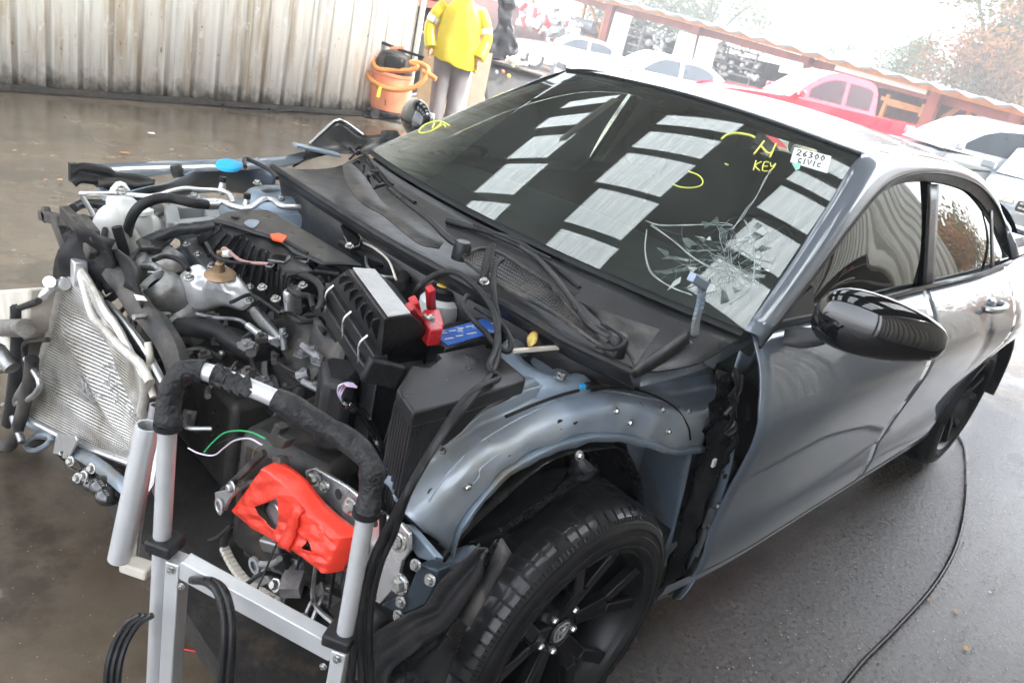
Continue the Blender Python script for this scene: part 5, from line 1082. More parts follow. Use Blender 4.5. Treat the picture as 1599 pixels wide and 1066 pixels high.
# ------------------------------------------------------------ near front corner: frame end plate, tape, brackets
pl = [(415, 300), (450, 255), (490, 245), (560, 285), (640, 330), (720, 395), (820, 470), (900, 510), (940, 560), (940, 640), (905, 690), (880, 800), (800, 892), (690, 830), (640, 640), (560, 560), (500, 430)]
pb = B(); pb.prism([X(*ct(*p), .425) for p in pl], (-.008, 0, 0)); plo = pb.build('crash_box_plate', alub, car, bev=.002)
B().prism([X(*ct(*p), .432) for p in ((490, 400), (560, 440), (700, 560), (760, 640), (700, 700), (600, 620), (520, 520))], (.012, 0, 0)).build('pressed_plate_step', alub, plo, bev=.006)
for x, y_, r_ in ((493, 292, .011), (541, 328, .008), (668, 425, .011), (893, 592, .012), (903, 795, .012)): B().bolt(X(*ct(x, y_), .437), (1, .15, .1), r_).build('plate_bolt', steel, plo)
for x, y_, r_ in ((602, 370, .010), (775, 505, .008)): B().lathe([(0, 0), (r_, 0), (r_, -.002), (0, -.002)], X(*ct(x, y_), .4385), (1, 0, 0), 18).build('plate_hole', intr, plo)
B().prism([X(*ct(*p), .40) for p in ((895, 510), (930, 510), (1065, 665), (1055, 695), (980, 670), (930, 600))], (-.012, .01, 0)).build('bumper_stay', primer, car, bev=.003)
db = B(); db.prism([X(*ct(*p), .44) for p in ((985, 700), (1075, 730), (1070, 800), (1020, 900), (905, 950), (800, 900), (880, 850), (930, 840))], (-.03, 0, 0)); db.build('dark_bracket', mat('dark_blue_steel', (.03, .045, .06), .35, .4), car, bev=.004)
for x, y_ in ((1043, 775), (905, 880), (975, 705), (893, 945)): B().bolt(X(*ct(x, y_), .447), (1, .2, .1), .007).build('bracket_bolt', steel, car)
# tubular stub behind the apron end
B().tube([Y(*c8(275, 665), .70), Y(*c8(340, 655), .73), Y(*c8(400, 640), .76)], .017, 14, 3, wob=.2).build('bent_tube_stub', primer, car)
# red tape bundle over the beam stub
TA, TB_, TC, TD = [X(*ct(*p), x) for p, x in (((225, 228), .52), ((70, 445), .52), ((545, 768), .50), ((632, 590), .47))]
nU, nV = 200, 104; rows = []
for i in range(nU+1):
    u = i/nU; row = []
    for j in range(nV+1):
        v = j/nV; p = TA*(1-u)*(1-v)+TB_*(1-u)*v+TD*u*(1-v)+TC*u*v
        bulge = .012*math.sin(math.pi*u)*(1 if v < .5 else .5)
        edge = -(.045*(max(0, abs(2*v-1)-.86)/.14)**2+.045*(max(0, abs(2*u-1)-.9)/.1)**2)
        f1 = abs(noise.noise(Vector((u*4.5+v*2.5, v*2-u*1.5, 1.3)))); f2 = abs(noise.noise(Vector((u*8-v*6, v*5+u*3, 4.1)))); f3 = noise.noise(Vector((u*40, v*22, 2)))
        wu, wv = u+.05*noise.noise(Vector((u*3, v*3, 7))), v+.08*noise.noise(Vector((u*3, v*3, 2)))
        tri = lambda q: abs((q % 1)-.5)*2
        ins = min(1, 8*min(u, 1-u, v*.7, (1-v)*.7)+.12)
        e = bulge*.4+edge*.7+ins*(.005*tri(wu*1.6+wv*1.1)+.005*tri(wu*2.9-wv*1.2+.3)+.0035*tri(wu*4.1+wv*2.9)+.002*tri(wu*2.1-wv*5.3)+.0008*tri(wu*9-wv*6))-.006
        up_ = (TA-TB_).normalized(); row.append(p+Vector((e, 0, 0))+up_*(.012*math.sin(u*7)*(1-2*v)*.8+bulge*(1-2*v)*1.2))
    rows.append(row)
def hole(i, j):
    u, v = i/nU, j/nV
    def quad(c, pts):
        ins = False
        for k in range(len(pts)):
            (x1, y1), (x2, y2) = pts[k], pts[k-1]
            if (y1 > c[1]) != (y2 > c[1]) and c[0] < (x2-x1)*(c[1]-y1)/(y2-y1)+x1: ins = not ins
        return ins
    return not (quad((u, v), ((.209, .58), (.342, .22), (.44, .38), (.479, .70), (.38, .71))) or quad((u, v), ((.734, .443), (.847, .578), (.746, .70))))
B().grid(rows, keep=hole).build('red_tape_wrap', tape, car, solid=.0015, ang=24)
for pts in (((.55, .05), (.6, .5), (.64, .95)),):
    b = B(); L0_, L1_ = [], []
    for t in [k/12 for k in range(13)]:
        P2 = [Vector((*q, 0)) for q in pts]; a_ = P2[0].lerp(P2[1], min(1, 2*t)) if t < .5 else P2[1].lerp(P2[2], 2*t-1)
        for LL, o in ((L0_, -.05), (L1_, .05)):
            u, v = a_.x+(o if pts[1][0] != .5 else 0), a_.y+(o*1.3 if pts[1][0] in (.5, .4) else 0); u = min(.98, max(.02, u)); v = min(.97, max(.03, v)); i_, j_ = int(u*nU), int(v*nV); LL.append(rows[i_][j_]+Vector((.006+.003*noise.noise(Vector((u*20, v*20, 0))), 0, 0)))
    b.grid([L0_, L1_]); b.build('tape_strip', tape, car, solid=.002, ang=60)
B().bar(TA.lerp(TB_, .5)+Vector((-.065, 0, 0)), TD.lerp(TC, .5)+Vector((-.065, 0, 0)), .05, .07, up=(1, 0, 0)).build('beam_stub', dark, car, bev=.01)
B().box(TA+(TD-TA)*.37+(TB_-TA)*.5+Vector((-.012, 0, .0)), (.012, .05, .05), Euler((R(-20), 0, 0))).build('beam_cap', alub, car, bev=.004)
# clips, wires, lugs round the tape
ck = B(); ck.prism([X(*ct(*p), .50) for p in ((300, 30), (330, 60), (315, 90), (360, 115), (330, 155), (290, 145), (260, 95), (280, 80))], (-.02, 0, 0)); ck.box(X(*ct(330, 225), .48), (.02, .03, .03), Euler((.5, 0, 0))); ck.bar(X(*ct(250, 170), .50), X(*ct(130, 290), .51), .012, .014); ck.bar(X(*ct(160, 260), .50), X(*ct(60, 350), .51), .02, .01); ck.build('loom_connector', blk_dust, car, bev=.003)
lug = B(); lug.prism([X(*ct(*p), .53) for p in ((15, 360), (60, 350), (100, 330), (125, 350), (80, 400), (60, 450), (30, 455), (20, 420))], (-.008, 0, 0)); lug.bolt(X(*ct(102, 336), .535), (1, 0, 0), .009); lug.lathe([(.014, 0), (.018, .006), (.01, .007), (.01, 0)], X(*ct(47, 425), .532), (1, 0, 0), 18); lug.build('earth_lug_bracket', alu, car, bev=.002)
def wire(pts, x, r, nm, m_): return tb([X(*ct(*p), x) for p in pts], r, nm, m_, car, 8, 6)
wire([(-35, 170), (10, 120), (60, 80), (120, 68), (190, 75), (255, 105)], .55, .0016, 'green_wire', mat('green_wire_sleeve', (.03, .42, .16), .4))
wire([(-110, 150), (-60, 175), (10, 185), (60, 150), (110, 115), (180, 105), (240, 135)], .55, .0016, 'white_wire', mat('lilac_wire_sleeve', (.7, .62, .72), .4))
wire([(30, 130), (90, 105), (160, 98)], .545, .001, 'black_wire', rub); wire([(195, 200), (205, 160), (245, 130)], .54, .001, 'brown_wire', rust)
ring = B(); ring.lathe([(.010, 0), (.018, 0), (.018, .006), (.010, .006)], X(*ct(213, 705), .50), (1, .1, 0), 22); ring.tube([X(*ct(*p), .503) for p in ((235, 700), (290, 700), (325, 675))], .006, 8, 4); ring.build('grey_ring_clip', grayp, car)
gp = B()
for pts, x, w_ in ((((60, 620), (100, 700), (160, 780), (230, 830), (310, 880)), .46, .022), (((130, 800), (200, 840), (280, 860)), .47, .01)):
    P = cat([X(*ct(*p), x) for p in pts], 4)
    for a, b_ in zip(P, P[1:]): gp.bar(a, b_, w_, .012)
gp.build('torn_subframe_edge', cream, car, bev=.003); B().bolt(X(*ct(310, 800), .46), (1, 0, .4), .010).build('subframe_bolt', steel, car)
gb_ = B()
for pts in (((190, 580), (350, 640), (370, 740), (330, 880), (230, 830), (180, 700)), ((250, 560), (330, 600), (420, 720), (380, 820))):
    gb_.prism([X(*ct(*p), .42 if len(pts) > 4 else .43) for p in pts], (-.05, 0, 0))
gb_.build('gearbox_end', castal, car, bev=.008)
tb([X(*ct(*p), .50) for p in ((-10, 590), (30, 575), (70, 540), (100, 515))], .005, 'earth_cable', dark, car); tb([X(*ct(*p), .44) for p in ((330, 960), (345, 860), (400, 760), (430, 700))], .004, 'bracket_edge', primer, car)
tb([X(*ct(*p), .46) for p in ((95, 520), (60, 600), (70, 700), (120, 800))], .009, 'drain_hose', rub, car)
for i, (x, y_) in enumerate(((200, 640), (290, 610), (330, 690), (250, 760), (60, 740), (20, 660))): B().box(X(*ct(x, y_), .45), (.02, .04+.01*i % .02, .03), Euler((.3*i, .2, .4))).build('gearbox_boss', castal if i % 2 else dark, car, bev=.004)
# corrugated loom with torn colored wires by the fuse box
cs = [Z(*c6(*p), z) for p, z in (((95, 850), .80), ((140, 880), .79), ((190, 910), .77), ((225, 960), .74), ((250, 1010), .71), ((270, 1060), .69), ((300, 1110), .66))]
Pc2 = cat(cs, 10); b = B().tube(Pc2, lambda t: .0085+.0018*(1 if int(t*60*2) % 2 else 0), 10, 1); b.build('corrugated_conduit', blk_gloss, car, ang=30)
for i, (cc_, nm) in enumerate((((.7, .6, .7), 'pink_wire'), ((.15, .25, .6), 'blue_wire'), ((.7, .7, .7), 'white_wire'), ((.5, .1, .12), 'red_wire'), ((.6, .5, .75), 'lilac_wire'))):
    m_ = mat(nm, cc_, .4); tb([cs[0], Z(*c6(80+i*3, 815+i*3), .82), Z(*c6(85+i*8, 785-i*2), .84), Z(*c6(120, 772+i*3), .845), Z(*c6(150+i*4, 775+i*4), .845)], .0018, nm, m_, car, 6)
B().box(Z(*c8(140, 370), .70), (.02, .02, .02), Euler((.4, .3, 0))).build('blue_plug', bluec, car, bev=.002); B().box(Z(*c8(150, 400), .68), (.045, .03, .03), Euler((.4, .3, .6))).build('grey_plug_housing', blk_dust, car, bev=.003)
# shredded liner in front of the tyre
for seed, (a_, b__, x0_, x1_) in enumerate((([(485, 585), (440, 660), (330, 790), (200, 900), (60, 990), (30, 1066)], [(525, 635), (480, 720), (385, 860), (320, 980), (290, 1066), (270, 1130)], .43, .40), ([(420, 600), (330, 700), (250, 800), (110, 880), (50, 960), (20, 1060)], [(440, 640), (400, 760), (330, 860), (210, 960), (130, 1030), (120, 1120)], .46, .47))):
    A2_ = cat([X(*c8(*p), x0_) for p in a_], 6); B2_ = cat([X(*c8(*p), x1_) for p in b__], 6); rows = []
    for t in [i/14 for i in range(15)]: rows.append([x.lerp(y_, t)+Vector((.018*noise.noise(x.lerp(y_, t)*8+Vector((seed*5, 0, 0)))+.007*math.sin(t*9+i_*.1), .006*noise.noise(x.lerp(y_, t)*14), .004*noise.noise(x.lerp(y_, t)*16))) for i_, (x, y_) in enumerate(zip(A2_, B2_))])
    B().grid(rows).build('torn_splash_liner', wetrub if seed == 0 else blk, car, solid=.003, ang=55)
B().loft([[X(*c8(*p), .445) for p in ((490, 590), (520, 640))], [X(*c8(*p), .45) for p in ((440, 700), (470, 735))], [X(*c8(*p), .45) for p in ((350, 850), (390, 880))]], 4, 4).build('liner_mount_plate', blk_dust, car, solid=.005)
lo = B(); 
for i in range(26):
    p = X(*cq(r2.uniform(330, 1050), r2.uniform(780, 1080)), r2.uniform(.2, .42)); lo.box(p, (r2.uniform(.02, .06), r2.uniform(.02, .09), r2.uniform(.01, .04)), Euler((r2.uniform(-1, 1), r2.uniform(-1, 1), r2.uniform(-1, 1)))); lo.tube([p, p+Vector((.02, .03, .03)), p+Vector((.0, .08, -.02))], .006, 6, 4)
lo.build('lower_suspension_pieces', dark, car, kind='stuff'); B().box((.20, .35, .34), (.35, .6, .12)).build('front_subframe', dark, car, bev=.02)
#@@CART
# ============================================================ hand cart
DC = 1.12
cart = thing('hand_cart', (*D(400, 820, DC).xy, 0), 'silver tubular hand cart with torn black foam handle in front of the stripped engine bay', 'cart')
def toz(p, z): return Vector((p.x, p.y, z))
Rt = D(572, 800, 1.10); Lt = D(262, 665, 1.13)
hd = [D(262, 665, 1.13), D(264, 625, 1.13), D(274, 594, 1.13), D(300, 578, 1.13), D(345, 588, 1.13), D(430, 622, 1.125), D(500, 662, 1.12), D(550, 692, 1.11), D(577, 722, 1.10), D(580, 755, 1.10), D(573, 800, 1.10)]
B().tube(hd[:2]+hd[2:], .0135, 16, 6).build('handle_tube', carti, cart)
P = cat(hd, 6)
def gripseg(a, b, r0=.018): 
    n = len(P)-1; seg = P[int(a*n):int(b*n)+1]; B().tube(seg, lambda t: r0*(1+.05*math.sin(t*20)), 18, 2, wob=.14).build('foam_grip', grip, cart, ang=70)
gripseg(0, .36); gripseg(.385, .43, .0165); gripseg(.50, 1.0)
for t, s_ in ((.445, 1), (.46, -1), (.43, 1), (.41, -1)):
    p = P[int(t*(len(P)-1))]; B().prism([p+cr*a+cu*b_*s_-cf*.014 for a, b_ in ((-.012, .004), (.004, .016), (.014, .006), (.006, -.02), (-.006, -.008))], cf*.004).build('foam_tatter', grip, cart)
for top in (Rt, Lt):
    B().tube([top+Vector((0, 0, .002)), toz(top, .06)], .0135, 16, 1).build('upright_tube', carti, cart)
    B().lathe([(.016, -.004), (.0205, -.004), (.0205, .004), (.016, .004)], top+Vector((0, 0, .001)), (0, 0, 1), 20).build('grip_ring', rub, cart)
zc = lambda px, py, dd: D(px, py, dd)
JL = toz(Lt, D(238, 885, 1.16).z); JR = toz(Rt, D(528, 1028, 1.15).z); dr = (JR-JL); dr.z = 0; dr.normalize()
outw = Vector((dr.y, -dr.x, 0)); outw = outw if outw.dot(CAM-JL) > 0 else -outw
for J, s_ in ((JL, 1), (JR, -1)):
    B().box(J+dr*.006*s_, (.046, .046, .022), Matrix((dr, outw, Vector((0, 0, 1)))).transposed()).build('joint_clamp', blk, cart, bev=.004)
    q = J+dr*.030*s_ if s_ > 0 else J-dr*.0
    B().box(toz(q, J.z/2-.01)+(dr*.0), (.024, .032, J.z-.02), Matrix((dr, outw, Vector((0, 0, 1)))).transposed()).build('lower_channel', carti, cart, bev=.002)
    B().bolt(q+outw*.017+Vector((0, 0, -.03)), outw, .005).build('cart_rivet', steel, cart); B().bolt(q+outw*.017+Vector((0, 0, -.055))+dr*.02*s_, outw, .004).build('cart_rivet', steel, cart)
B().bar(JL+dr*.04+Vector((0, 0, -.030)), JR-dr*.01+Vector((0, 0, -.030)), .026, .036, up=(0, 0, 1)).build('cross_bar', carti, cart, bev=.002)
B().bar(JL+Vector((0, 0, -JL.z+.10)), JR+Vector((0, 0, -JR.z+.10)), .03, .03).build('lower_cross_bar', carti, cart, bev=.002)
for J in (JL, JR): B().lathe([(.0, -.015), (.05, -.015), (.055, 0), (.05, .015), (.0, .015)], toz(J, .055)-outw*.06, dr, 24).build('cart_wheel', rub, cart)
B().box(toz((JL+JR)/2, .02)+outw*.08, (.3, .16, .012), Matrix((dr, outw, Vector((0, 0, 1)))).transposed()).build('toe_plate', carti, cart, bev=.002)
# wide grey tube and smaller tube beside the cart
p0_, p1_ = D(231, 664, 1.16), D(186, 872, 1.25); ax_ = (p1_-p0_).normalized(); L_ = (p1_-p0_).length
B().lathe([(.0145, .03), (.0145, 0), (.017, 0), (.0175, .004), (.0175, L_), (.0, L_+.004)], p0_, ax_, 28).build('wide_side_tube', carti, cart, ang=50)
p0_, p1_ = D(243, 632, 1.20), D(205, 880, 1.30); ax_ = (p1_-p0_).normalized(); B().lathe([(.007, .02), (.007, 0), (.009, 0), (.009, (p1_-p0_).length)], p0_, ax_, 20).build('narrow_side_tube', alu, cart)
B().prism([D(*c4(*p), 1.3) for p in ((690, 690), (700, 560), (640, 1000), (600, 1060), (640, 800))], cf*.01).build('folded_side_panel', alu, cart)
B().box(D(215, 885, 1.28), (.03, .05, .02), Euler((0, 0, .6))).build('side_tube_foot', cream, cart, bev=.004)

# ============================================================ jumper cables
jc_ = thing('jumper_cables', (*D(560, 900, 1.15).xy, 0), 'thick black jumper cables with red and black clamps running from battery over the wing', 'cable')
def zt(pts): return [Z(*p, z) for p, z in pts]
tail = [D(600, 835, 1.14), D(580, 880, 1.15), D(566, 940, 1.17), D(562, 1000, 1.2), D(566, 1070, 1.24), D(570, 1180, 1.3)]
k1 = [Z(*c6(*p), z) for p, z in (((420, 385), .93), ((450, 335), .96), ((520, 285), .98), ((610, 275), .99), ((690, 330), .98), ((750, 400), .96), ((785, 470), .94), ((800, 560), .92), ((800, 640), .905), ((780, 710), .905), ((740, 770), .905), ((650, 880), .90), ((560, 990), .88))]
k2 = [Z(*c6(*p), z) for p, z in (((820, 215), .995), ((790, 240), .99), ((780, 300), .975), ((785, 400), .955), ((800, 500), .93), ((790, 620), .912), ((760, 700), .915), ((800, 750), .90), ((720, 790), .908), ((640, 860), .90), ((545, 1000), .88))]
B().tube(k1+[Z(655, 735, .87)]+tail, .0065, 12, 8).build('positive_cable', rub, jc_, ang=70)
B().tube(k2+[Z(640, 762, .86)]+[p+cr*.012+cf*.01 for p in tail], .0065, 12, 8).build('negative_cable', rub, jc_, ang=70)
k3 = [Z(*c6(*p), z) for p, z in (((660, 380), .94), ((640, 420), .94), ((690, 490), .92), ((740, 540), .915), ((780, 590), .91), ((840, 630), .905), ((860, 590), .915), ((830, 530), .92), ((780, 480), .93), ((700, 430), .935))]
B().tube(k3, .006, 12, 8).build('cable_loop', rub, jc_, ang=70)
B().tube([D(475, 800, 1.3), D(598, 800, 1.14), D(596, 850, 1.15), D(578, 900, 1.16), D(558, 960, 1.18), D(548, 1066, 1.22)][1:], .006, 10, 6).build('cable_loop', rub, jc_)
for sgn, pts in ((0, ((655, 505), (672, 455), (690, 515))),):
    rc = thing('x', (0, 0, 0), '', '') if False else None
cl = B()
for a, b_, w_ in ((c6(420, 400), c6(440, 490), .022), (c6(495, 345), c6(500, 440), .018), (c6(400, 430), c6(470, 500), .02)):
    cl.bar(Z(*a, .965), Z(*b_, .905), w_, .016, up=(1, 0, 0))
cl.prism([Z(*c6(*p), .92) for p in ((465, 440), (540, 440), (558, 500), (550, 530), (495, 535), (465, 500))], (0, 0, -.035)); rcl = cl.build('red_clamp', redp, jc_, bev=.003)
B().tube([Z(*c6(*p), .935) for p in ((470, 470), (485, 480), (500, 470), (505, 490))], .005, 8, 3).build('clamp_spring', steel, rcl)
cl = B(); cl.bar(Z(*c6(775, 150), 1.02), Z(*c6(735, 320), .96), .016, .012, up=(1, 0, 0)); cl.bar(Z(*c6(760, 170), 1.0), Z(*c6(715, 330), .95), .014, .01, up=(1, 0, 0)); cl.bar(Z(*c6(735, 300), .955), Z(*c6(700, 380), .925), .02, .014, up=(1, 0, 0)); bcl = cl.build('black_clamp', blk, jc_, bev=.003)
B().bolt(Z(*c6(738, 318), .968), (.3, .3, 1), .007).build('clamp_pin', steel, bcl)
# loops of cable hanging at the cart
cl2 = thing('charger_cable_loops', (*D(340, 1000, 1.2).xy, 0), 'pair of black cables hanging in loops over the cart cross bar', 'cable')
for o in (0, .011): B().tube([D(300, 905, 1.2)+cr*o, D(322, 908, 1.16)+cr*o, D(340, 925, 1.13)+cr*o, D(350, 965, 1.12)+cr*o, D(350, 1020, 1.12)+cr*o, D(345, 1075, 1.14)+cr*o, D(340, 1200, 1.2)+cr*o], .0065, 10, 6).build('hanging_cable', wetrub, cl2)
for o in (0, .010, .019): B().tube([D(238, 960, 1.2)-cr*o, D(215, 975, 1.2)-cr*o, D(195, 1010, 1.2)-cr*o, D(185, 1060, 1.2)-cr*o, D(190, 1130, 1.22)-cr*o], .005, 8, 6).build('hanging_cable', wetrub, cl2)
# yellow leaf on the battery area
lf = B(); L3 = [Z(*c6(*p), .90+.004*i) for i, p in enumerate(((935, 605), (930, 570), (948, 545), (970, 535), (980, 555), (972, 590), (950, 605)))]; lf.dome(L3, (0, 0, .006)); 
tag(lf.build('fallen_leaf', mat('yellow_red_leaf', (.75, .62, .15), .5, 0, .2, 60, col2=(.7, .2, .1), thr=.55, s2=60), solid=.0008), 'small yellow and red autumn leaf lying in the engine bay by the battery', 'leaf')
B().bar(Z(*c6(865, 628), .905), Z(*c6(1070, 612), .905), .010, .006).build('loose_metal_strip', cream, car)
#@@GND
# ============================================================ things on the floor
def gp_(px, py, z=0): return Z(px, py, z)
def lying(name, pts, r, m_, label, cat_, zz=None): return tag(B().tube([gp_(*p, r) for p in pts], r, 8, 8).build(name, m_, ang=70), label, cat_)
lying('air_hose', [(1497, 680), (1507, 700), (1510, 740), (1507, 790), (1497, 840), (1480, 880), (1450, 925), (1400, 980), (1350, 1030), (1318, 1068), (1290, 1100)], .0075, wetrub, 'black cable snaking over the wet asphalt from behind the rear wheel', 'cable')
lying('red_wire_offcut', [(275, 977), (277, 995), (283, 1010), (300, 1015), (325, 1020), (337, 1031)], .0028, redp, 'short bent red wire offcut lying on the floor inside the cart frame', 'wire')
lying('floor_cable', [(342, 158), (355, 168), (385, 173), (425, 174), (470, 172), (520, 175), (560, 178), (600, 188)], .009, rub, 'thin black cable lying on the wet floor along the wall', 'cable')
B().box(gp_(425, 172, .02), (.06, .05, .04)).build('cable_plug', rub, bpy.data.objects['floor_cable'])
def scrap(px, py, s_, m_, label, cat_, name):
    c = gp_(px, py, .004); s_ *= .7; k = r2.randint(4, 6); pts = [c+Vector((s_*math.cos(6.28*j/k)*r2.uniform(.6, 1.1), s_*math.sin(6.28*j/k)*r2.uniform(.4, .9), r2.uniform(0, .25)*s_)) for j in range(k)]
    return tag(B().prism(pts, (0, 0, .0015)).build(name, m_), label, cat_, 'leaves lying on the floor' if cat_ == 'leaf' else None)
leafm = mat('dry_brown_leaf', (.32, .17, .07), .6, 0, .2, 60); leafo = mat('pale_dry_leaf', (.5, .3, .13), .6)
scrap(235, 209, .055, whitel, 'crumpled white paper scrap on the wet brown floor', 'paper', 'paper_scrap')
scrap(195, 240, .06, leafm, 'dark curled leaf on the floor below the white paper scrap', 'leaf', 'dry_leaf')
scrap(94, 281, .03, leafo, 'orange-brown leaf on the floor left of the far wing tip', 'leaf', 'dry_leaf')
scrap(71, 281, .028, leafm, 'dark leaf just left of the orange-brown leaf near the far wing tip', 'leaf', 'dry_leaf')
scrap(23, 235, .03, leafo, 'small pale leaf near the left edge of the wet floor', 'leaf', 'dry_leaf')
scrap(571, 181, .04, whitel, 'small white scrap on the floor in front of the vacuum', 'paper', 'paper_scrap')
scrap(268, 234, .025, leafo, 'tiny pale leaf right of the dark curled leaf on the floor', 'leaf', 'dry_leaf')
scrap(1493, 955, .022, leafo, 'pale dry leaf on the asphalt right of the cable', 'leaf', 'dry_leaf')
scrap(1508, 1012, .022, leafo, 'lower pale dry leaf on the asphalt near the bottom right corner', 'leaf', 'dry_leaf')
scrap(1553, 922, .014, leafm, 'small brown leaf on the asphalt by a white chip', 'leaf', 'dry_leaf')
scrap(1546, 924, .010, whitel, 'tiny white chip on the asphalt at the right', 'debris', 'white_chip')
scrap(1450, 937, .018, leafm, 'brown twig-like leaf on the asphalt beside the cable', 'leaf', 'dry_leaf')
scrap(1260, 948, .014, blk, 'small black plastic bit on the asphalt below the door', 'debris', 'plastic_bit')
scrap(190, 990, .03, leafo, 'reddish leaf flake on the floor left of the cart leg', 'leaf', 'dry_leaf')
scrap(120, 775, .0, whitel, 'x', 'x', 'paper_scrap') if False else None
db_ = B()
for i in range(700):
    if i < 640: px, py = r2.uniform(1050, 1599), r2.uniform(600, 1066)
    else: px, py = r2.uniform(0, 320), r2.uniform(680, 1066)
    c = gp_(px, py, .001)
    if -3 < c.x < .35 and abs(c.y) < .95: continue
    s_ = r2.uniform(.0008, .0024)*(1 if i < 640 else .45); db_.box(c, (s_*2, s_*1.5, s_), Euler((0, 0, r2.uniform(0, 3))))
o = db_.build('ground_grit', mat('light_grit', (.30, .26, .21), .7)); o['kind'] = 'stuff'; o['label'] = 'fine pale grit scattered over the wet ground'
# clear water film left bottom corner
# ============================================================ vacuum
vb = gp_(603, 184); vac = thing('shop_vacuum', vb, 'orange drum shop vacuum with coiled orange hose standing by the wall', 'vacuum cleaner')
vor = mat('faded_orange_drum', (.85, .33, .19), .45, 0, .06, 5); vho = mat('orange_vacuum_hose', (.62, .26, .08), .5, 0, .08, 6)
def V(px, py, dd=0.0): return D(px, py, (vb-CAM).dot(cf)-dd)
vz = lambda z: vb+Vector((0, 0, z))
B().lathe([(0, .10), (.20, .10), (.215, .13), (.235, .40), (.24, .50), (.255, .51), (.255, .54), (.24, .545)], vb, (0, 0, 1), 32).build('drum', vor, vac)
B().lathe([(.24, .54), (.235, .58), (.20, .64), (.18, .72), (.16, .76), (.08, .79), (0, .79)], vb, (0, 0, 1), 28).build('motor_head', blk_dust, vac)
B().box(vb+Vector((.06, .1, .66)), (.24, .24, .16), Euler((0, 0, .7))).build('motor_housing', blk, vac, bev=.04)
bs = B(); bs.box(vb+Vector((0, 0, .08)), (.44, .44, .05), Euler((0, 0, .8))); bs.build('base_tray', blk_dust, vac, bev=.02)
for a in (.4, 2.0, 3.6, 5.1): B().lathe([(0, -.03), (.055, -.03), (.06, 0), (.055, .03), (0, .03)], vb+Vector((.27*math.cos(a), .27*math.sin(a), .058)), (math.cos(a+.8), math.sin(a+.8), 0), 18).build('caster', blk_dust, vac)
hp = [(592, 65), (575, 72), (570, 92), (575, 118), (592, 134), (620, 141), (645, 137), (662, 125), (668, 108), (655, 99), (640, 98), (652, 104), (640, 110), (610, 110), (590, 108), (582, 97), (586, 88)]
B().tube([V(*p, .42 if 3 < i < 15 else .33) for i, p in enumerate(hp)], .030, 12, 6).build('hose', vho, vac)
B().tube([V(660, 112, .42), V(672, 118, .42), V(681, 124, .42)], .03, 12, 3).build('hose_nozzle', vho, vac)
B().tube([V(592, 66, .33), V(600, 68, .33), V(625, 78, .33), V(662, 90, .33)], .018, 10, 3).build('wand', blk, vac); B().bar(V(610, 76, .33), V(632, 74, .33), .05, .04).build('handle', vor, vac, bev=.01)
B().bar(V(602, 98, .3), V(612, 98, .3), .08, .06).build('grey_coupling', blk, vac, bev=.01)
B().bar(V(594, 136, .46), V(590, 152, .46), .035, .01).build('yellow_tag', mat('yellow_tag_plastic', (.8, .7, .05), .5), vac)
tb([V(600, 92, .3), V(598, 120, .3), V(592, 142, .3), V(600, 150, .3), V(602, 165, .28)], .005, 'power_cord', rub, vac, 6)
tag(B().tube([V(617, 0, -.35), V(603, 45, -.3), V(600, 72, -.2)], .008, 6, 4).build('hanging_cord', rub), 'thin dark cord hanging down in front of the wall behind the vacuum', 'cord')
# ============================================================ wall end post, workbench behind, person, bin
pc = lambda px, py, d: D(px, py, d)
wpost = Z(*(639, 100), 1.0) if False else None
e0 = Vector((-4.98, -6.56, 0)); tag(B().box(e0+Vector((-.02, .0, 2.4)), (.035, .06, 4.8)).build('white_corner_post', whitel), 'thin white vertical post at the end of the corrugated wall', 'post')
# dark storage rack beyond the wall end
rk = thing('storage_rack', (-6.0, -7.9, 0), 'dark storage rack with red beam beyond the end of the white wall', 'rack')
ra_, rb2 = Vector((-5.1, -7.5, 0)), Vector((-7.3, -8.9, 0))
for a in (ra_, ra_.lerp(rb2, .5), rb2):
    B().box(a+Vector((0, 0, 1.2)), (.08, .08, 2.4)).build('rack_upright', dark, rk)
for z, m_ in ((.5, dark), (1.35, mat('red_rack_beam', (.35, .06, .04), .5)), (2.1, dark)): B().bar(ra_+Vector((0, 0, z)), rb2+Vector((0, 0, z)), .5, .09).build('rack_beam', m_, rk)
for i in range(9):
    q = ra_.lerp(rb2, r2.random()); zz = r2.choice((.55, 1.4)); hh = r2.uniform(.2, .45); B().box(q+Vector((0, 0, zz+hh/2+.04)), (.35, .3, hh), Euler((0, 0, r2.uniform(0, .6)))).build('stored_box', r2.choice((dark, blk_dust, grayp)), rk, bev=.02)
B().prism([ra_+Vector((-.5, -.5, 0)), rb2+Vector((-.5, -.5, 0)), rb2+Vector((-.5, -.5, 2.8)), ra_+Vector((-.5, -.5, 2.8))], (-.03, -.03, 0)).build('rack_back_panel', intr, rk)
cb0 = gp_(668, 178); tag(B().box(cb0+Vector((-.3, -.3, .45)), (.5, .4, .9), Euler((0, 0, .7))).build('cardboard_box', mat('brown_cardboard', (.35, .25, .15), .8), bev=.01), 'tall brown cardboard box between the vacuum and the person in yellow', 'box')
tag(B().prism([gp_(718, 190)+Vector((-.5, -.5, .0)), gp_(745, 190)+Vector((-.5, -.5, 0)), gp_(745, 190)+Vector((-.5, -.5, .9)), gp_(718, 190)+Vector((-.5, -.5, .9))], (-.03, -.03, 0)).build('tan_board', mat('olive_tan_board', (.16, .14, .10), .7)), 'tan upright board behind the legs of the person in yellow', 'board')
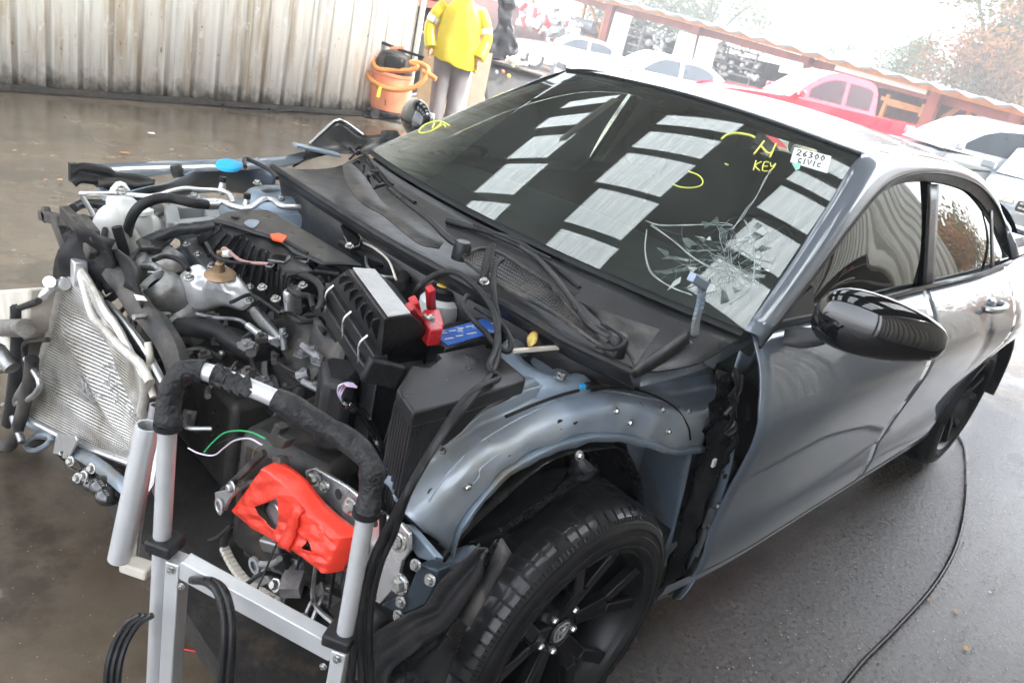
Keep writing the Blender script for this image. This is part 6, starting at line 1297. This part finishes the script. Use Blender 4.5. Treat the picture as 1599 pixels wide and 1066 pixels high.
# person
pf = gp_(690, 196); dpt = (pf-CAM).dot(cf); per = thing('person', pf, 'person in yellow rain jacket and grey trousers standing behind the car', 'person')
def PP(px, py, dd=0): return D(px, py, dpt-.12-dd)
side_ = cr-cu*0; side_ = Vector((cr.x, cr.y, 0)).normalized(); toC = Vector((CAM.x-pf.x, CAM.y-pf.y, 0)).normalized()
def BP(s_, z, f=0): return pf+side_*s_+Vector((0, 0, z))+toC*f+Vector((0, 0, 0))
me = bpy.data.meshes.new('body'); vs = [BP(0, .95), BP(0, 1.15), BP(0, 1.38), BP(0, 1.50), BP(.02, 1.62, .03), BP(.03, 1.72, .03), BP(-.10, .93), BP(-.11, .5, .03), BP(-.11, .09), BP(-.12, .03, .14), BP(.10, .93), BP(.11, .5), BP(.12, .09), BP(.14, .03, .13), BP(-.21, 1.42), BP(-.28, 1.18, -.02), BP(-.24, .97, .08), BP(.21, 1.42), BP(.28, 1.17), BP(.26, .95, .06)]
ed = [(0, 1), (1, 2), (2, 3), (3, 4), (4, 5), (0, 6), (6, 7), (7, 8), (8, 9), (0, 10), (10, 11), (11, 12), (12, 13), (2, 14), (14, 15), (15, 16), (2, 17), (17, 18), (18, 19)]
rad = [.15, .15, .17, .07, .085, .10, .11, .075, .05, .045, .11, .075, .05, .045, .075, .05, .04, .075, .05, .04]
me.from_pydata([v-pf for v in vs], ed, []); bo = bpy.data.objects.new('body', me); COL.objects.link(bo); bo.parent = per; WORLD[bo.name] = pf
skn = mat('skin', (.45, .26, .18), .5); me.materials.append(skn)
sm = bo.modifiers.new('skin', 'SKIN'); 
for v, r_ in zip(me.skin_vertices[0].data, rad): v.radius = (r_, r_)
me.skin_vertices[0].data[0].use_root = True; q = bo.modifiers.new('sub', 'SUBSURF'); q.levels = q.render_levels = 2
yel = mat('yellow_rain_jacket', (.62, .50, .03), .38, 0, .05, 4, bump=.9, bs=7)
def ellrow(c, a, b_, n=28, tilt=0, wr=0): return [c+side_*a*math.cos(6.283*j/n)+toC*b_*math.sin(6.283*j/n)+Vector((0, 0, tilt*math.cos(6.283*j/n)+wr*noise.noise(Vector((j*.9, c.z*7, 0)))))+toC*(wr*.6*noise.noise(Vector((j*.7, c.z*9, 3)))) for j in range(n)]
jr = [(0.77, .31, .22, -.05), (.80, .31, .22, -.05), (.95, .29, .21, -.03), (1.1, .27, .20, 0), (1.25, .26, .19, 0), (1.38, .25, .17, 0), (1.47, .17, .14, 0), (1.52, .09, .10, 0)]
B().grid([ellrow(BP(.01, z), a, b_, 28, t, .055) for z, a, b_, t in jr], closed=True).build('rain_jacket', yel, per, ang=80, sub=1)
for s_ in (-1, 1):
    S = [BP(s_*.20, 1.43), BP(s_*.29, 1.30, -.01), BP(s_*.345, 1.14, -.01), BP(s_*.33, 1.0, .05), BP(s_*.30, .90, .10)]
    B().tube(S, lambda t: .085-.012*t, 16, 5, wob=.1).build('jacket_sleeve', yel, per, ang=80)
    B().tube([S[1].lerp(S[2], .3), S[1].lerp(S[2], .7)], .090, 16, 1, cap=False).build('reflective_band', alub, per)
    h0 = S[-1]; B().sphere(h0+Vector((0, 0, -.05)), .045, (.7, .9, 1.2)).build('hand', skn, per)
    for k in range(4): B().tube([h0+toC*(.02*(k-1.5))+Vector((0, 0, -.08)), h0+toC*(.02*(k-1.5)+.01)+Vector((0, 0, -.12)), h0+toC*(.02*(k-1.5)+.03)+Vector((0, 0, -.14+.006*abs(k-1.5)))], .009, 8, 3).build('finger', skn, per)
    B().tube([h0+toC*.04+Vector((0, 0, -.04)), h0+toC*.07+Vector((0, 0, -.075)), h0+toC*.065+Vector((0, 0, -.10))], .010, 8, 3).build('thumb', skn, per)
trs = mat('grey_work_trousers', (.17, .165, .175), .8, 0, .12, 6, bump=.3, bs=25)
for s_ in (-1, 1):
    B().grid([ellrow(BP(s_*(.10 if z > .7 else .105), z, .02*(1 if s_ < 0 else -1)*(z < .7)), a, a*1.05, 20, 0, .05) for z, a in ((.05, .10), (.12, .105), (.25, .10), (.40, .11), (.55, .12), (.70, .135), (.85, .15), (.98, .155))], closed=True).build('trouser_leg', trs, per, ang=80, sub=1)
    B().sphere(BP(s_*.12, .05, .06), .07, (1, 1, .7)).sphere(BP(s_*.13, .045, .15), .06, (1, 1.1, .6)).build('boot', blk, per)
B().sphere(BP(.02, 1.70, .02), .115, (1, 1, 1.15), 20).build('hood', yel, per)
# bin, bag, hanging dark tarp
bn = gp_(790, 172); bd_ = (bn-CAM).dot(cf); bin_ = thing('waste_bin', bn, 'grey waste bin stuffed with rubbish beside the person in yellow', 'bin')
def BN(px, py, d=0): return D(px, py, bd_-d)
B().loft([[BN(*p) for p in ((748, 92), (790, 100), (845, 118))], [BN(*p) for p in ((752, 120), (788, 135), (835, 150))], [BN(*p) for p in ((760, 170), (785, 180), (820, 190))]], 4, 3).build('bin_body', mat('grey_bin_plastic', (.10, .10, .10), .5), bin_, solid=.25, off=1)
B().bar(BN(745, 90, .05), BN(848, 118, .05), .12, .05).build('bin_rim', mat('dark_grey_bin_rim', (.08, .08, .082), .5), bin_, bev=.02)
for (px, py, cc_, nm) in ((775, 113, (.3, .45, .6), 'blue'), (785, 112, (.6, .15, .1), 'red'), (794, 119, (.8, .5, .08), 'orange')): B().sphere(BN(px, py, .10), .035, (1, 1, 1), 12).build('bin_sticker', mat(nm+'_rubbish', cc_, .5), bin_)
rub_ = B()
for i in range(26): rub_.sphere(BN(r2.uniform(790, 822), r2.uniform(88, 102), r2.uniform(0, .2)), r2.uniform(.03, .06), (1, r2.uniform(.5, 1), .6), 8)
rub_.build('rubbish_heap', whitel, bin_, kind='stuff', ang=20)
tag(B().bar(BN(806, 82, .1), BN(802, 106, .1), .03, .02).build('wood_lath', mat('pale_wood', (.6, .4, .2), .6)), 'pale wooden lath sticking out of the waste bin', 'lath')
tp_ = []; 
for row in (((775, -20), (790, -20), (805, -20)), ((776, 10), (790, 12), (805, 8)), ((778, 38), (790, 36), (800, 34)), ((766, 60), (788, 55), (806, 60)), ((758, 85), (785, 88), (808, 78)), ((768, 92), (786, 94), (800, 88))): tp_.append([BN(x, y_, .15+.03*noise.noise(Vector((x*.1, y_*.1, 0)))) for x, y_ in row])
b = B(); C_ = [cat(c, 6) for c in tp_]; cols = [cat([C_[i][j] for i in range(len(C_))], 5) for j in range(len(C_[0]))]
b.grid([[cols[j][i]+Vector((.05*noise.noise(cols[j][i]*9), .05*noise.noise(cols[j][i]*9+Vector((5, 0, 0))), 0)) for j in range(len(cols))] for i in range(len(cols[0]))])
tag(b.build('black_bag', mat('black_bin_bag', (.02, .02, .022), .3, 0, .2, 5, bump=.4, bs=12), solid=.06, ang=50), 'black plastic bag hanging above the waste bin', 'bag')
#@@YARD
# ============================================================ yard beyond the canopy
def far_car(name, label, body_c, px, py, dist, heading, kind='sedan', L=4.6, Wd=1.8, H=1.45, grp=None, met=.3):
    base = D(px, py, dist); base.z = 0; t = thing(name, base, label, 'pickup truck' if kind == 'pickup' else 'car', 'cars parked in the yard')
    m_ = mat(name+'_paint', body_c, .3, met, .05, 3, coat=1); mt = Matrix.Rotation(heading, 3, 'Z')
    def W(x, y_, z): return base+mt @ Vector((x, y_, z))
    prof = {'sedan': [(-.5, .42), (-.495, .58), (-.47, .68), (-.33, .72), (-.2, .72), (.15, .66), (.38, .60), (.47, .52), (.5, .42), (.5, .25)], 'suv': [(-.5, .4), (-.495, .6), (-.48, .68), (-.3, .70), (.0, .68), (.18, .64), (.38, .60), (.47, .52), (.5, .4), (.5, .24)], 'pickup': [(-.5, .4), (-.5, .6), (-.49, .66), (-.3, .66), (-.05, .66), (.18, .66), (.40, .62), (.48, .55), (.5, .4), (.5, .24)]}[kind]
    P = cat([Vector((x*L, 0, z*H)) for x, z in prof], 4); rows = []
    for s_ in [-1, -.97, -.9, -.5, 0, .5, .9, .97, 1]:
        k = 1-.04*max(0, abs(s_)-.85)/.15; rows.append([W(p.x*k, s_*Wd/2*(1-.06*max(0, (abs(p.x)/L*2-.75)/.25)), H*.66*.38+(p.z-H*.66*.38)*k) for p in P])
    b = B(); b.grid(rows)
    for s_ in (-1, 1):
        rr = []
        for dz, dy in ((1, 1), (.85, 1.01), (.6, 1.02), (.4, 1.0)):
            rr.append([W(p.x, s_*Wd/2*dy*(1-.06*max(0, (abs(p.x)/L*2-.75)/.25)), .22*H/1.5+(p.z-.22*H/1.5)*dz if dz > .4 else .24) for p in P])
        b.grid(rr)
    bod = b.build('car_body', m_, t, ang=40)
    gh = {'sedan': [(-.36, .70), (-.20, .97), (-.08, 1.0), (.05, .97), (.19, .66)], 'suv': [(-.47, .70), (-.42, .95), (-.25, 1.0), (.05, .985), (.22, .66)], 'pickup': [(-.10, .66), (-.08, .95), (.0, 1.0), (.10, .97), (.22, .66)]}[kind]
    G = [Vector((x*L, 0, z*H)) for x, z in gh]; Gc = cat(G, 4); wi = .80
    hgt = lambda z: (z-.66*H)/(.34*H)
    b = B(); b.grid([[W(p.x, s_*Wd/2*(1-.06-.16*max(0, hgt(p.z))), p.z) for p in Gc] for s_ in (-1, -.5, 0, .5, 1)])
    for s_ in (-1, 1): b.grid([[W(p.x, s_*Wd/2*(1-.06-.16*max(0, hgt(p.z))), p.z) for p in Gc], [W(p.x, s_*Wd/2*.94, .66*H) for p in Gc]])
    b.build('cabin', m_, t, ang=45)
    for s_ in (-1, 1):
        xs = [(G[-1].x-.30*L/4.6, G[len(G)//2].x+.02)]; cuts = {'sedan': [(.13, -.055), (-.075, -.24)], 'suv': [(.15, -.045), (-.065, -.24), (-.26, -.40)], 'pickup': [(.15, .03), (.015, -.075)]}[kind]
        for a, c in cuts:
            top = .92; z0 = .70*H; pts = []
            def tz(x):
                for p, q in zip(Gc, Gc[1:]):
                    if min(p.x, q.x) <= x*L <= max(p.x, q.x): return p.z+(q.z-p.z)*(x*L-p.x)/(q.x-p.x+1e-9)
                return .8*H
            n = 8; tp = [(c+(a-c)*i/n) for i in range(n+1)]
            rows = [[W(x*L, s_*(Wd/2*(.94-.16*max(0, hgt(z0+(max(tz(x)-.07*H, z0+.01)-z0)*q)))+.012), z0+(max(tz(x)-.07*H, z0+.01)-z0)*q) for x in tp] for q in (0, .5, 1)]
            B().grid(rows).build('side_window', g_far, t)
        for x in (.31, -.31):
            wh = B().lathe([(.2, -.09), (.30, -.09), (.33, -.06), (.33, .06), (.30, .09), (.22, .09)], W(x*L, s_*(Wd/2-.08), .33), mt @ Vector((0, s_, 0)), 24).build('wheel', rub, t)
            B().lathe([(.22, .085), (.20, .07), (.06, .08), (0, .08)], W(x*L, s_*(Wd/2-.08), .33), mt @ Vector((0, s_, 0)), 10).build('wheel_rim', alu, wh)
        B().box(W(.19*L, s_*(Wd/2+.08), .72*H), (.12, .2, .13), Euler((0, 0, heading))).build('door_mirror', m_, t, bev=.03)
        B().box(W(.478*L, s_*Wd*.36, .50*H), (.16, .38, .13), Euler((0, 0, heading))).build('headlight', alub, t, bev=.03)
    wsb = B(); a, c = G[-1], G[-2]; ups = lambda f, s_: W(a.x+(c.x-a.x)*f+.012, s_*Wd/2*(.86-.14*f), a.z+(c.z-a.z)*f+.012)
    wsb.grid([[ups(.08, -.96), ups(.08, 0), ups(.08, .96)], [ups(.92, -.94), ups(.92, 0), ups(.92, .94)]]); wsb.build('front_window', g_far, t)
    gr = B().box(W(.494*L, 0, .44*H), (.06, .9, .2), Euler((0, 0, heading))).build('grille', blk, t, bev=.02)
    return t, W, L, Wd, H
hx = lambda a: R(a)
# facing: direction of each car's nose
far_car('silver_coupe', 'pale silver coupe parked at the far left before the shed, side on', (.42, .43, .44), 893, 100, 26, R(322), 'sedan', 4.5, 1.8, 1.3)
far_car('white_sedan', 'white sedan whose roof shows over the crashed car before the white doors', (.5, .52, .54), 1012, 160, 18, R(325), 'sedan', 4.5, 1.8, 1.42)
far_car('red_pickup', 'red pickup truck parked between the white sedan and the silver wagon', (.55, .02, .04), 1266, 250, 16.5, R(316), 'pickup', 5.6, 1.95, 1.82)
far_car('silver_wagon', 'silver tall wagon with grey windows parked right of the red pickup', (.42, .45, .48), 1492, 330, 12.8, R(310), 'suv', 4.5, 1.85, 1.62)
mc, W_, L_, Wd_, H_ = far_car('dark_silver_sedan', 'silver sedan with round star badge on its grille at the right edge of the photo', (.3, .33, .36), 1592, 420, 12.2, R(12), 'sedan', 4.6, 1.85, 1.42)
bq = B(); c = W_(L_*.505, 0, .44*H_+.01); n_ = (W_(1, 0, 0)-W_(0, 0, 0)).normalized(); s1 = (W_(0, 1, 0)-W_(0, 0, 0)).normalized(); up_ = Vector((0, 0, 1))
bq.tube([c+n_*.03+s1*.09*math.cos(a)+up_*.09*math.sin(a) for a in [6.283*i/16 for i in range(16)]], .009, 8, 2, closed=True)
for k in range(3):
    a = math.pi/2+2*math.pi*k/3; bq.bar(c+n_*.03, c+n_*.03+s1*.09*math.cos(a)+up_*.09*math.sin(a), .014, .008, up=n_)
bq.build('grille_badge', alub, mc)
for k in (-1, 0, 1): B().bar(c+s1*.42+up_*.06*k, c-s1*.42+up_*.06*k, .012, .02).build('grille_bar', alub, mc)
# ------------------------------------------------------------ shed
SA = D(850, 20, 31); SB = D(1640, 215, 17.5); SA.z = SB.z = 0; sdir = (SB-SA).normalized(); snorm = Vector((-sdir.y, sdir.x, 0)); snorm = snorm if snorm.dot(CAM-SA) > 0 else -snorm
def S(px, py, back=0): return PLN(px, py, SA-snorm*back, snorm)
shed = thing('open_shed', (SA+SB)/2, 'long open-fronted rust-red shed with corrugated roof and orange timber along the yard', 'shed')
rustw = mat('rust_red_steel', (.27, .055, .03), .6, 0, .25, 2); wood = mat('orange_timber', (.62, .26, .08), .6, 0, .2, 4); rusty = mat('rust_red_sheet', (.20, .055, .035), .6, 0, .3, 1.5); galv = mat('galvanised_sheet', (.5, .52, .54), .45, .3, .2, 2)
rl = [(700, -62), (850, -24), (930, -2), (1050, 27), (1160, 57), (1300, 96), (1450, 137), (1599, 178), (1750, 222)]
E1 = [S(*p) for p in rl]
Ec = cat(E1, 14)
rows = []
for back, dz in ((-.5, -.02), (2.5, -.04), (5.5, -.06)):
    rows.append([p-snorm*back+Vector((0, 0, .09+dz+.05*math.sin(i*math.pi/2))) for i, p in enumerate(Ec)])
B().grid(rows).build('shed_roof', galv, shed, solid=.02)
for a, b_ in zip(E1, E1[1:]): B().bar(a, b_, .12, .12).build('fascia_timber', wood, shed)
for a, b_ in zip(E1, E1[1:]): B().bar(a-snorm*.3-Vector((0, 0, .18)), b_-snorm*.3-Vector((0, 0, .18)), .10, .22).build('shed_beam', rustw, shed)
def vpost(px, py, w_, m_, back=.1, nm='shed_post', htop=0):
    p = S(px, py, back); p.z += htop; B().bar(p, Vector((p.x, p.y, 0)), w_, w_).build(nm, m_, shed, bev=.01)
for px, py in ((957, 8), (1092, 40), (1262, 88), (1466, 142), (1590, 180)): vpost(px, py, .28, rustw)
# back wall sheets
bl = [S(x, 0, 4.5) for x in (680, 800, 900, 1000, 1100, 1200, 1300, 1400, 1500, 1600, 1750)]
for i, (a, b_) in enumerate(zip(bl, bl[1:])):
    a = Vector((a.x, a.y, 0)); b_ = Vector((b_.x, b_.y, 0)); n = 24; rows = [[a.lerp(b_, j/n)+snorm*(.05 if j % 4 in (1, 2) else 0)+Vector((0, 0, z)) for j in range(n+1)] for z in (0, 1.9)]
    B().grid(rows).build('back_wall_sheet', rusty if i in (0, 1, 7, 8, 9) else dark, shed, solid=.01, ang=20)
def stick(p, q, w_, m_, nm, back=0.6): B().bar(S(*p, back), S(*q, back), w_, w_).build(nm, m_, shed)
for p, q in ((cb(520, 0), cb(470, 200)), (cb(530, 10), cb(600, 200)), (cb(645, 20), cb(590, 240)), (cb(470, 205), cb(590, 240)), (cb(200, 0), cb(205, 80)), (cr_(742, 525), cr_(690, 655)), (cr_(700, 545), cr_(920, 610)), (cr_(735, 575), cr_(915, 620)), (cr_(940, 580), cr_(912, 650)), (cr_(1035, 500), cr_(970, 655)), (cr_(1220, 545), cr_(1160, 695)), (cr_(1210, 550), cr_(1030, 660)), (cr_(1255, 620), cr_(1215, 700)), (cr_(1489, 690), cr_(1450, 785)), (cr_(1065, 530), cr_(1340, 605))):
    stick(p, q, .10, wood, 'timber_brace')
stick(cr_(450, 375), cr_(960, 512), .16, whitel, 'white_fascia_plank', .2); stick(cr_(1060, 545), cr_(1489, 680), .3, rustw, 'lintel_beam', 1.0)
for px0, py0, px1, py1, nm in ((cb(690, 75)+cb(785, 100))[0:2]+(0, 0, ''),): pass
def door_board(pts, label):
    P = [S(*p, -.3) for p in pts]; tag(B().prism([Vector(p) for p in P], -snorm*.05).build('white_door', mat('white_door_paint', (.8, .8, .8), .5)), label, 'door' if 'leaf' in label else 'panel', 'white boards leaning at the shed front')
door_board([cb(690, 72), cb(785, 98), cb(705, 390), cb(615, 330)], 'leftmost of the three white door leaves leaning at the shed front')
door_board([cb(1070, 185), cb(1168, 212), cb(1130, 400), cb(1020, 350)], 'middle white door leaf leaning at the shed, left of the post')
door_board([cb(1190, 215), cb(1300, 240), cb(1245, 440), cb(1140, 400)], 'right white door leaf leaning at the shed, right of the post')
door_board([cr_(150, 325), cr_(262, 352), cr_(250, 420), cr_(125, 400)], 'short white panel standing above the roof of the red pickup')
# shelves with car parts
for j, (x0, x1, y0) in enumerate(((985, 1008, 30), (1010, 1045, 40), (1105, 1135, 65), (1140, 1185, 75))):
    sf = thing('parts_shelf', Vector((*S((x0+x1)/2, y0+60, 1.0).xy, 0)), ('metal shelf unit just right of the leftmost white door', 'dim shelf of light parts between the leftmost and middle white doors', 'shelf of pale parts just right of the right white door', 'dark shelf of parts left of the red pickup')[j], 'shelf', 'shelves of parts in the shed')
    for k in range(5): B().bar(S(x0, y0+k*13, 1.0), S(x1, y0+(x1-x0)*.27+k*13, 1.0), .35, .05).build('shelf_board', cream if j == 0 else grayp, sf)
    for x in (x0, x1): B().bar(S(x, y0-4+(x-x0)*.27, .85), Vector((*S(x, y0, .85).xy, 0)), .05, .05).build('shelf_post', cream if j == 0 else grayp, sf)
    b = B()
    for i in range(26): b.sphere(S(r2.uniform(x0, x1), y0+r2.uniform(5, 55), .9), r2.uniform(.05, .13), (1, 1, r2.uniform(.5, 1)), 8)
    b.build('shelf_parts', (grayp, whitel, whitel, alub)[j], sf, kind='stuff', ang=20)
hpb = [B(), B(), B()]
for i in range(150):
    p = S(r2.uniform(815, 905), 0, .2); x = r2.uniform(812, 902); q = S(x, 14+(x-812)*.28+r2.uniform(-8, 22), r2.uniform(-1, .8)); hpb[2 if i % 7 == 0 else i % 2].box(q, (r2.uniform(.1, .5), r2.uniform(.1, .4), r2.uniform(.08, .3)), Euler((r2.random()*3, r2.random()*3, r2.random()*3)))
hp_ = thing('scrap_heap', Vector((*S(855, 60, .2).xy, 0)), 'jumbled heap of grey, white and red car parts left of the leftmost white door', 'heap')
for b, m_, nm in zip(hpb, (grayp, whitel, redp), ('grey_parts', 'white_parts', 'red_parts')): b.build(nm, m_, hp_, kind='stuff')
rl_ = S(905, 38, .5); tag(B().tube([S(900, 36, .5), S(930, 44, .5)], .22, 14, 1).build('grey_roll', grayp), 'grey rolled bundle lying between the timber braces of the shed', 'roll')
# red mirrored shelf by the side wall (seen in the rear window)
rs_ = thing('wall_shelf', (-7.3, 3.25, 0), 'brown wooden shelf with red things against the side wall, mirrored in the car windows', 'shelf')
for x in (-7.9, -6.7): B().box((x, 3.2, .8), (.06, .5, 1.6)).build('shelf_side', mat('dark_brown_wood', (.06, .035, .025), .6), rs_)
for z in (.3, .8, 1.3, 1.6): B().box((-7.3, 3.2, z), (1.2, .5, .05)).build('shelf_board', MATS['dark_brown_wood'], rs_)
for i in range(6): B().sphere((-7.8+.2*i, 3.15, .9+.5*(i % 2)), .10, (1, 1, .7), 10).build('red_part', redp if i % 2 else cream, rs_)
# ------------------------------------------------------------ trees
def leaf_mat(name, c0, c1_, c2_):
    m = bpy.data.materials.new(name); m.use_nodes = True; N, L = nodes(m); b = N['Principled BSDF']; g = N.new('ShaderNodeNewGeometry'); n = N.new('ShaderNodeTexNoise'); n.inputs['Scale'].default_value = .7; n.inputs['Detail'].default_value = 4; L.new(g.outputs['Position'], n.inputs['Vector'])
    rmp = N.new('ShaderNodeValToRGB'); L.new(n.outputs[0], rmp.inputs[0]); e = rmp.color_ramp.elements; e[0].position = .36; e[0].color = (*c0, 1); e[1].position = .64; e[1].color = (*c2_, 1); q = e.new(.5); q.color = (*c1_, 1)
    L.new(rmp.outputs[0], b.inputs['Base Color']); b.inputs['Roughness'].default_value = .6; b.inputs['Subsurface Weight'].default_value = 0
    tr = N.new('ShaderNodeBsdfTranslucent'); L.new(rmp.outputs[0], tr.inputs[0]); ad = N.new('ShaderNodeMixShader'); ad.inputs[0].default_value = .35; L.new(b.outputs[0], ad.inputs[1]); L.new(tr.outputs[0], ad.inputs[2]); L.new(ad.outputs[0], N['Material Output'].inputs[0]); return m
lm_aut = leaf_mat('autumn_leaves', (.05, .09, .03), (.22, .13, .045), (.32, .15, .06)); lm_grn = leaf_mat('green_leaves', (.05, .09, .025), (.08, .13, .04), (.12, .17, .06))
bark = mat('grey_bark', (.09, .07, .055), .85, 0, .3, 6)
def tree(px, pytop, dist, R_, label, lm, n=9000, th=None, seed=1, lsz=.11, stems=1):
    rt = random.Random(seed); base = D(px, 200, dist); base.z = 0; top = D(px, pytop, dist).z; t = thing('tree', base, label, 'tree', 'trees round the yard'); H = top
    trunk = B().tube([base, base+Vector((.2, .1, H*.25)), base+Vector((.1, -.2, H*.5)), base+Vector((.3, 0, H*.8))], lambda q: R_*.06*(1-.8*q)+.03, 10, 4).build('trunk', bark, t)
    cen = base+Vector((0, 0, H*.62)); cl_ = []
    for i in range(36):
        a = rt.uniform(0, 6.283); e = rt.uniform(-.9, 1); r_ = R_*rt.uniform(.35, .98); c = cen+Vector((r_*math.cos(a)*math.sqrt(1-e*e*.8), r_*math.sin(a)*math.sqrt(1-e*e*.8), H*.40*e*rt.uniform(.5, 1))); cl_.append((c, R_*rt.uniform(.16, .34)))
    lb = B()
    for i, (c, r_) in enumerate(cl_):
        if i % 2 == 0: lb.tube([base+Vector((.1, 0, H*rt.uniform(.25, .6))), base.lerp(c, .6)+Vector((0, 0, (c.z)*.25)), c], lambda q: R_*.018*(1-q)+.01, 6, 3)
    lb.build('limbs', bark, t)
    vs, fs = [], []
    for i in range(n):
        c, r_ = cl_[rt.randrange(len(cl_))]; g = Vector((rt.gauss(0, 1), rt.gauss(0, 1), rt.gauss(0, .8))); g = g.normalized()*r_*rt.random()**.4*1.25; p = c+g; a = Vector((rt.gauss(0, 1), rt.gauss(0, 1), rt.gauss(0, 1))).normalized()*lsz*rt.uniform(.6, 1.4); b_ = a.orthogonal().normalized()*lsz*.5; k = len(vs)
        vs += [p-a*.5, p+b_*.6, p+a*.5, p-b_*.6]; fs.append((k, k+1, k+2, k+3))
    me = bpy.data.meshes.new('crown'); me.from_pydata([v-cen for v in vs], [], fs); me.materials.append(lm); o = bpy.data.objects.new('crown', me); COL.objects.link(o); o.parent = t; o.location = cen-base; return t
tree(1535, -130, 30, 5.0, 'tall tree with orange-brown and green leaves behind the shed at the right', lm_aut, 42000, seed=4, lsz=.19)
tree(1640, -60, 33, 3.0, 'green and brown tree at the right edge behind the shed', lm_aut, 9000, seed=9, lsz=.17)
tree(1410, 60, 36, 2.4, 'small green tree left of the orange-brown tree', lm_grn, 7000, seed=5, lsz=.16)
tree(1060, -60, 45, 4.0, 'broad green tree crown above the shed roof near the left', lm_grn, 9000, seed=6, lsz=.2)
tree(930, -80, 46, 3.5, 'green tree at the left behind the shed, next to the broad green crown', lm_grn, 7000, seed=7, lsz=.2)
tree(1270, 56, 55, 2.4, 'pale distant rounded tree in the middle gap of the sky', lm_grn, 4500, seed=8, lsz=.2)
tree(1355, 95, 58, 2.6, 'low pale distant tree right of the rounded tree', lm_grn, 4500, seed=11, lsz=.2)
# trees out of frame on the side, mirrored in the rear windows
for i, (x, y_) in enumerate(((-21, 7.0), (-30, 12))):
    t = tree(800, 0, 20, 4.6, ('broad tree off to the driver side, mirrored in the rear door glass', 'second tree farther off on the driver side, mirrored in the glass')[i], lm_aut, 9000, seed=20+i, lsz=.2); 
    t.location = (x, y_, 0); t.scale = (1, 1, 1.6)

# ------------------------------------------------------------ haze volume added to wash out the yard like lens glare
hz_ = B().box((0, 0, 11), (300, 300, 24)).build('haze', mat('unused_air', (1, 1, 1))); hm_ = bpy.data.materials.new('glare_haze'); hm_.use_nodes = True
N, L = nodes(hm_); N.remove(N['Principled BSDF']); pv = N.new('ShaderNodeVolumePrincipled'); pv.inputs['Color'].default_value = (.95, .97, 1, 1); pv.inputs['Density'].default_value = .0082; pv.inputs['Anisotropy'].default_value = .2
L.new(pv.outputs[0], N['Material Output'].inputs['Volume']); hz_.data.materials.clear(); hz_.data.materials.append(hm_); hz_['kind'] = 'stuff'; hz_['label'] = 'pale haze added over the yard in place of lens glare'
